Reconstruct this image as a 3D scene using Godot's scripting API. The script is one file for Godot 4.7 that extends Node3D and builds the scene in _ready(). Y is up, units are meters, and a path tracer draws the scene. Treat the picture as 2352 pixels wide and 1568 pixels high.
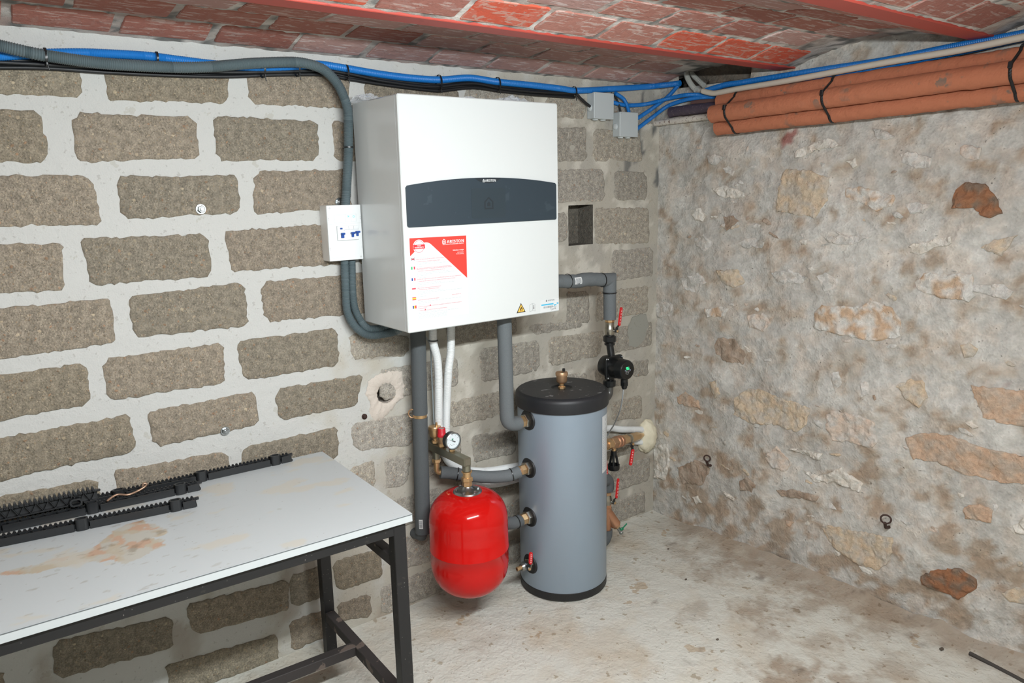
extends Node3D
# A cellar corner: concrete-block wall, rubble-stone wall, brick vault between steel beams, a heat-pump unit, its buffer tank and pipework, a work table.
# Axes: wall_back lies in z = 0, wall_right in x = 0, the floor in y = 0; the room is x < 0, z > 0.

const ROOM_X := -4.4
const ROOM_Z := 4.4
const VAULT_Y := 2.205
const VAULT_RISE := 0.062
const BAYS := [[-0.02, 0.665], [0.735, 1.425], [1.495, 2.185], [2.255, 2.945], [3.015, 3.705], [3.775, 4.42]]

var M := {}
var names := {}
var rng := RandomNumberGenerator.new()
var lumps := FastNoiseLite.new()
var grit := FastNoiseLite.new()
var blots := FastNoiseLite.new()

func _ready() -> void:
	rng.seed = 71
	for n in [[lumps, 11, 2.2, 4], [grit, 23, 14.0, 4], [blots, 37, 3.1, 5]]:
		n[0].seed = n[1]; n[0].frequency = n[2]; n[0].fractal_octaves = n[3]
		n[0].noise_type = FastNoiseLite.TYPE_SIMPLEX_SMOOTH
	# camera
	var cam := Camera3D.new(); cam.name = "camera"; add_child(cam)
	cam.position = Vector3(-2.9667, 1.7403, 2.6347)
	cam.rotation_degrees = Vector3(-11.3573, -37.4921, -1.2389)
	cam.fov = 48.249; cam.near = 0.05; cam.far = 50.0; cam.current = true
	# environment: a closed cellar, no daylight
	var we := WorldEnvironment.new(); we.name = "environment"
	var env := Environment.new()
	env.background_mode = Environment.BG_COLOR
	env.background_color = Color(0, 0, 0)
	env.tonemap_mode = Environment.TONE_MAPPER_LINEAR
	env.tonemap_exposure = 1.0
	env.sdfgi_enabled = true; env.ssao_enabled = true; env.ssil_enabled = true
	we.environment = env; add_child(we)
	make_lamp()
	make_materials()
	make_floor()
	make_wall_back()
	make_wall_right()
	make_far_walls()
	make_ceiling()
	make_unit()
	make_tank()
	make_vessel()
	make_safety_group()
	make_pump_line()
	make_right_fittings()
	make_insulated_pipes()
	make_table()
	make_racks()
	make_breaker_box()
	make_junction_boxes()
	make_conduits()
	make_old_pipes()
	make_small_things()

# ------------------------------------------------------------------ lamp
func make_lamp() -> void:
	# a twin of the fluorescent batten whose streak shows on the red vessel: above and behind the camera's view
	var a := Vector3(-2.85, 2.06, 2.22); var b := Vector3(-1.35, 2.06, 2.22)
	var mid := (a + b) / 2.0
	var lamp := thing("ceiling_lamp", "long white tube lamp under the brick vault, out of the picture", "lamp", mid)
	var glow := StandardMaterial3D.new(); glow.albedo_color = Color(0.9, 0.9, 0.9)
	glow.emission_enabled = true; glow.emission = Color(0.97, 0.99, 1.0); glow.emission_energy_multiplier = 14.0
	var st := tool(); box(st, Vector3(0, 0.07, 0), Vector3(1.56, 0.055, 0.06), 0.006); part("housing", st, plain(Color(0.85, 0.86, 0.86), 0.5), lamp)
	st = tool(); tube(st, [Vector3(-0.75, 0.02, 0), Vector3(0.75, 0.02, 0)], 0.013, 10); part("glowing_tube", st, glow, lamp)
	for e in [-0.5, 0.5]:
		st = tool(); rod(st, Vector3(e, 0.09, 0), Vector3(e, 0.141, 0), 0.006, 12); part("hanger", st, plain(Color(0.6, 0.6, 0.6), 0.5), lamp)
	for e in [-1, 1]:
		st = tool(); box(st, Vector3(e * 0.762, 0.025, 0), Vector3(0.02, 0.04, 0.03), 0.003); part("end_holder", st, plain(Color(0.85, 0.86, 0.86), 0.5), lamp)
	for f in [[Vector3(0, -0.004, 0), Vector3(-90, 0, 0), LAMP_DOWN], [Vector3(0, 0.02, -0.03), Vector3(0, 0, 0), LAMP_SIDE], [Vector3(0, 0.02, 0.03), Vector3(0, 180, 0), LAMP_SIDE]]:
		var l := AreaLight3D.new(); l.name = "tube_light"
		l.area_size = Vector2(1.5, 0.026); l.light_energy = f[2]; l.light_color = Color(0.965, 0.99, 1.0)
		l.area_normalize_energy = true
		l.area_range = 12.0; l.area_attenuation = 2.0
		l.shadow_enabled = true
		add_child(l, true)
		l.position = mid + f[0]; l.rotation_degrees = f[1]
const LAMP_DOWN := 4.8
const LAMP_SIDE := 4.9

# ------------------------------------------------------------------ naming
func numbered(called: String) -> String:
	var n: int = names.get(called, 0)
	names[called] = n + 1
	return called if n == 0 else "%s_%03d" % [called, n]

func tag(o: Node3D, label: String, category: String, group := "") -> Node3D:
	o.set_meta("label", label); o.set_meta("category", category)
	if group: o.set_meta("group", group)
	return o

func thing(called: String, label: String, category: String, at := Vector3.ZERO, group := "") -> Node3D:
	var o := Node3D.new(); o.name = numbered(called); add_child(o); o.position = at
	return tag(o, label, category, group)

func part(called: String, st, m: Material, parent: Node = null, label := "") -> MeshInstance3D:
	var o := MeshInstance3D.new(); o.name = called
	if st is SurfaceTool: st.generate_normals()
	o.mesh = st if st is Mesh else st.commit()
	o.material_override = m
	if parent == null:
		o.name = numbered(called); add_child(o)
	else:
		parent.add_child(o, true)
	if label: o.set_meta("label", label)
	return o

# ------------------------------------------------------------------ mesh helpers (front faces clockwise)
func tool() -> SurfaceTool:
	var st := SurfaceTool.new(); st.begin(Mesh.PRIMITIVE_TRIANGLES); st.set_smooth_group(-1); return st

func tri(st: SurfaceTool, a: Vector3, b: Vector3, c: Vector3) -> void:
	st.add_vertex(a); st.add_vertex(b); st.add_vertex(c)

func quad(st: SurfaceTool, a: Vector3, b: Vector3, c: Vector3, d: Vector3) -> void:
	tri(st, a, b, c); tri(st, a, c, d)

func done(st: SurfaceTool) -> ArrayMesh:
	st.generate_normals(); return st.commit()

# a box with chamfered edges
func box(st: SurfaceTool, c: Vector3, s: Vector3, bevel := 0.0, turn := Basis.IDENTITY) -> void:
	st.set_smooth_group(-1)
	var h := s / 2.0
	var e := minf(bevel, minf(h.x, minf(h.y, h.z)) * 0.9)
	var p := func(x: float, y: float, z: float) -> Vector3: return c + turn * Vector3(x, y, z)
	var faces := [[Vector3(1, 0, 0), Vector3(0, 1, 0), Vector3(0, 0, 1)], [Vector3(0, 1, 0), Vector3(0, 0, 1), Vector3(1, 0, 0)], [Vector3(0, 0, 1), Vector3(1, 0, 0), Vector3(0, 1, 0)]]
	for f in faces:
		for sgn in [-1.0, 1.0]:
			var n: Vector3 = f[0] * sgn; var u: Vector3 = f[1]; var v: Vector3 = f[2] * sgn
			var hn: float = absf((n * h).x + (n * h).y + (n * h).z)
			var hu: float = absf((u * h).x + (u * h).y + (u * h).z) - e
			var hv: float = absf((v * h).x + (v * h).y + (v * h).z) - e
			var q := []
			for k in [[-1, -1], [-1, 1], [1, 1], [1, -1]]:
				q.append(c + turn * (n * hn + u * hu * k[0] + v * hv * k[1]))
			quad(st, q[0], q[1], q[2], q[3])
	if e <= 0.0: return
	var i := h - Vector3(e, e, e)
	for a in [-1.0, 1.0]:
		for b in [-1.0, 1.0]:
			edge(st, [p.call(-i.x, a * h.y, b * i.z), p.call(i.x, a * h.y, b * i.z), p.call(i.x, a * i.y, b * h.z), p.call(-i.x, a * i.y, b * h.z)], c)
			edge(st, [p.call(a * h.x, -i.y, b * i.z), p.call(a * h.x, i.y, b * i.z), p.call(a * i.x, i.y, b * h.z), p.call(a * i.x, -i.y, b * h.z)], c)
			edge(st, [p.call(a * h.x, b * i.y, -i.z), p.call(a * h.x, b * i.y, i.z), p.call(a * i.x, b * h.y, i.z), p.call(a * i.x, b * h.y, -i.z)], c)
			for d in [-1.0, 1.0]:
				edge(st, [p.call(a * h.x, b * i.y, d * i.z), p.call(a * i.x, b * h.y, d * i.z), p.call(a * i.x, b * i.y, d * h.z)], c)

# a polygon turned so that it faces away from the point `from`
func edge(st: SurfaceTool, q: Array, from: Vector3) -> void:
	var n: Vector3 = (q[2] - q[0]).cross(q[1] - q[0])
	if n.dot(q[0] - from) < 0.0: q.reverse()
	for k in range(1, q.size() - 1): tri(st, q[0], q[k], q[k + 1])

# profile: Vector2(radius, height) from bottom to top, turned about `at`'s y axis
func lathe(st: SurfaceTool, prof: Array, seg: int, at := Transform3D.IDENTITY, flat := false) -> void:
	var g := 1
	for k in range(prof.size() - 1):
		var p: Vector2 = prof[k]; var q: Vector2 = prof[k + 1]
		if k > 0:
			var d0: Vector2 = (prof[k] - prof[k - 1]).normalized(); var d1: Vector2 = (q - p).normalized()
			if d0.dot(d1) < 0.8: g += 1
		st.set_smooth_group(-1 if flat else g)
		for i in seg:
			var a := TAU * i / seg; var b := TAU * (i + 1) / seg
			var p0 := at * Vector3(p.x * cos(a), p.y, p.x * sin(a)); var p1 := at * Vector3(p.x * cos(b), p.y, p.x * sin(b))
			var q0 := at * Vector3(q.x * cos(a), q.y, q.x * sin(a)); var q1 := at * Vector3(q.x * cos(b), q.y, q.x * sin(b))
			if p.x > 1e-5: tri(st, p0, p1, q1 if q.x > 1e-5 else q0)
			if q.x > 1e-5: tri(st, p0 if p.x <= 1e-5 else p0, q1, q0)

# a transform at `at` whose y axis points along `dir`
func along(at: Vector3, dir: Vector3, spin := 0.0) -> Transform3D:
	var y := dir.normalized()
	var x := (Vector3.RIGHT if absf(y.x) < 0.9 else Vector3.BACK)
	var z := x.cross(y).normalized(); x = y.cross(z).normalized()
	return Transform3D(Basis(x, y, z) * Basis(Vector3.UP, spin), at)

# a closed cylinder with chamfered rims along dir
func rod(st: SurfaceTool, a: Vector3, b: Vector3, r: float, seg := 20, ch := 0.001) -> void:
	var l := a.distance_to(b)
	lathe(st, [Vector2(0, 0), Vector2(r - ch, 0), Vector2(r, ch), Vector2(r, l - ch), Vector2(r - ch, l), Vector2(0, l)], seg, along(a, b - a))

func hexnut(st: SurfaceTool, a: Vector3, b: Vector3, r: float, sides := 6, spin := 0.3) -> void:
	var l := a.distance_to(b); var ch := minf(0.0025, l * 0.2)
	lathe(st, [Vector2(0, 0), Vector2(r - ch, 0), Vector2(r, ch), Vector2(r, l - ch), Vector2(r - ch, l), Vector2(0, l)], sides, along(a, b - a, spin), true)

# points of a smooth curve through the given points, about `step` apart
func curve(pts: Array, step := 0.012) -> PackedVector3Array:
	var c := Curve3D.new(); c.bake_interval = step
	for i in pts.size():
		var t := Vector3.ZERO
		if i > 0 and i < pts.size() - 1:
			t = (pts[i + 1] - pts[i - 1]).normalized()
			var l := minf(pts[i].distance_to(pts[i - 1]), pts[i].distance_to(pts[i + 1]))
			t *= l * 0.33
		c.add_point(pts[i], -t, t)
	return c.get_baked_points()

# rounds the corners of a polyline with arcs of radius r
func bends(pts: Array, r: float) -> Array:
	var o := [pts[0]]
	for i in range(1, pts.size() - 1):
		var d0: Vector3 = (pts[i - 1] - pts[i]).normalized(); var d1: Vector3 = (pts[i + 1] - pts[i]).normalized()
		for k in 9:
			var t := k / 8.0
			var a: Vector3 = pts[i] + d0 * r; var b: Vector3 = pts[i] + d1 * r
			o.append(a.lerp(pts[i], t).lerp((pts[i] as Vector3).lerp(b, t), t))
	o.append(pts[-1]); return o

# tube along a path; ridge > 0 makes corrugations of that depth
func tube(st: SurfaceTool, path, r: float, seg := 12, ridge := 0.0, caps := true, wobble := 0.0) -> void:
	var n: int = path.size()
	var x := Vector3.ZERO
	var rings := []
	for i in n:
		var t: Vector3 = (path[mini(i + 1, n - 1)] - path[maxi(i - 1, 0)]).normalized()
		if i == 0: x = t.cross(Vector3.UP if absf(t.y) < 0.9 else Vector3.RIGHT).normalized()
		x = (x - t * x.dot(t)).normalized()
		var y := t.cross(x)
		var rr := r
		if ridge > 0.0: rr = r if i % 2 == 0 else r - ridge
		var ring := PackedVector3Array()
		for k in seg:
			var a := TAU * k / seg
			var w := 0.0
			if wobble > 0.0:
				var q: Vector3 = path[i] + (x * cos(a) + y * sin(a)) * rr
				w = grit.get_noise_3dv(q * 1.6) * wobble
			ring.append(path[i] + (x * cos(a) + y * sin(a)) * (rr + w))
		rings.append(ring)
	st.set_smooth_group(1)
	for i in n - 1:
		if ridge > 0.0: st.set_smooth_group(10 + i)
		for k in seg:
			var k2 := (k + 1) % seg
			quad(st, rings[i][k], rings[i + 1][k], rings[i + 1][k2], rings[i][k2])
	if caps:
		st.set_smooth_group(-1)
		for k in seg:
			var k2 := (k + 1) % seg
			tri(st, path[0], rings[0][k], rings[0][k2])
			tri(st, path[n - 1], rings[n - 1][k2], rings[n - 1][k])

# flat outline in the xy plane of `at`, front towards +z, with thickness and a small bevel
func plate(st: SurfaceTool, outline: PackedVector2Array, thick: float, at := Transform3D.IDENTITY, bevel := 0.0) -> void:
	var pts := outline
	if Geometry2D.is_polygon_clockwise(pts): pts.reverse()
	var top := pts
	if bevel > 0.0:
		var sh := Geometry2D.offset_polygon(pts, -bevel, Geometry2D.JOIN_MITER)
		if sh.size() == 1 and sh[0].size() == pts.size():
			var best := 0
			for k in pts.size():
				if sh[0][k].distance_to(pts[0]) < sh[0][best].distance_to(pts[0]): best = k
			top = PackedVector2Array()
			for k in pts.size(): top.append(sh[0][(best + k) % pts.size()])
			if Geometry2D.is_polygon_clockwise(top): top = pts
	st.set_smooth_group(-1)
	var idx := Geometry2D.triangulate_polygon(top)
	for k in range(0, idx.size(), 3):
		var q := [top[idx[k]], top[idx[k + 1]], top[idx[k + 2]]]
		if (q[1] - q[0]).cross(q[2] - q[0]) > 0.0: q.reverse()
		tri(st, at * Vector3(q[0].x, q[0].y, thick), at * Vector3(q[1].x, q[1].y, thick), at * Vector3(q[2].x, q[2].y, thick))
	var n := pts.size()
	for k in n:
		var a := pts[k]; var b := pts[(k + 1) % n]; var c := top[k]; var d := top[(k + 1) % n]
		var z := thick - bevel if bevel > 0.0 else thick
		quad(st, at * Vector3(a.x, a.y, 0), at * Vector3(a.x, a.y, z), at * Vector3(b.x, b.y, z), at * Vector3(b.x, b.y, 0))
		if bevel > 0.0: quad(st, at * Vector3(a.x, a.y, z), at * Vector3(c.x, c.y, thick), at * Vector3(d.x, d.y, thick), at * Vector3(b.x, b.y, z))

func rounded(w: float, h: float, r: float, steps := 5) -> PackedVector2Array:
	var o := PackedVector2Array()
	for c in [[w / 2 - r, h / 2 - r, 0.0], [-w / 2 + r, h / 2 - r, PI / 2], [-w / 2 + r, -h / 2 + r, PI], [w / 2 - r, -h / 2 + r, 1.5 * PI]]:
		for k in steps + 1:
			var a: float = c[2] + PI / 2 * k / steps
			o.append(Vector2(c[0] + r * cos(a), c[1] + r * sin(a)))
	return o

func circle(r: float, n := 24, c := Vector2.ZERO) -> PackedVector2Array:
	var o := PackedVector2Array()
	for k in n: o.append(c + Vector2(cos(TAU * k / n), sin(TAU * k / n)) * r)
	return o

# a grid of points (nu + 1) x (nv + 1) with colours; skip(i, j) leaves a cell out. u x v must give the front side
func sheet(nu: int, nv: int, at: Callable, colour: Callable, uv: Callable, skip = null) -> Array:
	var p := PackedVector3Array(); var c := PackedColorArray(); var t := PackedVector2Array(); var idx := PackedInt32Array()
	for j in nv + 1:
		for i in nu + 1:
			var q: Vector3 = at.call(i, j)
			p.append(q); c.append(colour.call(q)); t.append(uv.call(q))
	var n := PackedVector3Array(); n.resize(p.size())
	var w := nu + 1
	for j in nv + 1:
		for i in w:
			var du := p[j * w + mini(i + 1, nu)] - p[j * w + maxi(i - 1, 0)]
			var dv := p[mini(j + 1, nv) * w + i] - p[maxi(j - 1, 0) * w + i]
			n[j * w + i] = du.cross(dv).normalized()
	for j in nv:
		for i in nu:
			if skip != null and skip.call(i, j): continue
			var a := j * w + i
			idx.append_array([a, a + w, a + w + 1, a, a + w + 1, a + 1])
	var arr := []; arr.resize(Mesh.ARRAY_MAX)
	arr[Mesh.ARRAY_VERTEX] = p; arr[Mesh.ARRAY_NORMAL] = n; arr[Mesh.ARRAY_COLOR] = c; arr[Mesh.ARRAY_TEX_UV] = t; arr[Mesh.ARRAY_INDEX] = idx
	return arr

func lin(c: Color) -> Color:
	return c.srgb_to_linear()

func rgb(r: int, g: int, b: int) -> Color:
	return Color(r / 255.0, g / 255.0, b / 255.0)

# lettering: one line of text, its left (0), middle (0.5) or right (1) end at `at`, cap height h, width fitted if given
func text(parent: Node, words: String, at: Vector3, h: float, m: Material, align := 0.0, width := 0.0, called := "lettering", bold := false, turn := Basis.IDENTITY) -> MeshInstance3D:
	var f := SystemFont.new(); f.font_names = PackedStringArray(["Droid Sans"]); f.font_weight = 700 if bold else 400
	var t := TextMesh.new(); t.font = f; t.text = words; t.font_size = 24; t.pixel_size = h / 17.2; t.depth = 0.0; t.curve_step = 4.0
	t.horizontal_alignment = HORIZONTAL_ALIGNMENT_LEFT; t.vertical_alignment = VERTICAL_ALIGNMENT_BOTTOM
	var o := MeshInstance3D.new(); o.name = called; o.mesh = t; o.material_override = m
	parent.add_child(o, true)
	var bb := t.get_aabb()
	var sx := 1.0
	if width > 0.0 and bb.size.x > 0.0: sx = width / bb.size.x
	o.basis = turn * Basis.from_scale(Vector3(sx, 1, 1))
	o.position = at + turn * Vector3(-(bb.position.x + bb.size.x * align) * sx, -bb.position.y, 0)
	return o

# ------------------------------------------------------------------ materials
func plain(c: Color, rough := 0.6, metal := 0.0, spec := 0.5) -> StandardMaterial3D:
	var m := StandardMaterial3D.new(); m.albedo_color = c; m.roughness = rough; m.metallic = metal; m.metallic_specular = spec
	return m

func noise_bytes(n: int, s: int, freq: float, oct := 4, kind := FastNoiseLite.TYPE_SIMPLEX_SMOOTH) -> PackedByteArray:
	var f := FastNoiseLite.new(); f.seed = s; f.frequency = freq; f.fractal_octaves = oct; f.noise_type = kind
	var im := f.get_seamless_image(n, n, false, false, 0.12, true)
	im.convert(Image.FORMAT_L8)
	return im.get_data()

func picture(n: int, data: PackedByteArray) -> ImageTexture:
	return ImageTexture.create_from_image(Image.create_from_data(n, n, false, Image.FORMAT_RGB8, data))

func relief(n: int, h: PackedByteArray, strength: float) -> ImageTexture:
	var im := Image.create_from_data(n, n, false, Image.FORMAT_L8, h)
	im.convert(Image.FORMAT_RGBA8)
	im.bump_map_to_normal_map(strength)
	return ImageTexture.create_from_image(im)

# colour picture from a list of [noise, low, high, Color] layers laid over a base colour
func layered(n: int, base: Color, layers: Array) -> ImageTexture:
	var d := PackedByteArray(); d.resize(n * n * 3)
	var br := base.r * 255; var bg := base.g * 255; var bb := base.b * 255
	for k in n * n:
		var r := br; var g := bg; var b := bb
		for l in layers:
			var t: float = clampf((l[0][k] - l[1]) / (l[2] - l[1]), 0.0, 1.0) * l[3].a
			r += (l[3].r * 255 - r) * t; g += (l[3].g * 255 - g) * t; b += (l[3].b * 255 - b) * t
		d[k * 3] = int(r); d[k * 3 + 1] = int(g); d[k * 3 + 2] = int(b)
	return picture(n, d)

# pebbles: soft ellipses written into the colour picture and the height map
func pebbles(n: int, d: PackedByteArray, h: PackedByteArray, count: int, rmin: float, rmax: float, s: int, tones: Array) -> void:
	var g := RandomNumberGenerator.new(); g.seed = s
	for k in count:
		var cx := g.randi() % n; var cy := g.randi() % n
		var r := lerpf(rmin, rmax, pow(g.randf(), 3.0)); var q := g.randf_range(0.55, 1.0); var a := g.randf() * PI
		var tone: Color = tones[g.randi() % tones.size()]; var v := g.randf_range(0.85, 1.1)
		var ca := cos(a); var sa := sin(a); var ir := int(ceil(r))
		for y in range(-ir, ir + 1):
			for x in range(-ir, ir + 1):
				var u := (x * ca + y * sa) / r; var w := (-x * sa + y * ca) / (r * q)
				var e := u * u + w * w
				if e > 1.0: continue
				var p := ((cy + y + n) % n) * n + (cx + x + n) % n
				var t := 0.9 if e < 0.6 else 0.5
				d[p * 3] = int(lerpf(d[p * 3], minf(255, tone.r * 255 * v), t)); d[p * 3 + 1] = int(lerpf(d[p * 3 + 1], minf(255, tone.g * 255 * v), t)); d[p * 3 + 2] = int(lerpf(d[p * 3 + 2], minf(255, tone.b * 255 * v), t))
				h[p] = mini(255, int(h[p] + 46 * (1.0 - e)))

func surface(called: String, c: Color, rough: float, albedo: Texture2D, normal: Texture2D, scale: float, nscale := 1.0, vertex := false, tri := true) -> StandardMaterial3D:
	var m := plain(c, rough); m.resource_name = called
	m.albedo_texture = albedo
	if normal:
		m.normal_enabled = true; m.normal_texture = normal; m.normal_scale = nscale
	m.uv1_scale = Vector3.ONE * scale
	if tri:
		m.uv1_triplanar = true; m.uv1_world_triplanar = true
	m.vertex_color_use_as_albedo = vertex
	return m

# ------------------------------------------------------------------ measured paths and outlines, in metres
const PATH_BLUE_MAIN := [Vector3(-2.781, 2.120, 0.022), Vector3(-2.721, 2.128, 0.022), Vector3(-2.615, 2.143, 0.022), Vector3(-2.504, 2.154, 0.022), Vector3(-2.350, 2.159, 0.022), Vector3(-2.237, 2.154, 0.022), Vector3(-2.131, 2.150, 0.022), Vector3(-1.989, 2.152, 0.022), Vector3(-1.851, 2.167, 0.022), Vector3(-1.781, 2.177, 0.022), Vector3(-1.679, 2.171, 0.022), Vector3(-1.548, 2.161, 0.022), Vector3(-1.421, 2.156, 0.022), Vector3(-1.288, 2.158, 0.022), Vector3(-1.146, 2.174, 0.022), Vector3(-1.012, 2.168, 0.022), Vector3(-0.838, 2.166, 0.022), Vector3(-0.672, 2.162, 0.022), Vector3(-0.583, 2.158, 0.022), Vector3(-0.398, 2.174, 0.022), Vector3(-0.074, 2.207, 0.022), Vector3(-0.022, 2.210, 0.144)]
const PATH_BLACK_BUNDLE := [Vector3(-2.782, 2.111, 0.012), Vector3(-2.617, 2.118, 0.012), Vector3(-2.460, 2.121, 0.012), Vector3(-2.263, 2.126, 0.012), Vector3(-2.102, 2.131, 0.012), Vector3(-1.926, 2.148, 0.012), Vector3(-1.768, 2.162, 0.012), Vector3(-1.668, 2.154, 0.012), Vector3(-1.543, 2.141, 0.012), Vector3(-1.380, 2.134, 0.012), Vector3(-1.282, 2.136, 0.012), Vector3(-1.127, 2.155, 0.012), Vector3(-0.985, 2.147, 0.012), Vector3(-0.799, 2.145, 0.012), Vector3(-0.579, 2.148, 0.012)]
const PATH_DARK_CONDUIT := [Vector3(-2.778, 2.162, 0.064), Vector3(-2.721, 2.148, 0.064), Vector3(-2.621, 2.132, 0.064), Vector3(-2.468, 2.122, 0.064), Vector3(-2.282, 2.125, 0.064), Vector3(-2.169, 2.135, 0.064), Vector3(-2.025, 2.157, 0.064), Vector3(-1.876, 2.171, 0.064), Vector3(-1.791, 2.156, 0.064), Vector3(-1.737, 2.110, 0.062), Vector3(-1.708, 2.052, 0.058), Vector3(-1.699, 2.011, 0.054), Vector3(-1.704, 1.878, 0.046), Vector3(-1.718, 1.729, 0.036), Vector3(-1.723, 1.688, 0.034)]
const PATH_CONDUIT_LEFT := [Vector3(-1.739, 1.493, 0.032), Vector3(-1.743, 1.372, 0.032), Vector3(-1.742, 1.301, 0.035), Vector3(-1.719, 1.245, 0.045), Vector3(-1.676, 1.209, 0.060), Vector3(-1.623, 1.210, 0.090), Vector3(-1.584, 1.227, 0.130), Vector3(-1.565, 1.264, 0.150)]
const PATH_CONDUIT_RIGHT := [Vector3(-1.709, 1.491, 0.030), Vector3(-1.714, 1.369, 0.030), Vector3(-1.710, 1.307, 0.035), Vector3(-1.690, 1.252, 0.050), Vector3(-1.664, 1.231, 0.060), Vector3(-1.610, 1.237, 0.090), Vector3(-1.589, 1.270, 0.110)]
const PATH_WHITE_ONE := [Vector3(-1.419, 1.241, 0.110), Vector3(-1.421, 1.201, 0.110), Vector3(-1.421, 1.151, 0.110), Vector3(-1.400, 1.082, 0.100), Vector3(-1.391, 1.001, 0.090), Vector3(-1.380, 0.788, 0.060), Vector3(-1.362, 0.683, 0.050), Vector3(-1.330, 0.615, 0.050), Vector3(-1.259, 0.566, 0.050), Vector3(-1.154, 0.530, 0.045), Vector3(-1.035, 0.514, 0.045), Vector3(-0.850, 0.497, 0.035), Vector3(-0.629, 0.513, 0.030), Vector3(-0.396, 0.557, 0.030), Vector3(-0.267, 0.525, 0.024), Vector3(-0.100, 0.488, 0.020)]
const PATH_WHITE_TWO := [Vector3(-1.334, 1.230, 0.110), Vector3(-1.335, 1.201, 0.110), Vector3(-1.335, 1.099, 0.100), Vector3(-1.343, 1.020, 0.090), Vector3(-1.338, 0.879, 0.060), Vector3(-1.339, 0.760, 0.050), Vector3(-1.330, 0.655, 0.045), Vector3(-1.287, 0.556, 0.040), Vector3(-1.210, 0.491, 0.040), Vector3(-1.141, 0.464, 0.040), Vector3(-1.041, 0.445, 0.035), Vector3(-0.925, 0.440, 0.030), Vector3(-0.684, 0.455, 0.028), Vector3(-0.396, 0.454, 0.030), Vector3(-0.234, 0.453, 0.024), Vector3(-0.092, 0.415, 0.020)]
const PATH_THIN_CABLE := [Vector3(-1.435, 1.218, 0.050), Vector3(-1.427, 1.178, 0.050), Vector3(-1.399, 1.128, 0.050), Vector3(-1.398, 1.022, 0.050), Vector3(-1.397, 0.877, 0.050), Vector3(-1.395, 0.785, 0.050), Vector3(-1.376, 0.649, 0.050)]
const PATH_PUMP_CABLE := [Vector3(-0.538, 0.846, 0.290), Vector3(-0.541, 0.816, 0.290), Vector3(-0.516, 0.730, 0.250), Vector3(-0.461, 0.630, 0.160), Vector3(-0.432, 0.557, 0.090), Vector3(-0.431, 0.490, 0.050)]
const PATH_BLUE_DOWN := [Vector3(-0.020, 2.210, 0.142), Vector3(-0.020, 2.205, 0.135), Vector3(-0.020, 2.159, 0.072), Vector3(-0.066, 2.109, 0.020), Vector3(-0.166, 2.060, 0.020), Vector3(-0.205, 2.043, 0.020)]
var PATH_BLUE_FROM_UPPER_BOX := [Vector3(-0.363, 2.123, 0.018), Vector3(-0.332, 2.119, 0.018), Vector3(-0.245, 2.111, 0.018), Vector3(-0.117, 2.123, 0.018), Vector3(-0.035, 2.146, 0.085), Vector3(-0.060, 2.148, 0.211), Vector3(-0.045, 2.145, 0.262), Vector3(-0.045, 2.135, 0.329), Vector3(-0.050, 2.134, 0.458)]
var PATH_BLUE_FROM_LOWER_BOX := [Vector3(-0.199, 1.997, 0.018), Vector3(-0.163, 2.014, 0.018), Vector3(-0.065, 2.068, 0.020), Vector3(-0.030, 2.113, 0.081), Vector3(-0.040, 2.129, 0.195), Vector3(-0.040, 2.131, 0.269), Vector3(-0.040, 2.126, 0.357)]
const PATH_BLUE_LOOP := [Vector3(-0.338, 2.159, 0.030), Vector3(-0.321, 2.153, 0.030), Vector3(-0.281, 2.135, 0.030), Vector3(-0.257, 2.103, 0.030), Vector3(-0.245, 2.070, 0.030)]
const PATH_BLACK_SHORT := [Vector3(-0.586, 2.151, 0.020), Vector3(-0.575, 2.143, 0.025), Vector3(-0.536, 2.115, 0.028), Vector3(-0.499, 2.097, 0.026), Vector3(-0.480, 2.088, 0.025)]
const PATH_BLACK_LINK := [Vector3(-0.356, 2.159, 0.022), Vector3(-0.336, 2.153, 0.022), Vector3(-0.313, 2.125, 0.022), Vector3(-0.298, 2.093, 0.022), Vector3(-0.292, 2.069, 0.022)]
const PATH_BLUE_WALL_UPPER := [Vector3(-0.030, 2.159, 0.305), Vector3(-0.035, 2.171, 0.411), Vector3(-0.035, 2.171, 0.491), Vector3(-0.035, 2.176, 0.835), Vector3(-0.035, 2.178, 1.129), Vector3(-0.035, 2.191, 1.380), Vector3(-0.035, 2.199, 1.582), Vector3(-0.035, 2.208, 1.734)]
const PATH_BLUE_WALL_LOWER := [Vector3(-0.045, 2.135, 0.361), Vector3(-0.045, 2.139, 0.610), Vector3(-0.045, 2.145, 0.843), Vector3(-0.045, 2.155, 1.136), Vector3(-0.045, 2.166, 1.386), Vector3(-0.045, 2.181, 1.588), Vector3(-0.045, 2.193, 1.738)]
const PATH_CREAM_WALL := [Vector3(-0.075, 2.153, 0.321), Vector3(-0.075, 2.136, 0.386), Vector3(-0.075, 2.141, 0.510), Vector3(-0.075, 2.145, 0.692), Vector3(-0.075, 2.151, 0.861), Vector3(-0.075, 2.163, 1.150), Vector3(-0.075, 2.169, 1.399), Vector3(-0.075, 2.181, 1.598), Vector3(-0.075, 2.193, 1.747)]
const PATH_GREY_STUB_ONE := [Vector3(0.020, 2.294, 0.138), Vector3(-0.010, 2.269, 0.169), Vector3(-0.030, 2.229, 0.194), Vector3(-0.045, 2.191, 0.231), Vector3(-0.050, 2.166, 0.261)]
const PATH_GREY_STUB_TWO := [Vector3(0.020, 2.282, 0.159), Vector3(-0.005, 2.245, 0.201), Vector3(-0.020, 2.214, 0.245), Vector3(-0.030, 2.183, 0.291)]
const PATH_PAINTED_PIPE := [Vector3(-0.030, 2.029, -0.071), Vector3(-0.030, 2.037, -0.031), Vector3(-0.030, 2.039, 0.177), Vector3(-0.030, 2.045, 0.401)]
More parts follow.
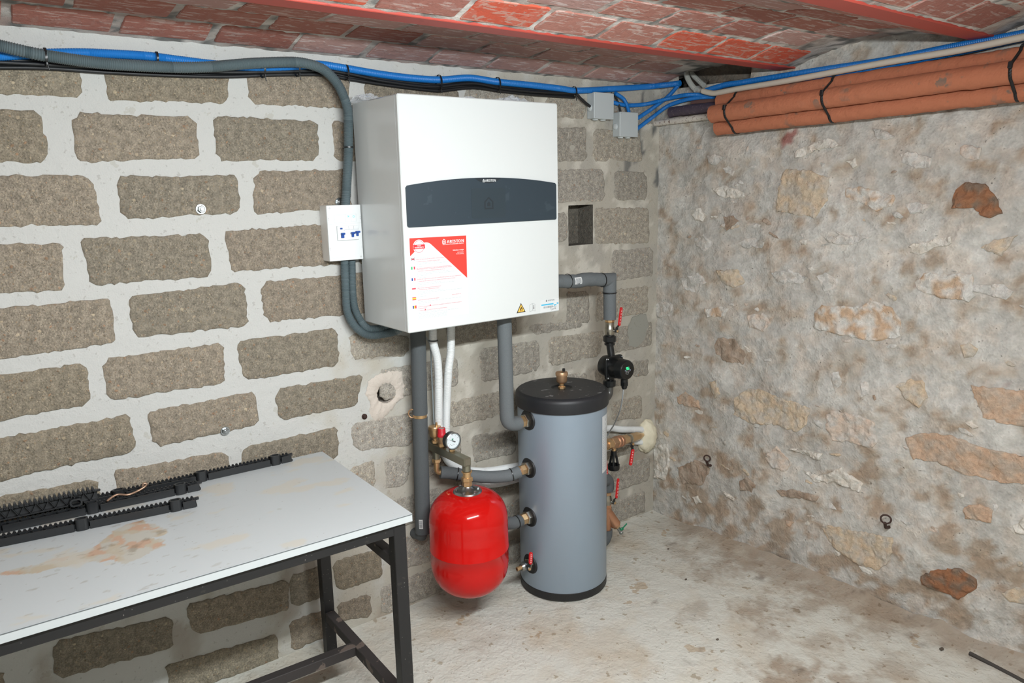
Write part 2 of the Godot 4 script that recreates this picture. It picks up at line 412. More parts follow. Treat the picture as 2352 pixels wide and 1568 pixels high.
const PATH_PURPLE_PIPE := [Vector3(-0.028, 2.080, 0.094), Vector3(-0.028, 2.083, 0.147), Vector3(-0.028, 2.083, 0.251), Vector3(-0.028, 2.083, 0.397)]
const PATH_BROWN_PIPE := [Vector3(-0.020, 2.114, 0.223), Vector3(-0.020, 2.113, 0.293), Vector3(-0.020, 2.109, 0.390)]
const STONES := [
	["t", [Vector2(0.707, 1.800), Vector2(0.828, 1.789), Vector2(0.924, 1.755), Vector2(0.911, 1.663), Vector2(0.863, 1.593), Vector2(0.730, 1.609), Vector2(0.662, 1.616), Vector2(0.681, 1.731)]],
	["r", [Vector2(1.393, 1.693), Vector2(1.425, 1.731), Vector2(1.501, 1.724), Vector2(1.551, 1.662), Vector2(1.564, 1.614), Vector2(1.512, 1.604), Vector2(1.469, 1.637), Vector2(1.398, 1.636)]],
	["w", [Vector2(0.207, 1.615), Vector2(0.264, 1.638), Vector2(0.311, 1.592), Vector2(0.287, 1.563), Vector2(0.235, 1.570)]],
	["b", [Vector2(0.399, 1.589), Vector2(0.458, 1.602), Vector2(0.493, 1.571), Vector2(0.421, 1.524)]],
	["w", [Vector2(0.749, 1.861), Vector2(0.782, 1.881), Vector2(0.906, 1.917), Vector2(0.963, 1.878), Vector2(0.879, 1.869), Vector2(0.761, 1.839)]],
	["g", [Vector2(1.081, 1.935), Vector2(1.123, 1.935), Vector2(1.179, 1.900), Vector2(1.140, 1.886), Vector2(1.097, 1.905)]],
	["p", [Vector2(1.403, 1.848), Vector2(1.431, 1.861), Vector2(1.476, 1.844), Vector2(1.474, 1.803), Vector2(1.443, 1.798), Vector2(1.402, 1.824)]],
	["w", [Vector2(0.981, 1.820), Vector2(1.017, 1.828), Vector2(1.033, 1.796), Vector2(1.013, 1.787)]],
	["g", [Vector2(1.191, 1.834), Vector2(1.237, 1.844), Vector2(1.315, 1.816), Vector2(1.312, 1.783), Vector2(1.255, 1.776), Vector2(1.199, 1.808)]],
	["m", [Vector2(0.981, 1.711), Vector2(1.039, 1.720), Vector2(1.098, 1.709), Vector2(1.196, 1.676), Vector2(1.186, 1.643), Vector2(1.125, 1.621), Vector2(1.060, 1.649), Vector2(0.984, 1.676)]],
	["g", [Vector2(1.230, 1.650), Vector2(1.264, 1.659), Vector2(1.323, 1.650), Vector2(1.299, 1.616), Vector2(1.248, 1.616)]],
	["w", [Vector2(1.252, 1.497), Vector2(1.328, 1.519), Vector2(1.407, 1.538), Vector2(1.415, 1.510), Vector2(1.349, 1.488), Vector2(1.293, 1.458), Vector2(1.260, 1.469)]],
	["t", [Vector2(1.499, 1.501), Vector2(1.542, 1.528), Vector2(1.612, 1.548), Vector2(1.593, 1.506), Vector2(1.570, 1.470), Vector2(1.528, 1.483)]],
	["w", [Vector2(0.334, 1.719), Vector2(0.393, 1.736), Vector2(0.472, 1.717), Vector2(0.520, 1.686), Vector2(0.484, 1.671), Vector2(0.375, 1.679)]],
	["g", [Vector2(0.296, 1.867), Vector2(0.348, 1.881), Vector2(0.407, 1.858), Vector2(0.360, 1.823), Vector2(0.310, 1.833)]],
	["g", [Vector2(0.237, 1.485), Vector2(0.299, 1.512), Vector2(0.354, 1.465), Vector2(0.312, 1.420), Vector2(0.249, 1.444)]],
	["g", [Vector2(0.474, 1.470), Vector2(0.538, 1.504), Vector2(0.631, 1.484), Vector2(0.615, 1.457), Vector2(0.503, 1.447)]],
	["g", [Vector2(0.902, 1.510), Vector2(0.979, 1.527), Vector2(1.111, 1.524), Vector2(1.026, 1.487), Vector2(0.950, 1.483)]],
	["m", [Vector2(1.285, 1.358), Vector2(1.319, 1.399), Vector2(1.390, 1.401), Vector2(1.492, 1.405), Vector2(1.509, 1.328), Vector2(1.489, 1.303), Vector2(1.386, 1.305), Vector2(1.301, 1.328)]],
	["m", [Vector2(0.882, 1.204), Vector2(0.912, 1.231), Vector2(1.078, 1.244), Vector2(1.122, 1.278), Vector2(1.211, 1.248), Vector2(1.245, 1.219), Vector2(1.247, 1.140), Vector2(1.163, 1.107), Vector2(1.022, 1.116), Vector2(0.880, 1.125)]],
	["t", [Vector2(1.248, 0.946), Vector2(1.296, 0.985), Vector2(1.354, 0.979), Vector2(1.371, 0.924), Vector2(1.343, 0.871), Vector2(1.285, 0.892)]],
	["t", [Vector2(0.498, 0.743), Vector2(0.568, 0.802), Vector2(0.659, 0.808), Vector2(0.745, 0.794), Vector2(0.893, 0.780), Vector2(0.886, 0.703), Vector2(0.844, 0.655), Vector2(0.735, 0.659), Vector2(0.595, 0.634), Vector2(0.492, 0.660)]],
	["p", [Vector2(0.963, 0.766), Vector2(1.007, 0.797), Vector2(1.102, 0.797), Vector2(1.180, 0.786), Vector2(1.200, 0.700), Vector2(1.174, 0.667), Vector2(1.083, 0.670), Vector2(1.001, 0.649), Vector2(0.967, 0.707)]],
	["o", [Vector2(1.290, 0.743), Vector2(1.393, 0.790), Vector2(1.472, 0.796), Vector2(1.559, 0.779), Vector2(1.668, 0.783), Vector2(1.734, 0.776), Vector2(1.743, 0.688), Vector2(1.653, 0.659), Vector2(1.513, 0.656), Vector2(1.416, 0.675), Vector2(1.328, 0.663)]],
	["o", [Vector2(1.517, 0.999), Vector2(1.593, 1.013), Vector2(1.710, 1.013), Vector2(1.723, 0.883), Vector2(1.632, 0.880), Vector2(1.572, 0.890), Vector2(1.539, 0.946)]],
	["o", [Vector2(0.143, 0.670), Vector2(0.196, 0.710), Vector2(0.280, 0.680), Vector2(0.292, 0.640), Vector2(0.210, 0.631), Vector2(0.144, 0.642)]],
	["t", [Vector2(0.348, 0.787), Vector2(0.397, 0.814), Vector2(0.420, 0.744), Vector2(0.393, 0.713), Vector2(0.361, 0.739)]],
	["b", [Vector2(0.362, 0.975), Vector2(0.389, 1.019), Vector2(0.486, 1.025), Vector2(0.551, 0.970), Vector2(0.537, 0.911), Vector2(0.451, 0.905), Vector2(0.374, 0.933)]],
	["m", [Vector2(0.307, 1.148), Vector2(0.403, 1.173), Vector2(0.450, 1.164), Vector2(0.425, 1.121), Vector2(0.326, 1.109)]],
	["t", [Vector2(0.376, 1.339), Vector2(0.488, 1.355), Vector2(0.529, 1.295), Vector2(0.475, 1.261), Vector2(0.408, 1.285)]],
	["g", [Vector2(0.157, 1.289), Vector2(0.269, 1.323), Vector2(0.320, 1.278), Vector2(0.244, 1.214), Vector2(0.181, 1.234)]],
	["g", [Vector2(0.665, 1.351), Vector2(0.763, 1.374), Vector2(0.851, 1.343), Vector2(0.828, 1.313), Vector2(0.700, 1.310)]],
	["g", [Vector2(0.888, 1.353), Vector2(0.924, 1.374), Vector2(0.985, 1.348), Vector2(0.981, 1.306), Vector2(0.922, 1.286)]],
	["w", [Vector2(0.799, 0.572), Vector2(0.897, 0.590), Vector2(0.967, 0.587), Vector2(0.947, 0.550), Vector2(0.858, 0.558)]],
	["w", [Vector2(0.871, 0.484), Vector2(0.951, 0.483), Vector2(0.996, 0.512), Vector2(1.047, 0.548), Vector2(1.144, 0.503), Vector2(1.133, 0.463), Vector2(1.029, 0.468), Vector2(0.928, 0.446)]],
	["b", [Vector2(0.543, 0.337), Vector2(0.588, 0.375), Vector2(0.644, 0.351), Vector2(0.620, 0.302), Vector2(0.555, 0.290)]],
	["b", [Vector2(0.742, 0.349), Vector2(0.834, 0.384), Vector2(0.957, 0.384), Vector2(0.950, 0.363), Vector2(0.771, 0.324)]],
	["w", [Vector2(-0.002, 0.381), Vector2(0.104, 0.408), Vector2(0.118, 0.292), Vector2(0.088, 0.200), Vector2(0.009, 0.194)]],
	["b", [Vector2(0.165, 0.296), Vector2(0.271, 0.370), Vector2(0.375, 0.347), Vector2(0.328, 0.245), Vector2(0.199, 0.215)]],
	["p", [Vector2(0.675, 0.499), Vector2(0.740, 0.565), Vector2(0.821, 0.500), Vector2(0.788, 0.451), Vector2(0.712, 0.452)]],
	["t", [Vector2(0.970, 0.243), Vector2(0.999, 0.268), Vector2(1.110, 0.285), Vector2(1.191, 0.306), Vector2(1.292, 0.314), Vector2(1.291, 0.230), Vector2(1.243, 0.152), Vector2(1.133, 0.145), Vector2(1.028, 0.180)]],
	["r", [Vector2(1.403, 0.197), Vector2(1.443, 0.234), Vector2(1.539, 0.288), Vector2(1.604, 0.261), Vector2(1.608, 0.223), Vector2(1.551, 0.157), Vector2(1.461, 0.160), Vector2(1.412, 0.165)]],
	["o", [Vector2(1.528, 0.532), Vector2(1.587, 0.566), Vector2(1.632, 0.555), Vector2(1.637, 0.500), Vector2(1.539, 0.485)]],
	["w", [Vector2(1.703, 0.517), Vector2(1.731, 0.558), Vector2(1.764, 0.540), Vector2(1.748, 0.493), Vector2(1.711, 0.495)]],
	["t", [Vector2(1.683, 0.242), Vector2(1.731, 0.289), Vector2(1.781, 0.298), Vector2(1.787, 0.238), Vector2(1.717, 0.218)]],
	["w", [Vector2(0.266, 0.169), Vector2(0.307, 0.189), Vector2(0.328, 0.153), Vector2(0.290, 0.131)]],
	["w", [Vector2(0.455, 0.254), Vector2(0.522, 0.233), Vector2(0.513, 0.223), Vector2(0.464, 0.232)]],
	["o", [Vector2(0.788, 0.216), Vector2(0.837, 0.225), Vector2(0.823, 0.196), Vector2(0.803, 0.198)]],
	["g", [Vector2(0.387, 1.813), Vector2(0.416, 1.825), Vector2(0.459, 1.797), Vector2(0.441, 1.774), Vector2(0.398, 1.787)]],
	["w", [Vector2(1.507, 0.859), Vector2(1.531, 0.874), Vector2(1.563, 0.849), Vector2(1.540, 0.838)]],
	["p", [Vector2(0.550, 1.148), Vector2(0.632, 1.166), Vector2(0.674, 1.127), Vector2(0.650, 1.076), Vector2(0.566, 1.089)]],
	["g", [Vector2(0.967, 0.947), Vector2(1.000, 0.964), Vector2(1.026, 0.913), Vector2(1.002, 0.870), Vector2(0.976, 0.903)]],
	["g", [Vector2(1.102, 0.931), Vector2(1.139, 0.949), Vector2(1.150, 0.891), Vector2(1.115, 0.871)]],
	["t", [Vector2(1.467, 1.145), Vector2(1.503, 1.157), Vector2(1.533, 1.139), Vector2(1.522, 1.102), Vector2(1.484, 1.099)]],
	["g", [Vector2(1.410, 1.357), Vector2(1.581, 1.380), Vector2(1.624, 1.356), Vector2(1.611, 1.321), Vector2(1.586, 1.328)]],
	["g", [Vector2(-0.023, 1.132), Vector2(0.047, 1.162), Vector2(0.116, 1.146), Vector2(0.095, 1.086), Vector2(0.008, 1.067)]],
]
# course, then x and y of the four corners from the top left, clockwise
const BLOCKS := [
	[1, -2.781, 2.111, -2.526, 2.121, -2.523, 2.030, -2.793, 2.023],
	[1, -2.463, 2.119, -2.094, 2.140, -2.093, 2.033, -2.463, 2.023],
	[1, -2.033, 2.142, -1.656, 2.152, -1.666, 2.035, -2.039, 2.034],
	[1, -1.602, 2.148, -1.187, 2.133, -1.185, 2.036, -1.605, 2.035],
	[1, -1.162, 2.136, -0.802, 2.132, -0.796, 2.040, -1.159, 2.035],
	[1, -0.741, 2.132, -0.494, 2.131, -0.494, 2.040, -0.737, 2.039],
	[2, -2.798, 1.987, -2.639, 1.992, -2.628, 1.840, -2.817, 1.842],
	[2, -2.563, 1.987, -2.206, 1.989, -2.207, 1.855, -2.569, 1.842],
	[2, -2.157, 1.994, -1.790, 1.988, -1.797, 1.850, -2.160, 1.849],
	[2, -1.740, 1.990, -1.495, 1.986, -1.494, 1.848, -1.739, 1.847],
	[2, -0.768, 2.001, -0.494, 2.006, -0.489, 1.855, -0.770, 1.850],
	[2, -0.453, 1.999, -0.138, 2.000, -0.120, 1.853, -0.453, 1.855],
	[3, -2.821, 1.809, -2.527, 1.806, -2.514, 1.655, -2.840, 1.665],
	[3, -2.461, 1.803, -2.089, 1.805, -2.092, 1.676, -2.465, 1.669],
	[3, -2.037, 1.817, -1.686, 1.822, -1.678, 1.677, -2.050, 1.672],
	[3, -0.796, 1.821, -0.380, 1.820, -0.371, 1.671, -0.799, 1.671],
	[3, -0.314, 1.814, -0.085, 1.805, -0.076, 1.667, -0.313, 1.673],
	[4, -2.846, 1.624, -2.628, 1.608, -2.637, 1.468, -2.866, 1.473],
	[4, -2.581, 1.621, -2.205, 1.615, -2.202, 1.470, -2.574, 1.474],
	[4, -2.159, 1.621, -1.716, 1.631, -1.709, 1.476, -2.144, 1.481],
	[4, -0.445, 1.641, -0.069, 1.635, -0.058, 1.451, -0.442, 1.474],
	[4, -0.749, 1.631, -0.612, 1.630, -0.610, 1.494, -0.752, 1.489],
	[5, -2.871, 1.433, -2.518, 1.433, -2.518, 1.288, -2.891, 1.280],
	[5, -2.471, 1.432, -2.097, 1.445, -2.100, 1.290, -2.471, 1.296],
	[5, -2.047, 1.439, -1.621, 1.439, -1.620, 1.281, -2.048, 1.295],
	[5, -0.623, 1.266, -0.476, 1.255, -0.471, 1.099, -0.625, 1.106],
	[6, -2.897, 1.239, -2.607, 1.239, -2.610, 1.104, -2.916, 1.097],
	[6, -2.571, 1.244, -2.190, 1.244, -2.197, 1.102, -2.568, 1.105],
	[6, -2.153, 1.245, -1.767, 1.242, -1.773, 1.096, -2.137, 1.098],
	[6, -1.726, 1.216, -1.460, 1.170, -1.471, 1.088, -1.724, 1.111],
	[6, -0.852, 1.136, -0.514, 1.117, -0.519, 1.082, -0.838, 1.088],
	[7, -2.921, 1.052, -2.504, 1.053, -2.499, 0.926, -2.939, 0.916],
	[7, -2.457, 1.052, -2.098, 1.055, -2.092, 0.930, -2.452, 0.923],
	[7, -2.027, 1.050, -1.678, 1.048, -1.707, 0.926, -2.028, 0.929],
	[7, -1.126, 1.068, -0.790, 1.062, -0.787, 0.916, -1.120, 0.912],
	[7, -0.738, 1.063, -0.372, 1.050, -0.404, 0.924, -0.735, 0.924],
	[8, -2.944, 0.880, -2.617, 0.862, -2.620, 0.756, -2.959, 0.771],
	[8, -2.574, 0.875, -2.208, 0.862, -2.206, 0.736, -2.583, 0.746],
	[8, -2.168, 0.860, -1.797, 0.862, -1.797, 0.732, -2.174, 0.744],
	[8, -1.745, 0.860, -1.466, 0.851, -1.471, 0.711, -1.741, 0.746],
	[8, -0.189, 0.868, -0.052, 0.856, -0.057, 0.768, -0.181, 0.776],
	[9, -1.759, 0.685, -1.648, 0.691, -1.650, 0.568, -1.761, 0.574],
	[9, -1.608, 0.681, -1.477, 0.684, -1.509, 0.547, -1.610, 0.551],
	[9, -1.188, 0.688, -0.936, 0.674, -0.934, 0.550, -1.172, 0.560],
	[9, -0.327, 0.674, -0.102, 0.680, -0.093, 0.544, -0.321, 0.575],
	[11, -1.585, 0.334, -1.405, 0.308, -1.407, 0.168, -1.569, 0.184],
	[11, -1.864, 0.321, -1.648, 0.312, -1.644, 0.181, -1.851, 0.184],
	[11, -2.409, 0.342, -2.032, 0.311, -2.043, 0.183, -2.397, 0.215],
	[11, -2.810, 0.365, -2.452, 0.319, -2.458, 0.198, -2.821, 0.231],
	[12, -1.855, 0.140, -1.702, 0.129, -1.702, 0.022, -1.855, 0.058],
	[12, -2.493, 0.144, -2.092, 0.106, -2.102, -0.014, -2.491, 0.019],
]
# baseline height, right end, wording (empty where the print is too small to read)
const LABEL_LINES := [
	[1.5118, -1.5767, ""],
	[1.5055, -1.5168, "Enjoy full warranty & free certified commissioning*"],
	[1.4987, -1.5343, "1. Contact Ariston Customer Service Now"],
	[1.4946, -1.5382, ""],
	[1.4900, -1.4952, ""],
	[1.4824, -1.6005, ""],
	[1.4748, -1.4881, "per attivare gratuitamente la garanzia convenzionale del pro-"],
	[1.4712, -1.4842, "dotto e sottoscrivere i programmi di assistenza garantita Ariston*"],
	[1.4649, -1.5144, "1. Contatta il Centro Assistenza Ariston più vicino"],
	[1.4600, -1.5012, ""],
	[1.4552, -1.4669, ""],
	[1.4506, -1.5902, ""],
	[1.4437, -1.5891, ""],
	[1.4368, -1.4464, "profitez de la garantie totale & de la certification gratuite de votre installation*"],
	[1.4297, -1.4734, "1. Contactez dès maintenant une station technique agréée Ariston"],
	[1.4245, -1.5323, ""],
	[1.4194, -1.4780, ""],
	[1.4135, -1.5951, ""],
	[1.4063, -1.5332, "Aby uzyskać pełną gwarancję producenta*"],
	[1.4007, -1.5427, "1. Skontaktuj się z infolinią serwisową"],
	[1.3958, -1.5259, ""],
	[1.3907, -1.4458, ""],
	[1.3860, -1.5739, ""],
	[1.3783, -1.5954, ""],
	[1.3708, -1.4509, "para solicitar la"],
	[1.3654, -1.5422, "puesta en marcha gratuita del equipo*"],
	[1.3600, -1.4513, ""],
	[1.3551, -1.5769, ""],
	[1.3486, -1.6029, ""],
	[1.3414, -1.4505, "pentru a avea garanția comercială completă și verificarea instalării corecte a"],
	[1.3356, -1.5960, "echipamentului*"],
	[1.3289, -1.5120, "1. Contactați un centru de service autorizat Ariston"],
	[1.3245, -1.5417, ""],
	[1.3198, -1.4649, ""],
]
const RED_SHAPE := [Vector2(-1.6530, 1.5817), Vector2(-1.4204, 1.5787), Vector2(-1.4222, 1.4272), Vector2(-1.5678, 1.5561), Vector2(-1.5721, 1.5592), Vector2(-1.5776, 1.5620), Vector2(-1.5820, 1.5634), Vector2(-1.5876, 1.5642), Vector2(-1.5931, 1.5643), Vector2(-1.5988, 1.5627), Vector2(-1.6286, 1.5400), Vector2(-1.6536, 1.5207)]
const FLAGS := [[-1.6508, 1.5146, -1.6356, 1.5058], [-1.6515, 1.4849, -1.6363, 1.4748], [-1.6519, 1.4456, -1.6366, 1.4362], [-1.6521, 1.4155, -1.6368, 1.4066], [-1.6526, 1.3797, -1.6373, 1.3695], [-1.6530, 1.3504, -1.6376, 1.3401]]

func make_materials() -> void:
	var n := 512
	var fine := noise_bytes(n, 1, 0.11, 4); var mid := noise_bytes(n, 2, 0.03, 5); var broad := noise_bytes(n, 3, 0.009, 5); var fleck := noise_bytes(n, 4, 0.22, 2)
	# concrete block: a fine mix full of pale grit
	var d := PackedByteArray(); d.resize(n * n * 3); var h := PackedByteArray(); h.resize(n * n)
	for k in n * n:
		var t: float = 0.74 + (fine[k] - 128) / 128.0 * 0.13 + (mid[k] - 128) / 128.0 * 0.12
		d[k * 3] = int(clampf(t * 236, 0, 255)); d[k * 3 + 1] = int(clampf(t * 233, 0, 255)); d[k * 3 + 2] = int(clampf(t * 226, 0, 255))
		h[k] = int(clampf(70 + fine[k] * 0.35 + (mid[k] - 128) * 0.25, 0, 190))
		if fleck[k] < 52:
			h[k] = int(h[k] * 0.45)
			for j in 3: d[k * 3 + j] = int(d[k * 3 + j] * 0.72)
	pebbles(n, d, h, 5200, 0.9, 2.6, 5, [rgb(226, 221, 208), rgb(205, 198, 184), rgb(190, 176, 156), rgb(214, 210, 200)])
	pebbles(n, d, h, 420, 2.4, 6.5, 6, [rgb(225, 218, 203), rgb(205, 197, 182), rgb(198, 170, 150), rgb(176, 168, 155)])
	M.block_tex = picture(n, d); M.block_rel = relief(n, h, 7.0)
	var tints := [rgb(197, 188, 170), rgb(190, 180, 162), rgb(200, 189, 173), rgb(186, 178, 163), rgb(194, 183, 168)]
	M.blocks = []
	for k in tints.size():
		var m := surface("concrete block %d" % k, tints[k], 0.95, M.block_tex, M.block_rel, 2.1, 1.0)
		m.uv1_offset = Vector3(0.37 * k, 0.21 * k, 0.11 * k); M.blocks.append(m)
	M.blocks_grey = []
	for k in 3:
		var m := surface("cement-washed block %d" % k, [rgb(230, 226, 219), rgb(222, 218, 210), rgb(234, 228, 217)][k], 0.95, M.block_tex, M.block_rel, 2.1, 0.8)
		m.uv1_offset = Vector3(0.13 + 0.31 * k, 0.17 * k, 0.4); M.blocks_grey.append(m)
	# lime mortar and plaster
	var pl := layered(n, Color(0.93, 0.93, 0.925), [[mid, 120, 200, Color(0.80, 0.79, 0.77, 0.6)], [fine, 150, 235, Color(0.72, 0.71, 0.69, 0.5)], [broad, 140, 220, Color(0.84, 0.82, 0.78, 0.5)], [fleck, 215, 245, Color(0.5, 0.48, 0.45, 0.7)]])
	var hp := PackedByteArray(); hp.resize(n * n)
	for k in n * n: hp[k] = int(clampf(40 + mid[k] * 0.5 + fine[k] * 0.25 + (fleck[k] - 128) * 0.1, 0, 255))
	M.plaster_tex = pl; M.plaster_rel = relief(n, hp, 5.0)
	M.mortar = surface("lime mortar", Color.WHITE, 0.95, pl, M.plaster_rel, 2.3, 0.7, true)
	# thin cracks for the old plaster
	var f := FastNoiseLite.new(); f.seed = 8; f.frequency = 0.012; f.fractal_type = FastNoiseLite.FRACTAL_RIDGED; f.fractal_octaves = 3
	var ri := f.get_seamless_image(n, n, false, false, 0.12, true); ri.convert(Image.FORMAT_L8); var ridge := ri.get_data()
	var od := PackedByteArray(); od.resize(n * n * 3); var oh := PackedByteArray(); oh.resize(n * n)
	for k in n * n:
		var t: float = 0.97 + (mid[k] - 128) / 128.0 * 0.10 + (fine[k] - 128) / 128.0 * 0.06
		var w: float = clampf((broad[k] - 110) / 70.0, 0, 1)
		var crack: float = clampf((ridge[k] - 236) / 14.0, 0, 1) * clampf((mid[k] - 118) / 40.0, 0, 1)
		t *= 1.0 - 0.5 * crack
		if fleck[k] > 226: t *= 0.8
		od[k * 3] = int(clampf(t * lerpf(243, 247, w), 0, 255)); od[k * 3 + 1] = int(clampf(t * lerpf(243, 239, w), 0, 255)); od[k * 3 + 2] = int(clampf(t * lerpf(241, 231, w), 0, 255))
		oh[k] = int(clampf((60 + mid[k] * 0.55 + fine[k] * 0.2) * (1.0 - 0.55 * crack), 0, 255))
	M.old_plaster_tex = picture(n, od); M.old_plaster_rel = relief(n, oh, 7.0)
	M.old_plaster = surface("old grey plaster", Color.WHITE, 0.96, M.old_plaster_tex, M.old_plaster_rel, 1.35, 1.0, true)
	M.stone = surface("rubble stone", Color.WHITE, 0.92, M.old_plaster_tex, M.old_plaster_rel, 3.0, 1.2, true)
	# floor screed
	M.floor = surface("dusty concrete floor", Color.WHITE, 0.93, layered(n, Color(0.97, 0.965, 0.95), [[mid, 115, 205, Color(0.78, 0.74, 0.68, 0.85)], [fine, 140, 225, Color(0.62, 0.57, 0.51, 0.8)], [fleck, 205, 235, Color(0.40, 0.35, 0.30, 0.8)], [broad, 135, 220, Color(0.86, 0.79, 0.71, 0.85)]]), M.plaster_rel, 0.8, 0.8, true)
	# bricks: red clay under streaks of pale lime bloom
	var f2 := FastNoiseLite.new(); f2.seed = 12; f2.frequency = 0.02; f2.fractal_octaves = 4
	var si := f2.get_seamless_image(n, n, false, false, 0.12, true); si.convert(Image.FORMAT_L8)
	var sd := si.get_data(); var streak := PackedByteArray(); streak.resize(n * n)
	for y in n:
		for x in n: streak[y * n + x] = sd[((y * 4) % n) * n + (x / 2 + (n / 2 if y >= n / 2 else 0)) % n]
	M.brick_tex = layered(n, rgb(176, 124, 112), [[fine, 140, 230, Color(0.60, 0.40, 0.35, 0.6)], [streak, 105, 170, Color(0.81, 0.75, 0.73, 0.9)], [mid, 122, 195, Color(0.77, 0.71, 0.69, 0.85)], [fleck, 205, 245, Color(0.62, 0.55, 0.52, 0.5)]])
	M.brick_grey_tex = layered(n, rgb(188, 154, 146), [[fine, 140, 230, Color(0.62, 0.51, 0.48, 0.5)], [streak, 105, 175, Color(0.87, 0.83, 0.82, 0.9)], [mid, 125, 200, Color(0.80, 0.75, 0.74, 0.7)]])  # greyish brick, colour lightened to make up for the first beam's shade
	M.brick_paint_tex = layered(n, rgb(208, 96, 70), [[streak, 105, 160, Color(0.80, 0.67, 0.63, 0.95)], [mid, 118, 180, Color(0.77, 0.64, 0.60, 0.85)]])
	M.bricks = []; M.bricks_grey = []; M.bricks_paint = []
	for k in 5:
		var m := surface("red brick %d" % k, [rgb(232, 222, 218), rgb(220, 206, 202), rgb(240, 234, 230), rgb(208, 192, 187), rgb(228, 212, 204)][k], 0.9, M.brick_tex, M.plaster_rel, 1.4, 0.6)
		m.uv1_offset = Vector3(0.19 * k, 0.4 * k, 0.27 * k); M.bricks.append(m)
		m = surface("lime-washed brick lightened for shade %d" % k, [rgb(238, 232, 230), rgb(226, 218, 216), rgb(245, 238, 236), rgb(216, 206, 204), rgb(232, 224, 222)][k], 0.9, M.brick_grey_tex, M.plaster_rel, 1.4, 0.6)
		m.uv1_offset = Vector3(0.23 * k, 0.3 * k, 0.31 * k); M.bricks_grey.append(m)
	for k in 2:
		var m := surface("brick with paint overspray %d" % k, rgb(232, 220, 214), 0.85, M.brick_paint_tex, M.plaster_rel, 1.4, 0.5)
		m.uv1_offset = Vector3(0.41 * k, 0.2, 0.27 * k); M.bricks_paint.append(m)
	M.joint = surface("vault mortar", Color.WHITE, 0.95, pl, M.plaster_rel, 3.0, 1.0, true)
	M.beam = surface("red oxide paint", rgb(176, 70, 58), 0.55, layered(256, Color(0.97, 0.97, 0.97), [[noise_bytes(256, 31, 0.05, 4), 140, 220, Color(0.8, 0.74, 0.74, 0.6)]]), null, 2.0)
	# pipe foam
	var nf := 256
	var ff := noise_bytes(nf, 41, 0.33, 2); var fm := noise_bytes(nf, 42, 0.06, 3)
	var foam := layered(nf, Color(0.70, 0.72, 0.73), [[ff, 120, 200, Color(0.97, 0.98, 1.0, 0.9)], [ff, 120, 50, Color(0.46, 0.47, 0.48, 0.9)], [fm, 140, 220, Color(0.62, 0.64, 0.66, 0.4)]])
	M.foam = surface("grey pipe foam", rgb(146, 150, 151), 0.85, foam, relief(nf, ff, 3.0), 9.0, 0.6)
	M.foam_dark = surface("dark grey pipe foam", rgb(120, 123, 124), 0.85, foam, relief(nf, ff, 3.0), 9.0, 0.6)
	M.orange = surface("dusty orange pipe lagging", Color.WHITE, 0.9, layered(nf, rgb(180, 112, 82), [[noise_bytes(nf, 44, 0.02, 5), 85, 200, Color(0.47, 0.41, 0.36, 0.95)], [fm, 110, 220, Color(0.54, 0.42, 0.35, 0.6)], [ff, 215, 245, Color(0.3, 0.22, 0.18, 0.6)]]), M.plaster_rel, 1.3, 0.7)
	# metals and plastics
	M.white_steel = plain(rgb(210, 215, 214), 0.18)
	M.white_plastic = plain(rgb(222, 226, 226), 0.35)
	M.grey_box = plain(rgb(187, 195, 197), 0.45)
	M.fascia = surface("anthracite fascia", rgb(54, 67, 75), 0.42, layered(nf, Color(0.86, 0.88, 0.9), [[noise_bytes(nf, 51, 0.012, 4), 120, 210, Color(1, 1, 1, 0.9)]]), null, 3.0)
	M.fascia_dark = plain(rgb(45, 57, 64), 0.38)
	M.ink = plain(rgb(34, 42, 48), 0.5)
	M.print_white = plain(rgb(216, 220, 220), 0.4)
	M.print_red = plain(rgb(236, 62, 52), 0.45)
	M.print_crimson = plain(rgb(196, 96, 112), 0.5)
	M.print_pale = plain(rgb(182, 192, 194), 0.5)
	M.print_mid = plain(rgb(120, 126, 132), 0.5)
	M.print_black = plain(rgb(30, 30, 32), 0.5)
	M.print_cyan = plain(rgb(70, 182, 220), 0.5)
	M.print_amber = plain(rgb(246, 196, 84), 0.5)
	M.dark_conduit = plain(rgb(90, 104, 108), 0.42)
	M.blue = plain(rgb(24, 116, 194), 0.42)
	M.white_conduit = plain(rgb(222, 226, 226), 0.45)
	M.cream = plain(rgb(196, 188, 174), 0.6)
	M.black_rubber = plain(rgb(26, 28, 30), 0.5)
	M.black_plastic = plain(rgb(24, 26, 27), 0.32)
	M.black_gloss = plain(rgb(18, 20, 21), 0.16)
	M.rack = plain(rgb(30, 32, 34), 0.42)
	M.brass = plain(rgb(214, 178, 132), 0.3, 0.8)
	M.brass_dull = plain(rgb(192, 156, 122), 0.42, 0.75)
	M.bronze = plain(rgb(186, 138, 108), 0.42, 0.75)
	M.nickel = plain(rgb(176, 172, 160), 0.3, 1.0)
	M.zinc = plain(rgb(160, 164, 164), 0.3, 1.0)
	M.steel_bar = surface("nickel-plated bar", rgb(166, 164, 150), 0.34, layered(nf, Color(0.9, 0.9, 0.88), [[fm, 130, 220, Color(0.68, 0.67, 0.62, 0.6)]]), null, 6.0)
	M.steel_bar.metallic = 0.85
	M.red_lever = plain(rgb(206, 36, 40), 0.35)
	M.red_cap = plain(rgb(200, 30, 46), 0.4)
	M.vessel = surface("red enamel", rgb(192, 20, 17), 0.10, layered(nf, Color(1, 1, 1), [[noise_bytes(nf, 61, 0.04, 5), 150, 235, Color(0.9, 0.82, 0.8, 0.35)]]), null, 3.0)
	M.vessel.metallic_specular = 0.42
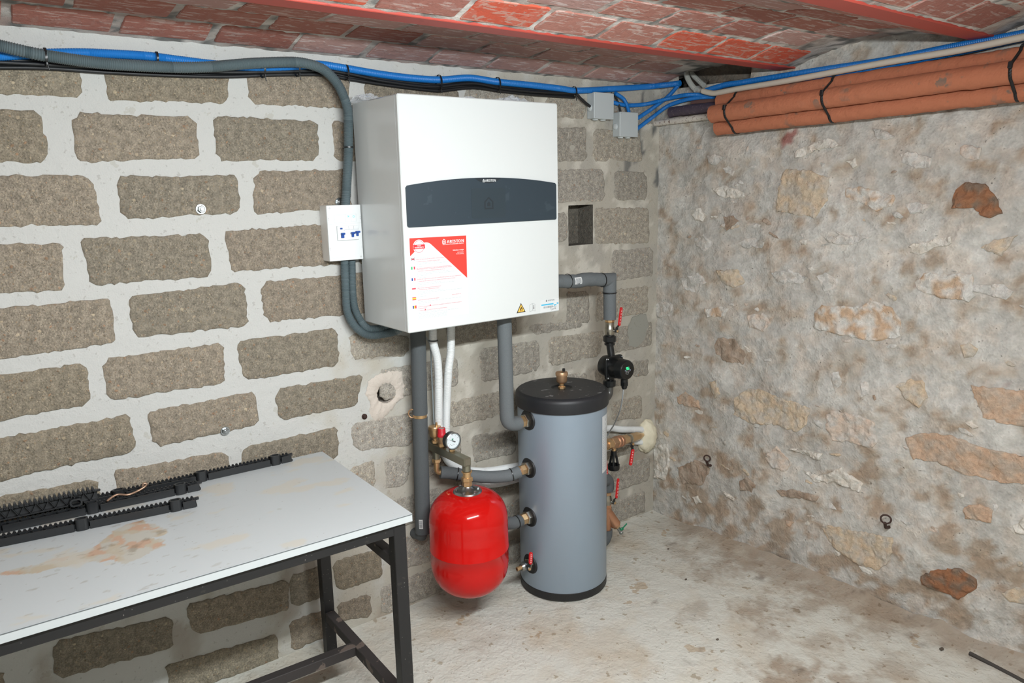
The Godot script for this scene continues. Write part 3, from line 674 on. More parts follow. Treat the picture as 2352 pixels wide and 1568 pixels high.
	M.tank = surface("silver grey tank jacket", rgb(162, 177, 190), 0.38, layered(nf, Color(0.93, 0.94, 0.95), [[ff, 130, 220, Color(1, 1, 1, 0.7)], [fm, 150, 230, Color(0.88, 0.89, 0.9, 0.5)]]), null, 5.0)
	M.tank.metallic = 0.35
	M.lid = surface("dusty black lid", Color.WHITE, 0.55, layered(nf, rgb(48, 50, 52), [[noise_bytes(nf, 71, 0.018, 5), 110, 205, Color(0.50, 0.50, 0.50, 0.85)], [noise_bytes(nf, 72, 0.06, 4), 140, 220, Color(0.58, 0.58, 0.58, 0.6)]]), null, 2.6)
	M.lid_side = surface("black lid rim", rgb(36, 38, 41), 0.5, layered(nf, Color(0.9, 0.9, 0.92), [[fm, 140, 220, Color(1, 1, 1, 0.6)]]), null, 4.0)
	M.base_ring = surface("speckled black base", Color.WHITE, 0.5, layered(nf, rgb(26, 27, 28), [[noise_bytes(nf, 73, 0.4, 1), 196, 220, Color(0.35, 0.34, 0.33, 0.8)]]), null, 5.0)
	M.spray_foam = surface("cream expanding foam", rgb(226, 220, 196), 0.6, null, M.plaster_rel, 6.0, 0.8)
	M.frame = surface("chipped black paint", Color.WHITE, 0.5, layered(nf, rgb(25, 25, 26), [[noise_bytes(nf, 81, 0.03, 4), 130, 215, Color(0.2, 0.19, 0.18, 0.7)], [noise_bytes(nf, 82, 0.22, 1), 232, 244, Color(0.62, 0.60, 0.57, 0.9)]]), null, 2.2)
	M.frame_dusty = surface("dusty black paint", Color.WHITE, 0.75, layered(nf, rgb(50, 46, 45), [[noise_bytes(nf, 83, 0.02, 5), 70, 190, Color(0.42, 0.37, 0.34, 0.85)], [noise_bytes(nf, 84, 0.16, 2), 200, 235, Color(0.16, 0.13, 0.12, 0.7)]]), null, 1.6)
	M.laminate = surface("pale grey laminate", Color.WHITE, 0.42, layered(nf, Color(0.97, 0.97, 0.97), [[noise_bytes(nf, 85, 0.03, 5), 150, 235, Color(0.86, 0.85, 0.82, 0.5)], [noise_bytes(nf, 86, 0.3, 2), 224, 240, Color(0.6, 0.58, 0.54, 0.6)]]), null, 1.7, 1.0, true)
	M.laminate_edge = plain(rgb(186, 192, 193), 0.45)
	M.rust = plain(rgb(74, 56, 50), 0.75, 0.4)
	M.wrap = StandardMaterial3D.new(); M.wrap.albedo_color = Color(0.93, 0.96, 0.98, 0.28); M.wrap.roughness = 0.08; M.wrap.transparency = BaseMaterial3D.TRANSPARENCY_ALPHA
	M.glass = StandardMaterial3D.new(); M.glass.albedo_color = Color(0.95, 0.98, 1.0, 0.08); M.glass.roughness = 0.03; M.glass.transparency = BaseMaterial3D.TRANSPARENCY_ALPHA
	M.green_led = plain(rgb(60, 230, 150), 0.5); M.green_led.emission_enabled = true; M.green_led.emission = rgb(60, 240, 150); M.green_led.emission_energy_multiplier = 1.6

# ------------------------------------------------------------------ floor
func floor_height(x: float, z: float) -> float:
	# screed that is a little uneven and banks up with dirt against the stone wall
	var y := lumps.get_noise_2d(x * 0.6, z * 0.6) * 0.006 + grit.get_noise_2d(x, z) * 0.0012 - 0.003
	y += 0.055 * exp(-absf(x) / 0.085) * smoothstep(0.05, 0.5, z) * (0.7 + 0.5 * lumps.get_noise_1d(z * 1.5))
	y += 0.008 * exp(-z / 0.05)
	return y

func spot(x: float, z: float, cx: float, cz: float, rx: float, rz: float) -> float:
	# a stain with a ragged outline
	var d := sqrt(pow((x - cx) / rx, 2) + pow((z - cz) / rz, 2)) + blots.get_noise_2d(x * 2.4 + cx, z * 2.4) * 0.9 + grit.get_noise_2d(x * 1.5, z * 1.5) * 0.6
	return smoothstep(1.25, 0.2, d)

func make_floor() -> void:
	var pale := lin(rgb(205, 205, 199)); var dust := lin(rgb(190, 178, 161)); var dirt := lin(rgb(150, 132, 114)); var soot := lin(rgb(112, 100, 90))
	var spots := [[-0.42, 0.95, 0.16, 0.10, 0.8], [-0.30, 0.62, 0.14, 0.12, 0.7], [-0.62, 0.80, 0.10, 0.06, 0.55], [-0.78, 1.30, 0.24, 0.12, 1.0], [-0.62, 1.46, 0.16, 0.10, 0.9], [-0.45, 1.24, 0.10, 0.08, 0.6], [-0.95, 1.42, 0.16, 0.09, 0.8], [-0.22, 1.06, 0.20, 0.07, 0.7], [-0.14, 1.30, 0.16, 0.09, 0.7], [-0.55, 1.08, 0.08, 0.05, 0.6], [-0.36, 1.50, 0.12, 0.08, 0.6], [-1.45, 0.42, 0.10, 0.05, 0.35], [-0.25, 0.40, 0.08, 0.10, 0.5], [-0.12, 0.80, 0.10, 0.3, 0.6]]
	var at := func(i: int, j: int) -> Vector3:
		var x := ROOM_X * i / 340.0; var z := ROOM_Z * j / 340.0
		return Vector3(x, floor_height(x, z), z)
	var col := func(q: Vector3) -> Color:
		var t := smoothstep(0.05, 0.45, blots.get_noise_2d(q.x * 0.55 + 3.0, q.z * 0.55))
		var c := pale.lerp(dust, t * 0.45 + 0.25 * smoothstep(0.0, 0.4, grit.get_noise_2d(q.x * 0.35, q.z * 0.35)))
		c = c.lerp(dirt, 0.7 * smoothstep(0.22, 0.02, -q.x + blots.get_noise_2d(q.x * 3.0, q.z * 3.0) * 0.12) * smoothstep(0.0, 0.3, q.z))
		for s in spots:
			var w: float = spot(q.x, q.z, s[0], s[1], s[2], s[3]) * s[4]
			if w > 0.0: c = c.lerp(dirt, w * 0.8)
		var k := smoothstep(0.34, 0.62, grit.get_noise_2d(q.x * 0.5 + 9.0, q.z * 0.5)) * smoothstep(-0.05, 0.3, blots.get_noise_2d(q.x + 5.0, q.z))
		return c.lerp(soot, k * 0.6 * smoothstep(-1.2, -0.7, q.x))
	var uv := func(q: Vector3) -> Vector2: return Vector2(q.x, q.z)
	var am := ArrayMesh.new()
	am.add_surface_from_arrays(Mesh.PRIMITIVE_TRIANGLES, sheet(340, 340, at, col, uv))
	var f := part("floor", am, M.floor); f.set_meta("kind", "structure"); f.set_meta("label", "dusty pale concrete floor with brown dirt stains")
	var st := tool(); box(st, Vector3(ROOM_X / 2, -0.12, ROOM_Z / 2), Vector3(-ROOM_X + 0.6, 0.2, ROOM_Z + 0.6)); part("slab", st, plain(rgb(150, 145, 135), 0.95), f)

# ------------------------------------------------------------------ the block wall
const HOLE := [-0.606, 1.475, -0.453, 1.658]        # a missing half block: x0, y0, x1, y1
const BORE := [-1.632, 0.905, -1.536, 1.001]        # square cut behind the round hole

func lines(a: float, b: float, step: float, through: Array) -> PackedFloat32Array:
	var n := int(round((b - a) / step)); var o := PackedFloat32Array()
	for k in n + 1: o.append(a + (b - a) * k / n)
	for t in through:
		var best := 0
		for k in o.size():
			if absf(o[k] - t) < absf(o[best] - t): best = k
		o[best] = t
	return o

func make_wall_back() -> void:
	var xs := lines(ROOM_X, 0.02, 0.016, [HOLE[0], HOLE[2], BORE[0], BORE[2]])
	var ys := lines(-0.03, 2.33, 0.016, [HOLE[1], HOLE[3], BORE[1], BORE[3]])
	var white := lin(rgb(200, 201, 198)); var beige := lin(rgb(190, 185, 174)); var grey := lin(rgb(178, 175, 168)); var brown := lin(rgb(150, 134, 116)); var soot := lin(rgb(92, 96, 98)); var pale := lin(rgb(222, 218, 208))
	var at := func(i: int, j: int) -> Vector3:
		var x := xs[i]; var y := ys[j]
		var z := lumps.get_noise_2d(x * 2.0, y * 2.0) * 0.003 + grit.get_noise_2d(x * 1.2, y * 1.2) * 0.0022
		if x > -1.35: z += blots.get_noise_2d(x * 2.0, y * 2.0) * 0.003
		return Vector3(x, y, z)
	var col := func(q: Vector3) -> Color:
		var wv := blots.get_noise_2d(q.x * 1.3, q.y * 1.3)
		# white repointing on the left; sandy older mortar low down and towards the corner
		var t := smoothstep(-0.12, 0.12, (q.x + 1.75) * 0.55 + (0.55 - q.y) * 0.25 + wv * 0.35)
		var c := white.lerp(beige, t)
		c = c.lerp(grey, smoothstep(-0.1, 0.35, wv) * 0.55 * smoothstep(-1.1, -0.5, q.x))
		c = c.lerp(pale, smoothstep(0.15, 0.35, blots.get_noise_2d(q.x * 2.2 + 7.0, q.y * 2.2)) * 0.7 * smoothstep(-1.6, -1.0, q.x))
		c = c.lerp(brown, smoothstep(0.1, 0.4, blots.get_noise_2d(q.x * 0.9 + 20.0, q.y * 0.9)) * 0.5 * smoothstep(0.75, 0.35, q.y))
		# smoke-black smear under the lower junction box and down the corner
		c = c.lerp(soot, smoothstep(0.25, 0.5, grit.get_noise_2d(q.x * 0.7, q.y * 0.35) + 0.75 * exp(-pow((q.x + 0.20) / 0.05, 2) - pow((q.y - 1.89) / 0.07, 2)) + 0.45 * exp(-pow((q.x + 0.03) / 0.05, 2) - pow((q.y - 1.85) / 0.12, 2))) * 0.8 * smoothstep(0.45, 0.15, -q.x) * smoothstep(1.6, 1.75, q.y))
		return c
	var uv := func(q: Vector3) -> Vector2: return Vector2(q.x, q.y)
	var skip := func(i: int, j: int) -> bool:
		var x := (xs[i] + xs[i + 1]) / 2; var y := (ys[j] + ys[j + 1]) / 2
		for r in [HOLE, BORE]:
			if x > r[0] and x < r[2] and y > r[1] and y < r[3]: return true
		return false
	var am := ArrayMesh.new()
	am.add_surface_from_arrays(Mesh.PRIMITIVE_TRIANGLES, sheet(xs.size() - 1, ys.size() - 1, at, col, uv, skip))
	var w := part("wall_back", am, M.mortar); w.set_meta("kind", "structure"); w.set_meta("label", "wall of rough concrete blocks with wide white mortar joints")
	var core := surface("wall core", rgb(150, 146, 138), 0.95, M.block_tex, M.block_rel, 2.1, 1.0)
	var st := tool()
	box(st, Vector3(ROOM_X / 2, 1.15, -0.2), Vector3(-ROOM_X + 0.6, 2.7, 0.2))
	part("masonry_core", st, core, w)
	# cheeks of the missing half block
	st = tool()
	for r in [HOLE, BORE]:
		var a := Vector3(r[0], r[1], 0.002); var b := Vector3(r[2], r[3], 0.002); var dz := Vector3(0, 0, -0.11)
		quad(st, Vector3(a.x, a.y, a.z), Vector3(a.x, b.y, a.z), Vector3(a.x, b.y, a.z) + dz, Vector3(a.x, a.y, a.z) + dz)
		quad(st, Vector3(b.x, b.y, a.z), Vector3(b.x, a.y, a.z), Vector3(b.x, a.y, a.z) + dz, Vector3(b.x, b.y, a.z) + dz)
		quad(st, Vector3(a.x, b.y, a.z), Vector3(b.x, b.y, a.z), Vector3(b.x, b.y, a.z) + dz, Vector3(a.x, b.y, a.z) + dz)
		quad(st, Vector3(b.x, a.y, a.z), Vector3(a.x, a.y, a.z), Vector3(a.x, a.y, a.z) + dz, Vector3(b.x, a.y, a.z) + dz)
	part("recess_cheeks", st, core, w)
	# the ring of pale plaster knocked about the round pipe hole
	st = tool()
	var c := Vector2(-1.584, 0.953); var seg := 64
	var patch := [Vector2(-0.088, 0.010), Vector2(-0.072, 0.062), Vector2(-0.030, 0.082), Vector2(0.028, 0.088), Vector2(0.078, 0.078), Vector2(0.086, 0.010), Vector2(0.080, -0.032), Vector2(0.045, -0.045), Vector2(0.028, -0.070), Vector2(-0.020, -0.100), Vector2(-0.055, -0.105), Vector2(-0.080, -0.072), Vector2(-0.070, -0.030)]
	var ring := []
	for k in seg:
		var a := TAU * k / seg; var dir := Vector2(cos(a), sin(a))
		var r1 := 0.06
		for e in patch.size():
			var hit = Geometry2D.segment_intersects_segment(Vector2.ZERO, dir * 0.3, patch[e], patch[(e + 1) % patch.size()])
			if hit != null: r1 = maxf(r1, hit.length())
		r1 += 0.008 * grit.get_noise_2d(dir.x * 0.5, dir.y * 0.5)
		var r0 := 0.040 + 0.004 * grit.get_noise_2d(dir.x * 0.2 + 4.0, dir.y * 0.2)
		ring.append([c + dir * r0, c + dir * (r0 + 0.010), c + dir * lerpf(r0 + 0.010, r1, 0.75), c + dir * r1])
	st.set_smooth_group(2)
	for k in seg:
		var p = ring[k]; var q = ring[(k + 1) % seg]
		var hts := [0.002, 0.008, 0.009, 0.001]
		for j in 3:
			var n0 := grit.get_noise_2d(p[j].x * 3, p[j].y * 3) * 0.006 if j > 0 else 0.0
			var n1 := grit.get_noise_2d(q[j].x * 3, q[j].y * 3) * 0.006 if j > 0 else 0.0
			var m0 := grit.get_noise_2d(p[j + 1].x * 3, p[j + 1].y * 3) * 0.006 if j < 2 else 0.0
			var m1 := grit.get_noise_2d(q[j + 1].x * 3, q[j + 1].y * 3) * 0.006 if j < 2 else 0.0
			quad(st, Vector3(p[j].x, p[j].y, hts[j] + n0), Vector3(q[j].x, q[j].y, hts[j] + n1), Vector3(q[j + 1].x, q[j + 1].y, hts[j + 1] + m1), Vector3(p[j + 1].x, p[j + 1].y, hts[j + 1] + m0))
		quad(st, Vector3(q[0].x, q[0].y, 0.004), Vector3(p[0].x, p[0].y, 0.004), Vector3(p[0].x, p[0].y, -0.1), Vector3(q[0].x, q[0].y, -0.1))
	part("plaster_collar", st, surface("broken plaster", rgb(214, 204, 194), 0.95, M.plaster_tex, M.plaster_rel, 5.0, 1.6), w, "pale broken plaster around the pipe hole")
	# the smooth grey cement patch near the corner
	st = tool(); var pts := PackedVector2Array()
	var raw := [Vector2(-0.216, 1.025), Vector2(-0.179, 1.092), Vector2(-0.12, 1.10), Vector2(-0.083, 1.094), Vector2(-0.066, 1.046), Vector2(-0.094, 0.963), Vector2(-0.145, 0.932), Vector2(-0.206, 0.945)]
	plate(st, ragged(raw, 0.004, 0.012), 0.006, Transform3D(Basis.IDENTITY, Vector3(0, 0, 0.0)), 0.002)
	part("cement_patch", st, surface("smooth cement", rgb(160, 160, 152), 0.9, M.plaster_tex, null, 4.0), w, "smooth grey cement patch")
	make_blocks(w)

# a closed outline resampled every `step` with ragged edges
func ragged(raw: Array, amp: float, step: float) -> PackedVector2Array:
	var o := PackedVector2Array(); var n := raw.size()
	for k in n:
		var a: Vector2 = raw[k]; var b: Vector2 = raw[(k + 1) % n]
		var m := maxi(1, int(a.distance_to(b) / step))
		for j in m:
			var q := a.lerp(b, float(j) / m)
			o.append(q + Vector2(grit.get_noise_2d(q.x * 2.3, q.y * 2.3), grit.get_noise_2d(q.x * 2.3 + 40, q.y * 2.3)) * amp * 2.0)
	return o

# a rough-faced piece set into a wall: ragged outline in wall coordinates, a rim, then a bumpy face of small facets
func lump(st: SurfaceTool, outline: PackedVector2Array, to: Callable, proud: float, rough: float, tint: Callable, cell := 0.03, smooth := true) -> void:
	var pts := outline
	if Geometry2D.is_polygon_clockwise(pts): pts.reverse()
	var c := Vector2.ZERO; var lo := pts[0]; var hi := pts[0]
	for q in pts:
		c += q; lo = lo.min(q); hi = hi.max(q)
	c /= pts.size()
	var rim := PackedVector2Array()
	for q in pts: rim.append(q.move_toward(c, 0.0035))
	var inner := PackedVector2Array()
	for q in pts: inner.append(q.move_toward(c, 0.010))
	var all := PackedVector2Array(); all.append_array(rim); all.append_array(inner)
	var g := RandomNumberGenerator.new(); g.seed = int(absf(c.x) * 7919.0 + c.y * 104729.0)
	var y := lo.y + cell * 0.5
	while y < hi.y:
		var x := lo.x + cell * 0.5
		while x < hi.x:
			var q := Vector2(x + g.randf_range(-0.3, 0.3) * cell, y + g.randf_range(-0.3, 0.3) * cell)
			if Geometry2D.is_point_in_polygon(q, inner): all.append(q)
			x += cell
		y += cell
	var n := pts.size()
	var v := []
	for k in all.size():
		var w := all[k]
		var h := proud * (0.6 if k < n else 1.0) + rough * (0.5 * grit.get_noise_2d(w.x * 1.7, w.y * 1.7) + 0.9 * lumps.get_noise_2d(w.x * 7, w.y * 7) + 0.5 * grit.get_noise_2d(w.x * 0.7 + 5, w.y * 0.7)) * (0.35 if k < n else 1.0)
		v.append([to.call(w, h), tint.call(w)])
	st.set_smooth_group(3 if smooth else -1)
	for k in n:
		var k2 := (k + 1) % n
		var a: Vector3 = to.call(pts[k], -0.008); var b: Vector3 = to.call(pts[k2], -0.008)
		for t in [[a, v[k][1]], v[k], v[k2], [a, v[k][1]], v[k2], [b, v[k2][1]]]:
			st.set_color(t[1]); st.add_vertex(t[0])
	var idx := Geometry2D.triangulate_delaunay(all)
	for k in range(0, idx.size(), 3):
		var p := [all[idx[k]], all[idx[k + 1]], all[idx[k + 2]]]
		var m: Vector2 = (p[0] + p[1] + p[2]) / 3.0
		if not Geometry2D.is_point_in_polygon(m, rim): continue
		var o := [v[idx[k]], v[idx[k + 1]], v[idx[k + 2]]]
		if (p[1] - p[0]).cross(p[2] - p[0]) > 0.0: o.reverse()
		for t in o:
			st.set_color(t[1]); st.add_vertex(t[0])

func make_blocks(w: Node3D) -> void:
	var rows := {1: [2.030, 2.128], 2: [1.846, 1.990], 3: [1.668, 1.810], 4: [1.472, 1.622], 5: [1.286, 1.436], 6: [1.100, 1.243], 7: [0.924, 1.053], 8: [0.745, 0.864], 9: [0.556, 0.684], 10: [0.372, 0.500], 11: [0.185, 0.322], 12: [0.012, 0.136]}
	var all := []
	for b in BLOCKS: all.append([b[0], PackedVector2Array([Vector2(b[1], b[2]), Vector2(b[3], b[4]), Vector2(b[5], b[6]), Vector2(b[7], b[8])])])
	# the rest of the bond, where pipes, the unit or the table hide it or the frame ends
	for r in rows:
		var off: float = -2.49 if r % 2 == 1 else -2.60
		for k in range(-4, 7):
			var x0 := off + 0.427 * k + 0.026; var x1 := off + 0.427 * (k + 1) - 0.026
			if x1 < ROOM_X or x0 > -0.06: continue
			x0 = maxf(x0, ROOM_X); x1 = minf(x1, -0.03)
			if x1 - x0 < 0.09: continue
			var clash := false
			for t in BLOCKS:
				if t[0] != r: continue
				var a: float = minf(t[1], t[7]); var e: float = maxf(t[3], t[5])
				if x0 < e - 0.01 and x1 > a + 0.01:
					var left := maxf(x0, e + 0.04); var right := minf(x1, a - 0.04)
					if x1 - left > 0.12 and a <= x0 + 0.05: x0 = left
					elif right - x0 > 0.12 and e >= x1 - 0.05: x1 = right
					else: clash = true
			if clash: continue
			var y0: float = rows[r][0]; var y1: float = rows[r][1]
			all.append([r, PackedVector2Array([Vector2(x0, y1), Vector2(x1, y1 + rng.randf_range(-0.004, 0.004)), Vector2(x1, y0), Vector2(x0, y0 + rng.randf_range(-0.004, 0.004))])])
	var to := func(q: Vector2, h: float) -> Vector3: return Vector3(q.x, q.y, h)
	var none := func(_q: Vector2) -> Color: return Color.WHITE
	var k := 0
	for b in all:
		var q: PackedVector2Array = b[1]
		var cx := (q[0].x + q[1].x + q[2].x + q[3].x) / 4; var cy := (q[0].y + q[1].y + q[2].y + q[3].y) / 4
		if q[0].x < HOLE[2] and q[1].x > HOLE[0] and cy > HOLE[1] and cy < HOLE[3]: continue
		if absf(cx + 1.584) < 0.16 and absf(cy - 0.953) < 0.12: continue
		# cut the corners a little, then roughen the outline
		var raw := []
		for j in 4:
			var p := q[j]; var a := q[(j + 3) % 4]; var e := q[(j + 1) % 4]
			var cut := rng.randf_range(0.008, 0.026)
			raw.append(p.move_toward(a, cut)); raw.append(p.move_toward(e, cut))
		var st := tool()
		lump(st, ragged(raw, 0.0042, 0.014), to, 0.0030 if (cx > -1.0 or (cx > -1.72 and cy < 1.15)) else 0.0050, 0.0022, none)
		var washed := cx > -1.0 - 0.2 * sin(k * 2.1) or (cx > -1.72 and cy < 1.15)
		var m: Material = M.blocks_grey[k % 3] if washed else M.blocks[k % 5]
		part("block", st, m, w)
		k += 1

# ------------------------------------------------------------------ the rubble wall
const VOID := [0.12, 2.19, 0.52, 2.34]

func right_relief(z: float, y: float) -> float:
	return -(lumps.get_noise_2d(z * 1.1 + 50, y * 1.1) * 0.018 + blots.get_noise_2d(z * 1.6, y * 1.6 + 9) * 0.012 + grit.get_noise_2d(z, y) * 0.003) * smoothstep(-0.02, 0.12, z)

func make_wall_right() -> void:
	var zs := lines(-0.02, ROOM_Z, 0.018, [VOID[0], VOID[2]])
	var ys := lines(-0.05, 2.34, 0.016, [VOID[1]])
	var grey := lin(rgb(202, 200, 195)); var light := lin(rgb(212, 210, 205)); var tan_ := lin(rgb(192, 182, 168)); var dirt := lin(rgb(170, 152, 133)); var dark := lin(rgb(190, 187, 181)); var redp := lin(rgb(150, 84, 80))
	var at := func(i: int, j: int) -> Vector3:
		return Vector3(right_relief(zs[i], ys[j]), ys[j], zs[i])
	var col := func(q: Vector3) -> Color:
		var a := blots.get_noise_2d(q.z * 0.8 + 3.0, q.y * 0.8); var b := blots.get_noise_2d(q.z * 1.7 + 13.0, q.y * 1.7); var g := grit.get_noise_2d(q.z * 0.8, q.y * 0.8)
		var c := grey.lerp(light, smoothstep(-0.05, 0.35, a + g * 0.25))
		c = c.lerp(dark, smoothstep(0.0, 0.4, -a + g * 0.3) * 0.6)
		c = c.lerp(tan_, smoothstep(0.0, 0.28, b + g * 0.28 + 0.10 * lumps.get_noise_2d(q.z * 0.4, q.y * 0.4) - 0.04) * 0.6)
		c = c.lerp(dirt, smoothstep(0.10, 0.34, b * 0.9 + g * 0.5 + 0.34 * smoothstep(0.75, 0.0, q.y + 0.5 * a) - 0.16) * 0.8)
		var red := exp(-pow((q.z - 0.72 - (1.92 - q.y) * -0.5) / 0.03, 2) - pow((q.y - 1.93) / 0.05, 2))
		return c.lerp(redp, smoothstep(0.45, 0.7, red + g * 0.7) * 0.8)
	var uv := func(q: Vector3) -> Vector2: return Vector2(q.z, q.y)
	var skip := func(i: int, j: int) -> bool:
		var z := (zs[i] + zs[i + 1]) / 2; var y := (ys[j] + ys[j + 1]) / 2
		return z > VOID[0] and z < VOID[2] and y > VOID[1]
	var am := ArrayMesh.new()
	# i runs along z, j along y: z x y points to -x, into the room
	am.add_surface_from_arrays(Mesh.PRIMITIVE_TRIANGLES, sheet(zs.size() - 1, ys.size() - 1, at, col, uv, skip))
	var w := part("wall_right", am, M.old_plaster); w.set_meta("kind", "structure"); w.set_meta("label", "old rubble-stone wall smeared with grey plaster")
	var st := tool(); box(st, Vector3(0.26, 1.15, ROOM_Z / 2), Vector3(0.2, 2.7, ROOM_Z + 0.6)); part("masonry_core", st, plain(rgb(96, 92, 88), 0.95), w)
	st = tool()
	var z0: float = VOID[0]; var z1: float = VOID[2]; var y0: float = VOID[1]
	quad(st, Vector3(-0.012, y0, z1), Vector3(0.17, y0, z1), Vector3(0.17, y0, z0), Vector3(-0.012, y0, z0))
	part("ledge", st, surface("ledge plaster", rgb(176, 172, 164), 0.96, M.old_plaster_tex, M.old_plaster_rel, 1.35), w)
	st = tool(); blob(st, Vector3(0.075, 2.26, 0.33), Vector3(0.05, 0.11, 0.25), 18, 0.5); part("rubble_fill", st, surface("dark rubble", rgb(120, 112, 102), 0.95, M.old_plaster_tex, M.old_plaster_rel, 3.0, 1.4), w)
	var tones := {"w": [rgb(230, 227, 220), rgb(212, 208, 199)], "t": [rgb(212, 194, 170), rgb(200, 192, 180)], "r": [rgb(158, 112, 82), rgb(132, 114, 98)], "b": [rgb(184, 168, 152), rgb(164, 146, 130)], "g": [rgb(216, 214, 210), rgb(196, 194, 189)], "p": [rgb(216, 200, 186), rgb(208, 204, 198)], "m": [rgb(218, 216, 211), rgb(204, 178, 152)], "o": [rgb(204, 176, 152), rgb(192, 176, 160)]}
	var to := func(q: Vector2, h: float) -> Vector3: return Vector3(right_relief(q.x, q.y) - h, q.y, q.x)
	for s in STONES:
		var pts := PackedVector2Array(s[1])
		var c0: Color = lin(tones[s[0]][0]); var c1: Color = lin(tones[s[0]][1])
		var tint := func(q: Vector2) -> Color:
			return c0.lerp(c1, smoothstep(-0.15, 0.25, blots.get_noise_2d(q.x * 4.5 + 31.0, q.y * 4.5) + 0.3 * grit.get_noise_2d(q.x, q.y)))
		st = tool()
		var deep: float = {"r": 0.010, "w": 0.009, "b": 0.006, "g": 0.005, "o": 0.006}.get(s[0], 0.007)
		lump(st, ragged(s[1], 0.005, 0.013), to, deep, 0.011 if s[0] in ["w", "r"] else 0.007, tint, 0.014, false)
		part("stone", st, M.stone, w)
	# smaller chips of stone that break the plaster here and there
	var done_ := 0
	while done_ < 70:
		var z := rng.randf_range(0.06, 1.75); var y := rng.randf_range(0.10, 1.92)
		var free := true
		for s in STONES:
			if Geometry2D.is_point_in_polygon(Vector2(z, y), PackedVector2Array(s[1])): free = false
		if not free: continue
		var rw := rng.randf_range(0.010, 0.032); var rh := rng.randf_range(0.006, 0.016); var tilt := rng.randf_range(-0.5, 0.3)
		var raw := []
		for k in 7: raw.append(Vector2(z, y) + Vector2(cos(TAU * k / 7.0) * rw, sin(TAU * k / 7.0) * rh).rotated(tilt) * rng.randf_range(0.75, 1.2))
		var key: String = ["w", "g", "g", "p", "t", "b"][rng.randi() % 6]
		var c0: Color = lin(tones[key][0]); var c1: Color = lin(tones[key][1])
		var tint := func(q: Vector2) -> Color: return c0.lerp(c1, smoothstep(-0.2, 0.25, blots.get_noise_2d(q.x * 5.0, q.y * 5.0)))
		st = tool(); lump(st, ragged(raw, 0.003, 0.009), to, 0.005, 0.006, tint, 0.012, false); part("stone", st, M.stone, w)
		done_ += 1

func make_far_walls() -> void:
	for a in [["wall_left", Vector3(ROOM_X - 0.1, 1.15, ROOM_Z / 2), Vector3(0.2, 2.7, ROOM_Z + 0.4)], ["wall_front", Vector3(ROOM_X / 2, 1.15, ROOM_Z + 0.1), Vector3(-ROOM_X + 0.4, 2.7, 0.2)]]:
		var st := tool(); box(st, a[1], a[2])
		var w := part(a[0], st, surface("grey plaster", rgb(172, 170, 166), 0.95, M.plaster_tex, M.plaster_rel, 1.5)); w.set_meta("kind", "structure"); w.set_meta("label", "plain grey cellar wall outside the picture")

# ------------------------------------------------------------------ the vault
func vault(z: float) -> float:
	for b in BAYS:
		if z >= b[0] - 0.04 and z <= b[1] + 0.04:
			var t: float = clampf((z - b[0]) / (b[1] - b[0]), 0, 1) * 2.0 - 1.0
			return VAULT_Y + VAULT_RISE * (1.0 - t * t)
	return VAULT_Y

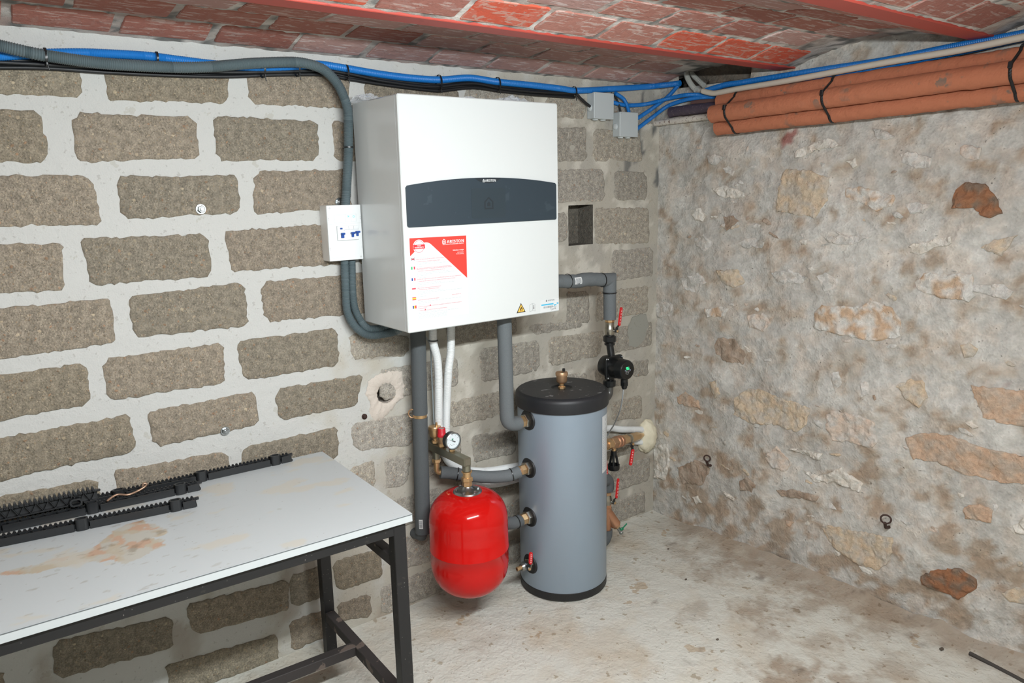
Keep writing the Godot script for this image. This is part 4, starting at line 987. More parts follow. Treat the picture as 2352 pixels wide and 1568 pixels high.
func make_ceiling() -> void:
	var grey := lin(rgb(184, 178, 172)); var light := lin(rgb(216, 210, 205)); var dark := lin(rgb(112, 113, 110)); var pink := lin(rgb(178, 152, 143))
	var nz := 300
	var at := func(i: int, j: int) -> Vector3:
		var x := ROOM_X + (-ROOM_X + 0.04) * i / 240.0; var z := ROOM_Z * j / float(nz)
		return Vector3(x, vault(z) + 0.001 - grit.get_noise_2d(x * 1.3, z * 1.3) * 0.005, z)
	var col := func(q: Vector3) -> Color:
		var a := blots.get_noise_2d(q.x * 1.1 + 60, q.z * 1.6); var g := grit.get_noise_2d(q.x * 0.8 + 60, q.z * 0.8)
		var c := grey.lerp(light, smoothstep(0.0, 0.35, a + 0.15 * smoothstep(0.6, 0.8, q.z)))
		c = c.lerp(pink, smoothstep(0.05, 0.4, -a) * 0.7)
		return c.lerp(dark, smoothstep(0.10, 0.30, g + a * 0.2) * 0.9)
	var uv := func(q: Vector3) -> Vector2: return Vector2(q.x, q.z)
	var am := ArrayMesh.new()
	# x x z points down
	am.add_surface_from_arrays(Mesh.PRIMITIVE_TRIANGLES, sheet(240, nz, at, col, uv))
	var ce := part("ceiling", am, M.joint); ce.set_meta("kind", "structure"); ce.set_meta("label", "shallow red brick vaults between steel beams")
	var st := tool(); box(st, Vector3(ROOM_X / 2, 2.45, ROOM_Z / 2), Vector3(-ROOM_X + 0.8, 0.2, ROOM_Z + 0.8)); part("slab", st, plain(rgb(120, 115, 110), 0.95), ce)
	# bricks laid flat in rows along x
	var shapes := []
	for k in 6:
		st = tool()
		var l := 0.246; var wd := 0.119
		var raw := [Vector2(-l / 2 + 0.004, -wd / 2), Vector2(l / 2 - 0.006, -wd / 2 + 0.002), Vector2(l / 2, -wd / 2 + 0.008), Vector2(l / 2 - 0.002, wd / 2 - 0.004), Vector2(l / 2 - 0.01, wd / 2), Vector2(-l / 2 + 0.006, wd / 2 - 0.002), Vector2(-l / 2, wd / 2 - 0.009), Vector2(-l / 2 + 0.002, -wd / 2 + 0.005)]
		for j in raw.size(): raw[j] += Vector2(rng.randf_range(-0.003, 0.003), rng.randf_range(-0.0025, 0.0025))
		# face down: plate's +z turned to -y
		plate(st, PackedVector2Array(raw), 0.012, Transform3D(Basis(Vector3(1, 0, 0), Vector3(0, 0, 1), Vector3(0, -1, 0)), Vector3.ZERO), 0.003)
		shapes.append(done(st))
	for b in 3:
		var z0: float = BAYS[b][0] + (0.03 if b == 0 else 0.0); var z1: float = BAYS[b][1]
		var rows := 5
		for r in rows:
			var t := (r + 0.5) / rows
			var z := lerpf(z0, z1, t)
			var slope := atan2(vault(z + 0.03) - vault(z - 0.03), 0.06)
			var off := -0.03 - 0.27 * fposmod(0.37 + 0.5 * r + 0.31 * b, 1.0)
			var stop := -0.16 if b == 0 and r > 0 else -0.02
			for k in 17:
				var x := off - 0.27 * k + rng.randf_range(-0.006, 0.006) + 0.27
				if x > stop - 0.10 or x < ROOM_X + 0.1: continue
				var m: Material
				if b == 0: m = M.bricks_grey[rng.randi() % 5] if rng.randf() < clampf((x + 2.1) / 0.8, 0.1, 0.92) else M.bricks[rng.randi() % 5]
				elif b == 1 and r == 0 and rng.randf() < 0.7: m = M.bricks_paint[k % 2]
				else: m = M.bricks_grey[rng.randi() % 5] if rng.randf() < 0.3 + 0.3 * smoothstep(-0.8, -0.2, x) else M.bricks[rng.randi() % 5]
				var o := part("brick", shapes[rng.randi() % 6], m, ce)
				o.transform = Transform3D(Basis(Vector3.RIGHT, -slope) * Basis(Vector3.UP, rng.randf_range(-0.012, 0.012)), Vector3(x, vault(z) + 0.0085, z + rng.randf_range(-0.003, 0.003)))
	# beams
	for k in 3:
		var z: float = (BAYS[k][1] + BAYS[k + 1][0]) / 2.0
		var labels := ["red-painted steel beam nearest the block wall, above the unit", "red-painted steel beam nearer the lamp, in the picture's top right", "red-painted steel beam above the viewer, outside the picture"]
		var be := thing("steel_beam", labels[k], "beam", Vector3(ROOM_X / 2, 2.2, z), "steel beams of the vault")
		st = tool(); box(st, Vector3(0, 0.006, 0), Vector3(-ROOM_X, 0.011, 0.074), 0.002); part("flange", st, M.beam, be)
		st = tool(); box(st, Vector3(0, 0.07, 0), Vector3(-ROOM_X, 0.12, 0.03), 0.001); part("web", st, M.beam, be)
	# pale lunette of mortar where the second vault meets the stone wall

# ------------------------------------------------------------------ the heat-pump unit
func house(c: Vector2, w: float, h: float) -> PackedVector2Array:
	return PackedVector2Array([c + Vector2(-w / 2, -h / 2), c + Vector2(w / 2, -h / 2), c + Vector2(w / 2, h * 0.12), c + Vector2(0, h / 2), c + Vector2(-w / 2, h * 0.12)])

func ring_outline(outer: PackedVector2Array, k: float) -> Array:
	# the quads of a frame between an outline and its smaller copy
	var c := Vector2.ZERO
	for q in outer: c += q
	c /= outer.size()
	var o := []
	for i in outer.size():
		var a := outer[i]; var b := outer[(i + 1) % outer.size()]
		o.append(PackedVector2Array([a, b, c + (b - c) * k, c + (a - c) * k]))
	return o

func make_unit() -> void:
	var x0 := -1.673; var x1 := -0.983; var y0 := 1.257; var y1 := 2.051
	var c := Vector3((x0 + x1) / 2, (y0 + y1) / 2, 0)
	var u := thing("heat_pump_unit", "white wall-hung heat pump unit with dark curved display band and red sticker", "heating unit", Vector3(c.x, y0, 0))
	var o := Vector3(c.x, y0, 0)
	var st := tool(); box(st, Vector3(c.x, c.y, 0.191) - o, Vector3(x1 - x0, y1 - y0, 0.312), 0.004); part("casing", st, M.white_steel, u)
	st = tool(); plate(st, rounded(x1 - x0 + 0.002, y1 - y0 + 0.002, 0.007), 0.0135, Transform3D(Basis.IDENTITY, Vector3(c.x, c.y, 0.3495) - o), 0.003)
	part("door_panel", st, M.white_steel, u)
	st = tool(); box(st, Vector3(c.x, c.y, 0.0175) - o, Vector3(0.56, 0.6, 0.034), 0.002); part("mounting_bracket", st, M.zinc, u)
	var zf := 0.363
	var on := func(x: float, y: float, z: float) -> Transform3D: return Transform3D(Basis.IDENTITY, Vector3(x, y, z) - o)
	# curved dark band
	var band := PackedVector2Array(); var hw := 0.3315
	for p in rounded(2 * hw, 0.1, 0.008): band.append(p)
	var arc := PackedVector2Array()
	for k in 33:
		var t := lerpf(hw - 0.006, -hw + 0.006, k / 32.0)
		arc.append(Vector2(c.x + t, 1.756 + 0.024 * (1.0 - pow(t / hw, 2))))
	arc.append_array([Vector2(c.x - hw, 1.750), Vector2(c.x - hw, 1.624), Vector2(c.x - hw + 0.002, 1.620), Vector2(c.x - hw + 0.006, 1.618), Vector2(c.x + hw - 0.006, 1.618), Vector2(c.x + hw - 0.002, 1.620), Vector2(c.x + hw, 1.624), Vector2(c.x + hw, 1.750)])
	st = tool(); plate(st, arc, 0.005, on.call(0, 0, zf), 0.0015)
	var b := part("display_band", st, M.fascia, u, "anthracite curved display band")
	st = tool(); plate(st, rounded(0.152, 0.106, 0.008), 0.0006, on.call(-1.320, 1.690, zf + 0.005)); part("display_window", st, M.fascia_dark, b)
	st = tool()
	for q in ring_outline(house(Vector2(-1.320, 1.690), 0.040, 0.044), 0.74): plate(st, q, 0.0004, on.call(0, 0, zf + 0.0056))
	plate(st, house(Vector2(-1.320, 1.687), 0.013, 0.016), 0.0004, on.call(0, 0, zf + 0.0056)); part("house_emblem", st, M.ink, b)
	var seg := PackedVector2Array()
	for k in 13: seg.append(Vector2(lerpf(-1.262, -1.378, k / 12.0), 1.7785 - 0.0006 * absf(k - 6) / 6.0))
	for k in range(1, 12): seg.append(Vector2(lerpf(-1.378, -1.262, k / 12.0), 1.7775 - 0.0175 * pow(sin(PI * k / 12.0), 0.8)))
	st = tool(); plate(st, seg, 0.0006, on.call(0, 0, zf + 0.005)); part("badge", st, M.ink, b)
	st = tool()
	for q in ring_outline(house(Vector2(-1.3405, 1.7695), 0.0085, 0.0115), 0.66): plate(st, q, 0.0004, on.call(0, 0, zf + 0.0057))
	plate(st, house(Vector2(-1.3405, 1.7688), 0.003, 0.004), 0.0004, on.call(0, 0, zf + 0.0057)); part("badge_emblem", st, M.print_white, b)
	text(b, "ARISTON", Vector3(-1.334, 1.7655, zf + 0.0063) - o, 0.0082, M.print_white, 0.0, 0.047, "lettering", true)
	make_warranty_label(u, o, zf)
	# warning triangle, manual symbol, energy label
	st = tool(); plate(st, PackedVector2Array([Vector2(-1.199, 1.2715), Vector2(-1.155, 1.2725), Vector2(-1.177, 1.309)]), 0.0004, on.call(0, 0, zf))
	var tr := part("warning_triangle", st, M.print_black, u, "small black-edged yellow flame warning sticker")
	st = tool(); plate(st, PackedVector2Array([Vector2(-1.1935, 1.2748), Vector2(-1.1605, 1.2756), Vector2(-1.177, 1.3035)]), 0.0003, on.call(0, 0, zf + 0.0004)); part("yellow_field", st, M.print_amber, tr)
	st = tool()
	plate(st, PackedVector2Array([Vector2(-1.183, 1.280), Vector2(-1.171, 1.2805), Vector2(-1.1705, 1.287), Vector2(-1.174, 1.291), Vector2(-1.1765, 1.296), Vector2(-1.179, 1.290), Vector2(-1.183, 1.286)]), 0.0003, on.call(0, 0, zf + 0.0007))
	plate(st, PackedVector2Array([Vector2(-1.185, 1.2772), Vector2(-1.169, 1.2776), Vector2(-1.169, 1.2786), Vector2(-1.185, 1.2782)]), 0.0003, on.call(0, 0, zf + 0.0007)); part("flame", st, M.print_black, tr)
	st = tool(); plate(st, PackedVector2Array([Vector2(-1.1800, 1.2815), Vector2(-1.1740, 1.2818), Vector2(-1.1765, 1.2885)]), 0.0003, on.call(0, 0, zf + 0.0010)); part("flame_core", st, M.print_amber, tr)
	st = tool()
	for e in [[-1.134, 1.297, -1.120, 1.301], [-1.120, 1.301, -1.107, 1.297], [-1.134, 1.270, -1.120, 1.274], [-1.120, 1.274, -1.107, 1.270], [-1.134, 1.270, -1.134, 1.297], [-1.107, 1.270, -1.107, 1.297], [-1.120, 1.274, -1.120, 1.301]]:
		stroke(st, Vector2(e[0], e[1]), Vector2(e[2], e[3]), 0.0007, on.call(0, 0, zf))
	var book := part("manual_symbol", st, M.print_mid, u)
	text(book, "i", Vector3(-1.1135, 1.278, zf + 0.0006) - o, 0.015, M.print_black, 0.5, 0.0, "lettering", true)
	st = tool(); plate(st, PackedVector2Array([Vector2(-1.082, 1.259), Vector2(-0.985, 1.259), Vector2(-0.985, 1.309), Vector2(-1.082, 1.309)]), 0.0003, on.call(0, 0, zf)); var en := part("energy_label", st, M.print_white, u)
	text(en, "ARISTON", Vector3(-1.043, 1.3015, zf + 0.0005) - o, 0.0055, M.print_mid, 0.0, 0.034, "lettering", true)
	st = tool(); plate(st, house(Vector2(-1.0495, 1.3045), 0.006, 0.0085), 0.0002, on.call(0, 0, zf + 0.0003)); part("label_emblem", st, M.print_mid, en)
	st = tool()
	for r in [[-1.0755, -1.013, 1.2862, 1.2915], [-1.011, -0.998, 1.2808, 1.2855], [-0.996, -0.987, 1.2862, 1.2915]]: plate(st, PackedVector2Array([Vector2(r[0], r[2]), Vector2(r[1], r[2]), Vector2(r[1], r[3]), Vector2(r[0], r[3])]), 0.0002, on.call(0, 0, zf + 0.0003))
	part("blue_bars", st, M.print_cyan, en)
	st = tool()
	var bx := -1.064
	while bx < -1.016:
		var bw := rng.randf_range(0.0006, 0.002)
		plate(st, PackedVector2Array([Vector2(bx, 1.275), Vector2(bx + bw, 1.275), Vector2(bx + bw, 1.2825), Vector2(bx, 1.2825)]), 0.0002, on.call(0, 0, zf + 0.0003)); bx += bw + rng.randf_range(0.0008, 0.002)
	part("barcode", st, M.print_mid, en)
	st = tool()
	for e in [[-1.028, 1.268, -1.003, 1.272], [-1.028, 1.268, -1.028, 1.275], [-1.028, 1.275, -1.006, 1.279], [-1.003, 1.272, -1.003, 1.266], [-1.026, 1.264, -1.000, 1.270], [-1.010, 1.279, -0.998, 1.275]]: stroke(st, Vector2(e[0], e[1]), Vector2(e[2], e[3]), 0.0012, on.call(0, 0, zf + 0.0003))
	part("hand_symbol", st, M.print_mid, en)

func stroke(st: SurfaceTool, a: Vector2, b: Vector2, w: float, at: Transform3D, thick := 0.0003) -> void:
	var n := (b - a).orthogonal().normalized() * w / 2
	plate(st, PackedVector2Array([a - n, b - n, b + n, a + n]), thick, at)

func make_warranty_label(u: Node3D, o: Vector3, zf: float) -> void:
	var on := func(x: float, y: float, z: float) -> Transform3D: return Transform3D(Basis.IDENTITY, Vector3(x, y, z) - o)
	var st := tool(); plate(st, PackedVector2Array([Vector2(-1.6545, 1.2965), Vector2(-1.4195, 1.2965), Vector2(-1.4195, 1.5825), Vector2(-1.6545, 1.5825)]), 0.0003, on.call(0, 0, zf))
	var l := part("warranty_label", st, M.print_white, u, "white and red printed sticker with small flags")
	st = tool(); plate(st, PackedVector2Array(RED_SHAPE), 0.0003, on.call(0, 0, zf + 0.0003)); part("red_field", st, M.print_red, l)
	var c := Vector2(-1.617, 1.5515)
	st = tool(); plate(st, circle(0.0236, 36, c), 0.0002, on.call(0, 0, zf + 0.0006)); part("seal", st, M.print_white, l)
	st = tool()
	for q in ring_outline(circle(0.0208, 36, c), 0.93): plate(st, q, 0.0002, on.call(0, 0, zf + 0.0008))
	part("seal_ring", st, M.print_crimson, l)
	st = tool(); plate(st, PackedVector2Array([Vector2(-1.6395, 1.5435), Vector2(-1.5935, 1.5435), Vector2(-1.5935, 1.5580), Vector2(-1.6395, 1.5580)]), 0.0002, on.call(0, 0, zf + 0.0010)); part("ribbon", st, plain(rgb(214, 44, 52), 0.45), l)
	text(l, "FREE", Vector3(-1.6165, 1.5522, zf + 0.0013) - o, 0.0042, M.print_white, 0.5, 0.015, "lettering", true)
	text(l, "WARRANTY", Vector3(-1.6165, 1.5458, zf + 0.0013) - o, 0.0050, M.print_white, 0.5, 0.036, "lettering", true)
	st = tool()
	var hs := house(Vector2(-1.5150, 1.5640), 0.0145, 0.0165)
	for q in ring_outline(hs, 0.72): plate(st, q, 0.0002, on.call(0, 0, zf + 0.0006))
	plate(st, house(Vector2(-1.5150, 1.5628), 0.005, 0.0062), 0.0002, on.call(0, 0, zf + 0.0006)); part("brand_emblem", st, M.print_white, l)
	text(l, "ARISTON", Vector3(-1.5035, 1.5568, zf + 0.0008) - o, 0.0098, M.print_white, 0.0, 0.0725, "lettering", true)
	text(l, "The home of sustainable comfort", Vector3(-1.5215, 1.5508, zf + 0.0008) - o, 0.0040, M.print_white, 0.0, 0.0895, "lettering", true)
	text(l, "Nimbus range", Vector3(-1.4335, 1.5262, zf + 0.0008) - o, 0.0048, M.print_white, 1.0, 0.0455, "lettering", true)
	text(l, "Air/water", Vector3(-1.4335, 1.5196, zf + 0.0008) - o, 0.0042, M.print_white, 1.0, 0.0272, "lettering")
	text(l, "heat pump", Vector3(-1.4335, 1.5130, zf + 0.0008) - o, 0.0042, M.print_white, 1.0, 0.0325, "lettering")
	for e in LABEL_LINES:
		if e[2] != "":
			var left := -1.630 if e[2] != "para solicitar la" else -1.489
			text(l, e[2], Vector3(left, e[0], zf + 0.0004) - o, 0.0030, M.print_crimson, 0.0, e[1] - left, "print_line", true)
		else:
			st = tool(); var x := -1.630
			while x < e[1] - 0.002:
				var w := minf(rng.randf_range(0.005, 0.016), e[1] - x)
				plate(st, PackedVector2Array([Vector2(x, e[0] + 0.0004), Vector2(x + w, e[0] + 0.0004), Vector2(x + w, e[0] + 0.0018), Vector2(x, e[0] + 0.0018)]), 0.0001, on.call(0, 0, zf + 0.0003)); x += w + 0.0022
			part("fine_print", st, M.print_pale, l)
	for k in 6:
		st = tool(); var y := 1.3150 - k * 0.0028; var x := -1.632
		while x < -1.512 - 0.006 * (k % 3):
			var w := rng.randf_range(0.004, 0.012); plate(st, PackedVector2Array([Vector2(x, y), Vector2(x + w, y), Vector2(x + w, y + 0.0011), Vector2(x, y + 0.0011)]), 0.0001, on.call(0, 0, zf + 0.0003)); x += w + 0.0016
		part("fine_print", st, M.print_pale, l)
	st = tool()
	for y in [1.4875, 1.4480, 1.4170, 1.3835, 1.3525, 1.3185]: stroke(st, Vector2(-1.630, y), Vector2(-1.450, y), 0.0004, on.call(0, 0, zf + 0.0003), 0.0001)
	part("rules", st, M.print_pale, l)
	var fc := {"b": plain(rgb(40, 70, 150), 0.5), "w": M.print_white, "r": plain(rgb(214, 60, 78), 0.5), "g": plain(rgb(46, 176, 104), 0.5), "y": plain(rgb(248, 196, 70), 0.5), "k": M.print_mid}
	var kinds := [["union"], ["v", "gwr"], ["v", "bwr"], ["h", "wr"], ["h", "ryyr"], ["v", "byr"]]
	for k in 6:
		var r: Array = FLAGS[k]
		st = tool(); plate(st, PackedVector2Array([Vector2(r[0], r[3]), Vector2(r[2], r[3]), Vector2(r[2], r[1]), Vector2(r[0], r[1])]), 0.0002, on.call(0, 0, zf + 0.0003)); 
		part("flag", st, M.print_white, l)
		if k == 0:
			st = tool(); stroke(st, Vector2(r[0], r[3]), Vector2(r[2], r[1]), 0.0018, on.call(0, 0, zf + 0.0005)); stroke(st, Vector2(r[0], r[1]), Vector2(r[2], r[3]), 0.0018, on.call(0, 0, zf + 0.0005)); part("flag_cross", st, M.print_mid, l)
			st = tool(); stroke(st, Vector2((r[0] + r[2]) / 2, r[3]), Vector2((r[0] + r[2]) / 2, r[1]), 0.0022, on.call(0, 0, zf + 0.0008)); stroke(st, Vector2(r[0], (r[1] + r[3]) / 2), Vector2(r[2], (r[1] + r[3]) / 2), 0.0022, on.call(0, 0, zf + 0.0008)); part("flag_cross", st, fc.r, l)
			continue
		var s: String = kinds[k][1]; var n := s.length()
		for j in n:
			if s[j] == "w": continue
			st = tool()
			var a := Vector2(lerpf(r[0], r[2], float(j) / n), r[3]); var e := Vector2(lerpf(r[0], r[2], float(j + 1) / n), r[1])
			if kinds[k][0] == "h": a = Vector2(r[0], lerpf(r[1], r[3], float(j + 1) / n)); e = Vector2(r[2], lerpf(r[1], r[3], float(j) / n))
			plate(st, PackedVector2Array([a, Vector2(e.x, a.y), e, Vector2(a.x, e.y)]), 0.0002, on.call(0, 0, zf + 0.0005)); part("flag_stripe", st, fc[s[j]], l)

# ------------------------------------------------------------------ buffer tank
const TANK := Vector3(-0.8714, 0.0, 0.2477)
const TR := 0.1925

func make_tank() -> void:
	var t := thing("buffer_tank", "silver grey cylindrical buffer tank with black lid standing on floor", "tank", TANK)
	var st := tool(); lathe(st, [Vector2(0, 0.002), Vector2(TR - 0.004, 0.002), Vector2(TR + 0.001, 0.007), Vector2(TR + 0.001, 0.036), Vector2(TR - 0.004, 0.040)], 72); part("base_ring", st, M.base_ring, t)
	st = tool(); lathe(st, [Vector2(TR - 0.002, 0.036), Vector2(TR, 0.040), Vector2(TR, 0.835)], 96); part("jacket", st, M.tank, t)
	st = tool(); lathe(st, [Vector2(TR - 0.002, 0.833), Vector2(TR + 0.007, 0.833), Vector2(TR + 0.008, 0.838), Vector2(TR + 0.008, 0.876), Vector2(TR + 0.006, 0.886), Vector2(TR, 0.893), Vector2(TR - 0.008, 0.897)], 96); var rim := part("lid_rim", st, M.lid_side, t)
	st = tool(); lathe(st, [Vector2(TR - 0.007, 0.8968), Vector2(0.05, 0.899), Vector2(0.046, 0.8985)], 72); part("lid", st, M.lid, t, "dusty black lid")
	st = tool(); lathe(st, [Vector2(0.046, 0.8985), Vector2(0.040, 0.893), Vector2(0.0, 0.892)], 40); part("lid_recess", st, M.black_rubber, t)
	# connections on the left and right
	for y in [0.791, 0.581, 0.360, 0.142]:
		st = tool(); lathe(st, [Vector2(0.02, -0.012), Vector2(0.043, -0.012), Vector2(0.045, 0.001), Vector2(0.041, 0.006), Vector2(0.024, 0.007)], 36, along(Vector3(-TR + 0.004, y, 0), Vector3.LEFT)); part("port_collar", st, M.black_rubber, t)
		if y > 0.2:
			st = tool(); hexnut(st, Vector3(-TR, y, 0), Vector3(-TR - 0.020, y, 0), 0.030); part("port_nut", st, M.nickel, t)
	for y in [0.791, 0.575, 0.360]:
		st = tool(); lathe(st, [Vector2(0.02, -0.012), Vector2(0.043, -0.012), Vector2(0.045, 0.001), Vector2(0.041, 0.006), Vector2(0.024, 0.007)], 36, along(Vector3(TR - 0.004, y, 0), Vector3.RIGHT)); part("port_collar", st, M.black_rubber, t)
	# data sheet on the right, bent round the jacket; angles in degrees from +x towards +z
	var a0 := deg_to_rad(71.0); var a1 := deg_to_rad(33.0)
	st = tool(); st.set_smooth_group(4)
	for k in 8:
		var a := lerpf(a0, a1, k / 8.0); var b := lerpf(a0, a1, (k + 1) / 8.0); var r := TR + 0.0008
		quad(st, Vector3(r * cos(a), 0.545, r * sin(a)), Vector3(r * cos(a), 0.795, r * sin(a)), Vector3(r * cos(b), 0.795, r * sin(b)), Vector3(r * cos(b), 0.545, r * sin(b)))
	var sh := part("data_sheet", st, plain(rgb(206, 210, 212), 0.4), t, "pale printed data sheet")
	st = tool()
	for k in 24:
		var y := 0.735 - k * 0.0076
		for j in 6:
			var a := lerpf(a0, a1, (j + 0.2) / 7.0); var b := lerpf(a0, a1, (j + (0.95 if (k + j) % 3 else 0.6)) / 7.0); var r := TR + 0.0012
			quad(st, Vector3(r * cos(a), y, r * sin(a)), Vector3(r * cos(a), y + 0.0014, r * sin(a)), Vector3(r * cos(b), y + 0.0014, r * sin(b)), Vector3(r * cos(b), y, r * sin(b)))
	for e in [[0.768, 0.011, 0.25, 0.6], [0.752, 0.004, 0.25, 0.55]]:
		var a := lerpf(a0, a1, e[2]); var b := lerpf(a0, a1, e[3]); var r := TR + 0.0012
		quad(st, Vector3(r * cos(a), e[0], r * sin(a)), Vector3(r * cos(a), e[0] + e[1], r * sin(a)), Vector3(r * cos(b), e[0] + e[1], r * sin(b)), Vector3(r * cos(b), e[0], r * sin(b)))
	part("print", st, M.print_mid, sh)
	# automatic air vent screwed into the lid
	var v := thing("air_vent", "brass automatic air vent standing on the tank's black lid", "air vent", TANK + Vector3(0, 0.89, 0), "brass air vents")
	air_vent(v, 1.0, M.brass_dull, true)
	# drain valve low on the left
	var d := thing("drain_valve", "small nickel drain valve with red lever low on tank's left", "valve", TANK + Vector3(-TR, 0.142, 0))
	st = tool(); hexnut(st, Vector3(0.0, 0, 0), Vector3(-0.014, 0, 0), 0.028); part("nut", st, M.nickel, d)
	st = tool(); lathe(st, [Vector2(0.0, 0.0), Vector2(0.014, 0.0), Vector2(0.019, 0.010), Vector2(0.021, 0.020), Vector2(0.019, 0.030), Vector2(0.014, 0.038), Vector2(0.0, 0.038)], 24, along(Vector3(-0.012, 0, 0), Vector3.LEFT)); part("body", st, M.zinc, d)
	st = tool(); rod(st, Vector3(-0.048, 0, 0), Vector3(-0.072, -0.001, 0), 0.0095, 20); part("spout", st, M.brass, d)
	st = tool(); rod(st, Vector3(-0.066, -0.001, 0), Vector3(-0.0725, -0.001, 0), 0.0062, 16); part("spout_bore", st, plain(rgb(90, 60, 36), 0.5, 0.6), d)
	lever(d, Vector3(-0.030, 0, 0.021), Vector3(0, 0, 1), Vector3(0.06, 1, 0), 0.070)

# red lever on a valve stem: pivot, stem direction, lever direction, length
func lever(parent: Node3D, at: Vector3, stem: Vector3, dir: Vector3, l: float) -> void:
	dir = dir.normalized(); stem = (stem - dir * stem.dot(dir)).normalized()
	var side := dir.cross(stem).normalized()
	var st := tool(); rod(st, at - stem * 0.006, at + stem * 0.012, 0.007, 16); part("stem", st, M.zinc, parent)
	var bs := Basis(side, dir, stem)
	st = tool()
	box(st, at + stem * 0.008 + dir * 0.006, Vector3(0.018, 0.026, 0.004), 0.001, bs)
	box(st, at + stem * 0.013 + dir * 0.022, Vector3(0.015, 0.020, 0.004), 0.001, bs * Basis(Vector3.RIGHT, 0.6)); part("lever_root", st, M.black_plastic, parent)
	st = tool()
	var pts := rounded(0.0165, l * 0.78, 0.0082, 6)
	plate(st, pts, 0.006, Transform3D(bs, at + stem * 0.0155 + dir * (0.024 + l * 0.39)), 0.0018); var lv := part("lever", st, M.red_lever, parent, "red plastic lever")
	st = tool()
	for k in 5:
		plate(st, PackedVector2Array([Vector2(-0.003, -l * 0.28 + k * l * 0.12), Vector2(0.003, -l * 0.28 + k * l * 0.12), Vector2(0.003, -l * 0.22 + k * l * 0.12), Vector2(-0.003, -l * 0.22 + k * l * 0.12)]), 0.0003, Transform3D(bs, at + stem * 0.0216 + dir * (0.024 + l * 0.39)))
	part("lever_print", st, plain(rgb(236, 176, 176), 0.5), lv)
	st = tool(); hexnut(st, at + stem * 0.010, at + stem * 0.017, 0.007); part("lever_nut", st, M.brass, parent)

func air_vent(v: Node3D, s: float, m: Material, cap: bool) -> void:
	var st := tool(); hexnut(st, Vector3(0, 0.002, 0) * s, Vector3(0, 0.014, 0) * s, 0.0155 * s); part("hexagon", st, M.brass, v)
	st = tool(); lathe(st, [Vector2(0.009, 0.013), Vector2(0.010, 0.016), Vector2(0.0095, 0.024), Vector2(0.014, 0.028)].map(func(q): return q * s), 24); part("neck", st, M.brass, v)
	st = tool(); lathe(st, [Vector2(0.0, 0.026), Vector2(0.014, 0.027), Vector2(0.020, 0.032), Vector2(0.023, 0.038), Vector2(0.0235, 0.062)].map(func(q): return q * s), 32); part("bowl", st, m, v)
	st = tool(); lathe(st, [Vector2(0.0235, 0.061), Vector2(0.0265, 0.062), Vector2(0.0268, 0.072), Vector2(0.025, 0.076), Vector2(0.012, 0.079), Vector2(0.0, 0.079)].map(func(q): return q * s), 32); part("cover", st, m, v)
	st = tool(); rod(st, Vector3(0.006, 0.078, 0.006) * s, Vector3(0.006, 0.092, 0.006) * s, (0.0062 if cap else 0.0042) * s, 16); part("cap", st, M.black_plastic if cap else M.brass, v)

# ------------------------------------------------------------------ red expansion vessel
const VES := Vector3(-1.397, 0.126, 0.280)

func make_vessel() -> void:
	var v := thing("expansion_vessel", "glossy red expansion vessel hanging left of the grey tank", "expansion vessel", VES)
	var R := 0.1565; var top := 0.456; var dome := 0.135
	var prof := []; var low := 0.020; var bowl := 0.150
	for k in 19:
		var t := 1.0 - k / 18.0
		prof.append(Vector2(R * pow(maxf(0.0, 1.0 - pow(t, 2.3)), 1.0 / 2.3), low + bowl * (1.0 - t)))
	prof.append(Vector2(R, 0.218)); prof.append(Vector2(R + 0.0016, 0.2195)); prof.append(Vector2(R + 0.0016, 0.2225)); prof.append(Vector2(R, 0.224))
	for k in 19:
		var t := k / 18.0
		prof.append(Vector2(R * pow(maxf(0.0, 1.0 - pow(t, 2.6)), 1.0 / 2.6), top - dome + dome * t))
	var st := tool(); lathe_smooth(st, prof, 96); part("shell", st, M.vessel, v)
	st = tool(); lathe(st, [Vector2(0.0, 0.439), Vector2(0.054, 0.439), Vector2(0.057, 0.445), Vector2(0.057, 0.451), Vector2(0.053, 0.456), Vector2(0.036, 0.458), Vector2(0.026, 0.466), Vector2(0.020, 0.47), Vector2(0.018, 0.474), Vector2(0, 0.474)], 56); part("flange", st, M.zinc, v, "zinc-plated bolted flange")
	for k in 6:
		var a := TAU * k / 6 + 0.4
		st = tool(); hexnut(st, Vector3(0.044 * cos(a), 0.454, 0.044 * sin(a)), Vector3(0.044 * cos(a), 0.464, 0.044 * sin(a)), 0.0062); part("bolt", st, M.zinc, v)
	st = tool(); hexnut(st, Vector3(0, 0.472, 0), Vector3(0, 0.492, 0), 0.019); part("union_nut", st, M.brass, v)
	st = tool(); hexnut(st, Vector3(0, 0.492, 0), Vector3(0, 0.51, 0), 0.0225); part("union_nut", st, M.brass, v)
	st = tool(); lathe(st, [Vector2(0.0, 0.509), Vector2(0.016, 0.509), Vector2(0.016, 0.528), Vector2(0.021, 0.53), Vector2(0.021, 0.534), Vector2(0.0, 0.535)], 28); part("tail", st, M.brass, v)

func lathe_smooth(st: SurfaceTool, prof: Array, seg: int) -> void:
	st.set_smooth_group(5)
	for k in range(prof.size() - 1):
		var p: Vector2 = prof[k]; var q: Vector2 = prof[k + 1]
		for i in seg:
			var a := TAU * i / seg; var b := TAU * (i + 1) / seg
			var p0 := Vector3(p.x * cos(a), p.y, p.x * sin(a)); var p1 := Vector3(p.x * cos(b), p.y, p.x * sin(b))
			var q0 := Vector3(q.x * cos(a), q.y, q.x * sin(a)); var q1 := Vector3(q.x * cos(b), q.y, q.x * sin(b))
			if p.x > 1e-5: tri(st, p0, p1, q1 if q.x > 1e-5 else q0)
			if q.x > 1e-5: tri(st, p0, q1, q0)

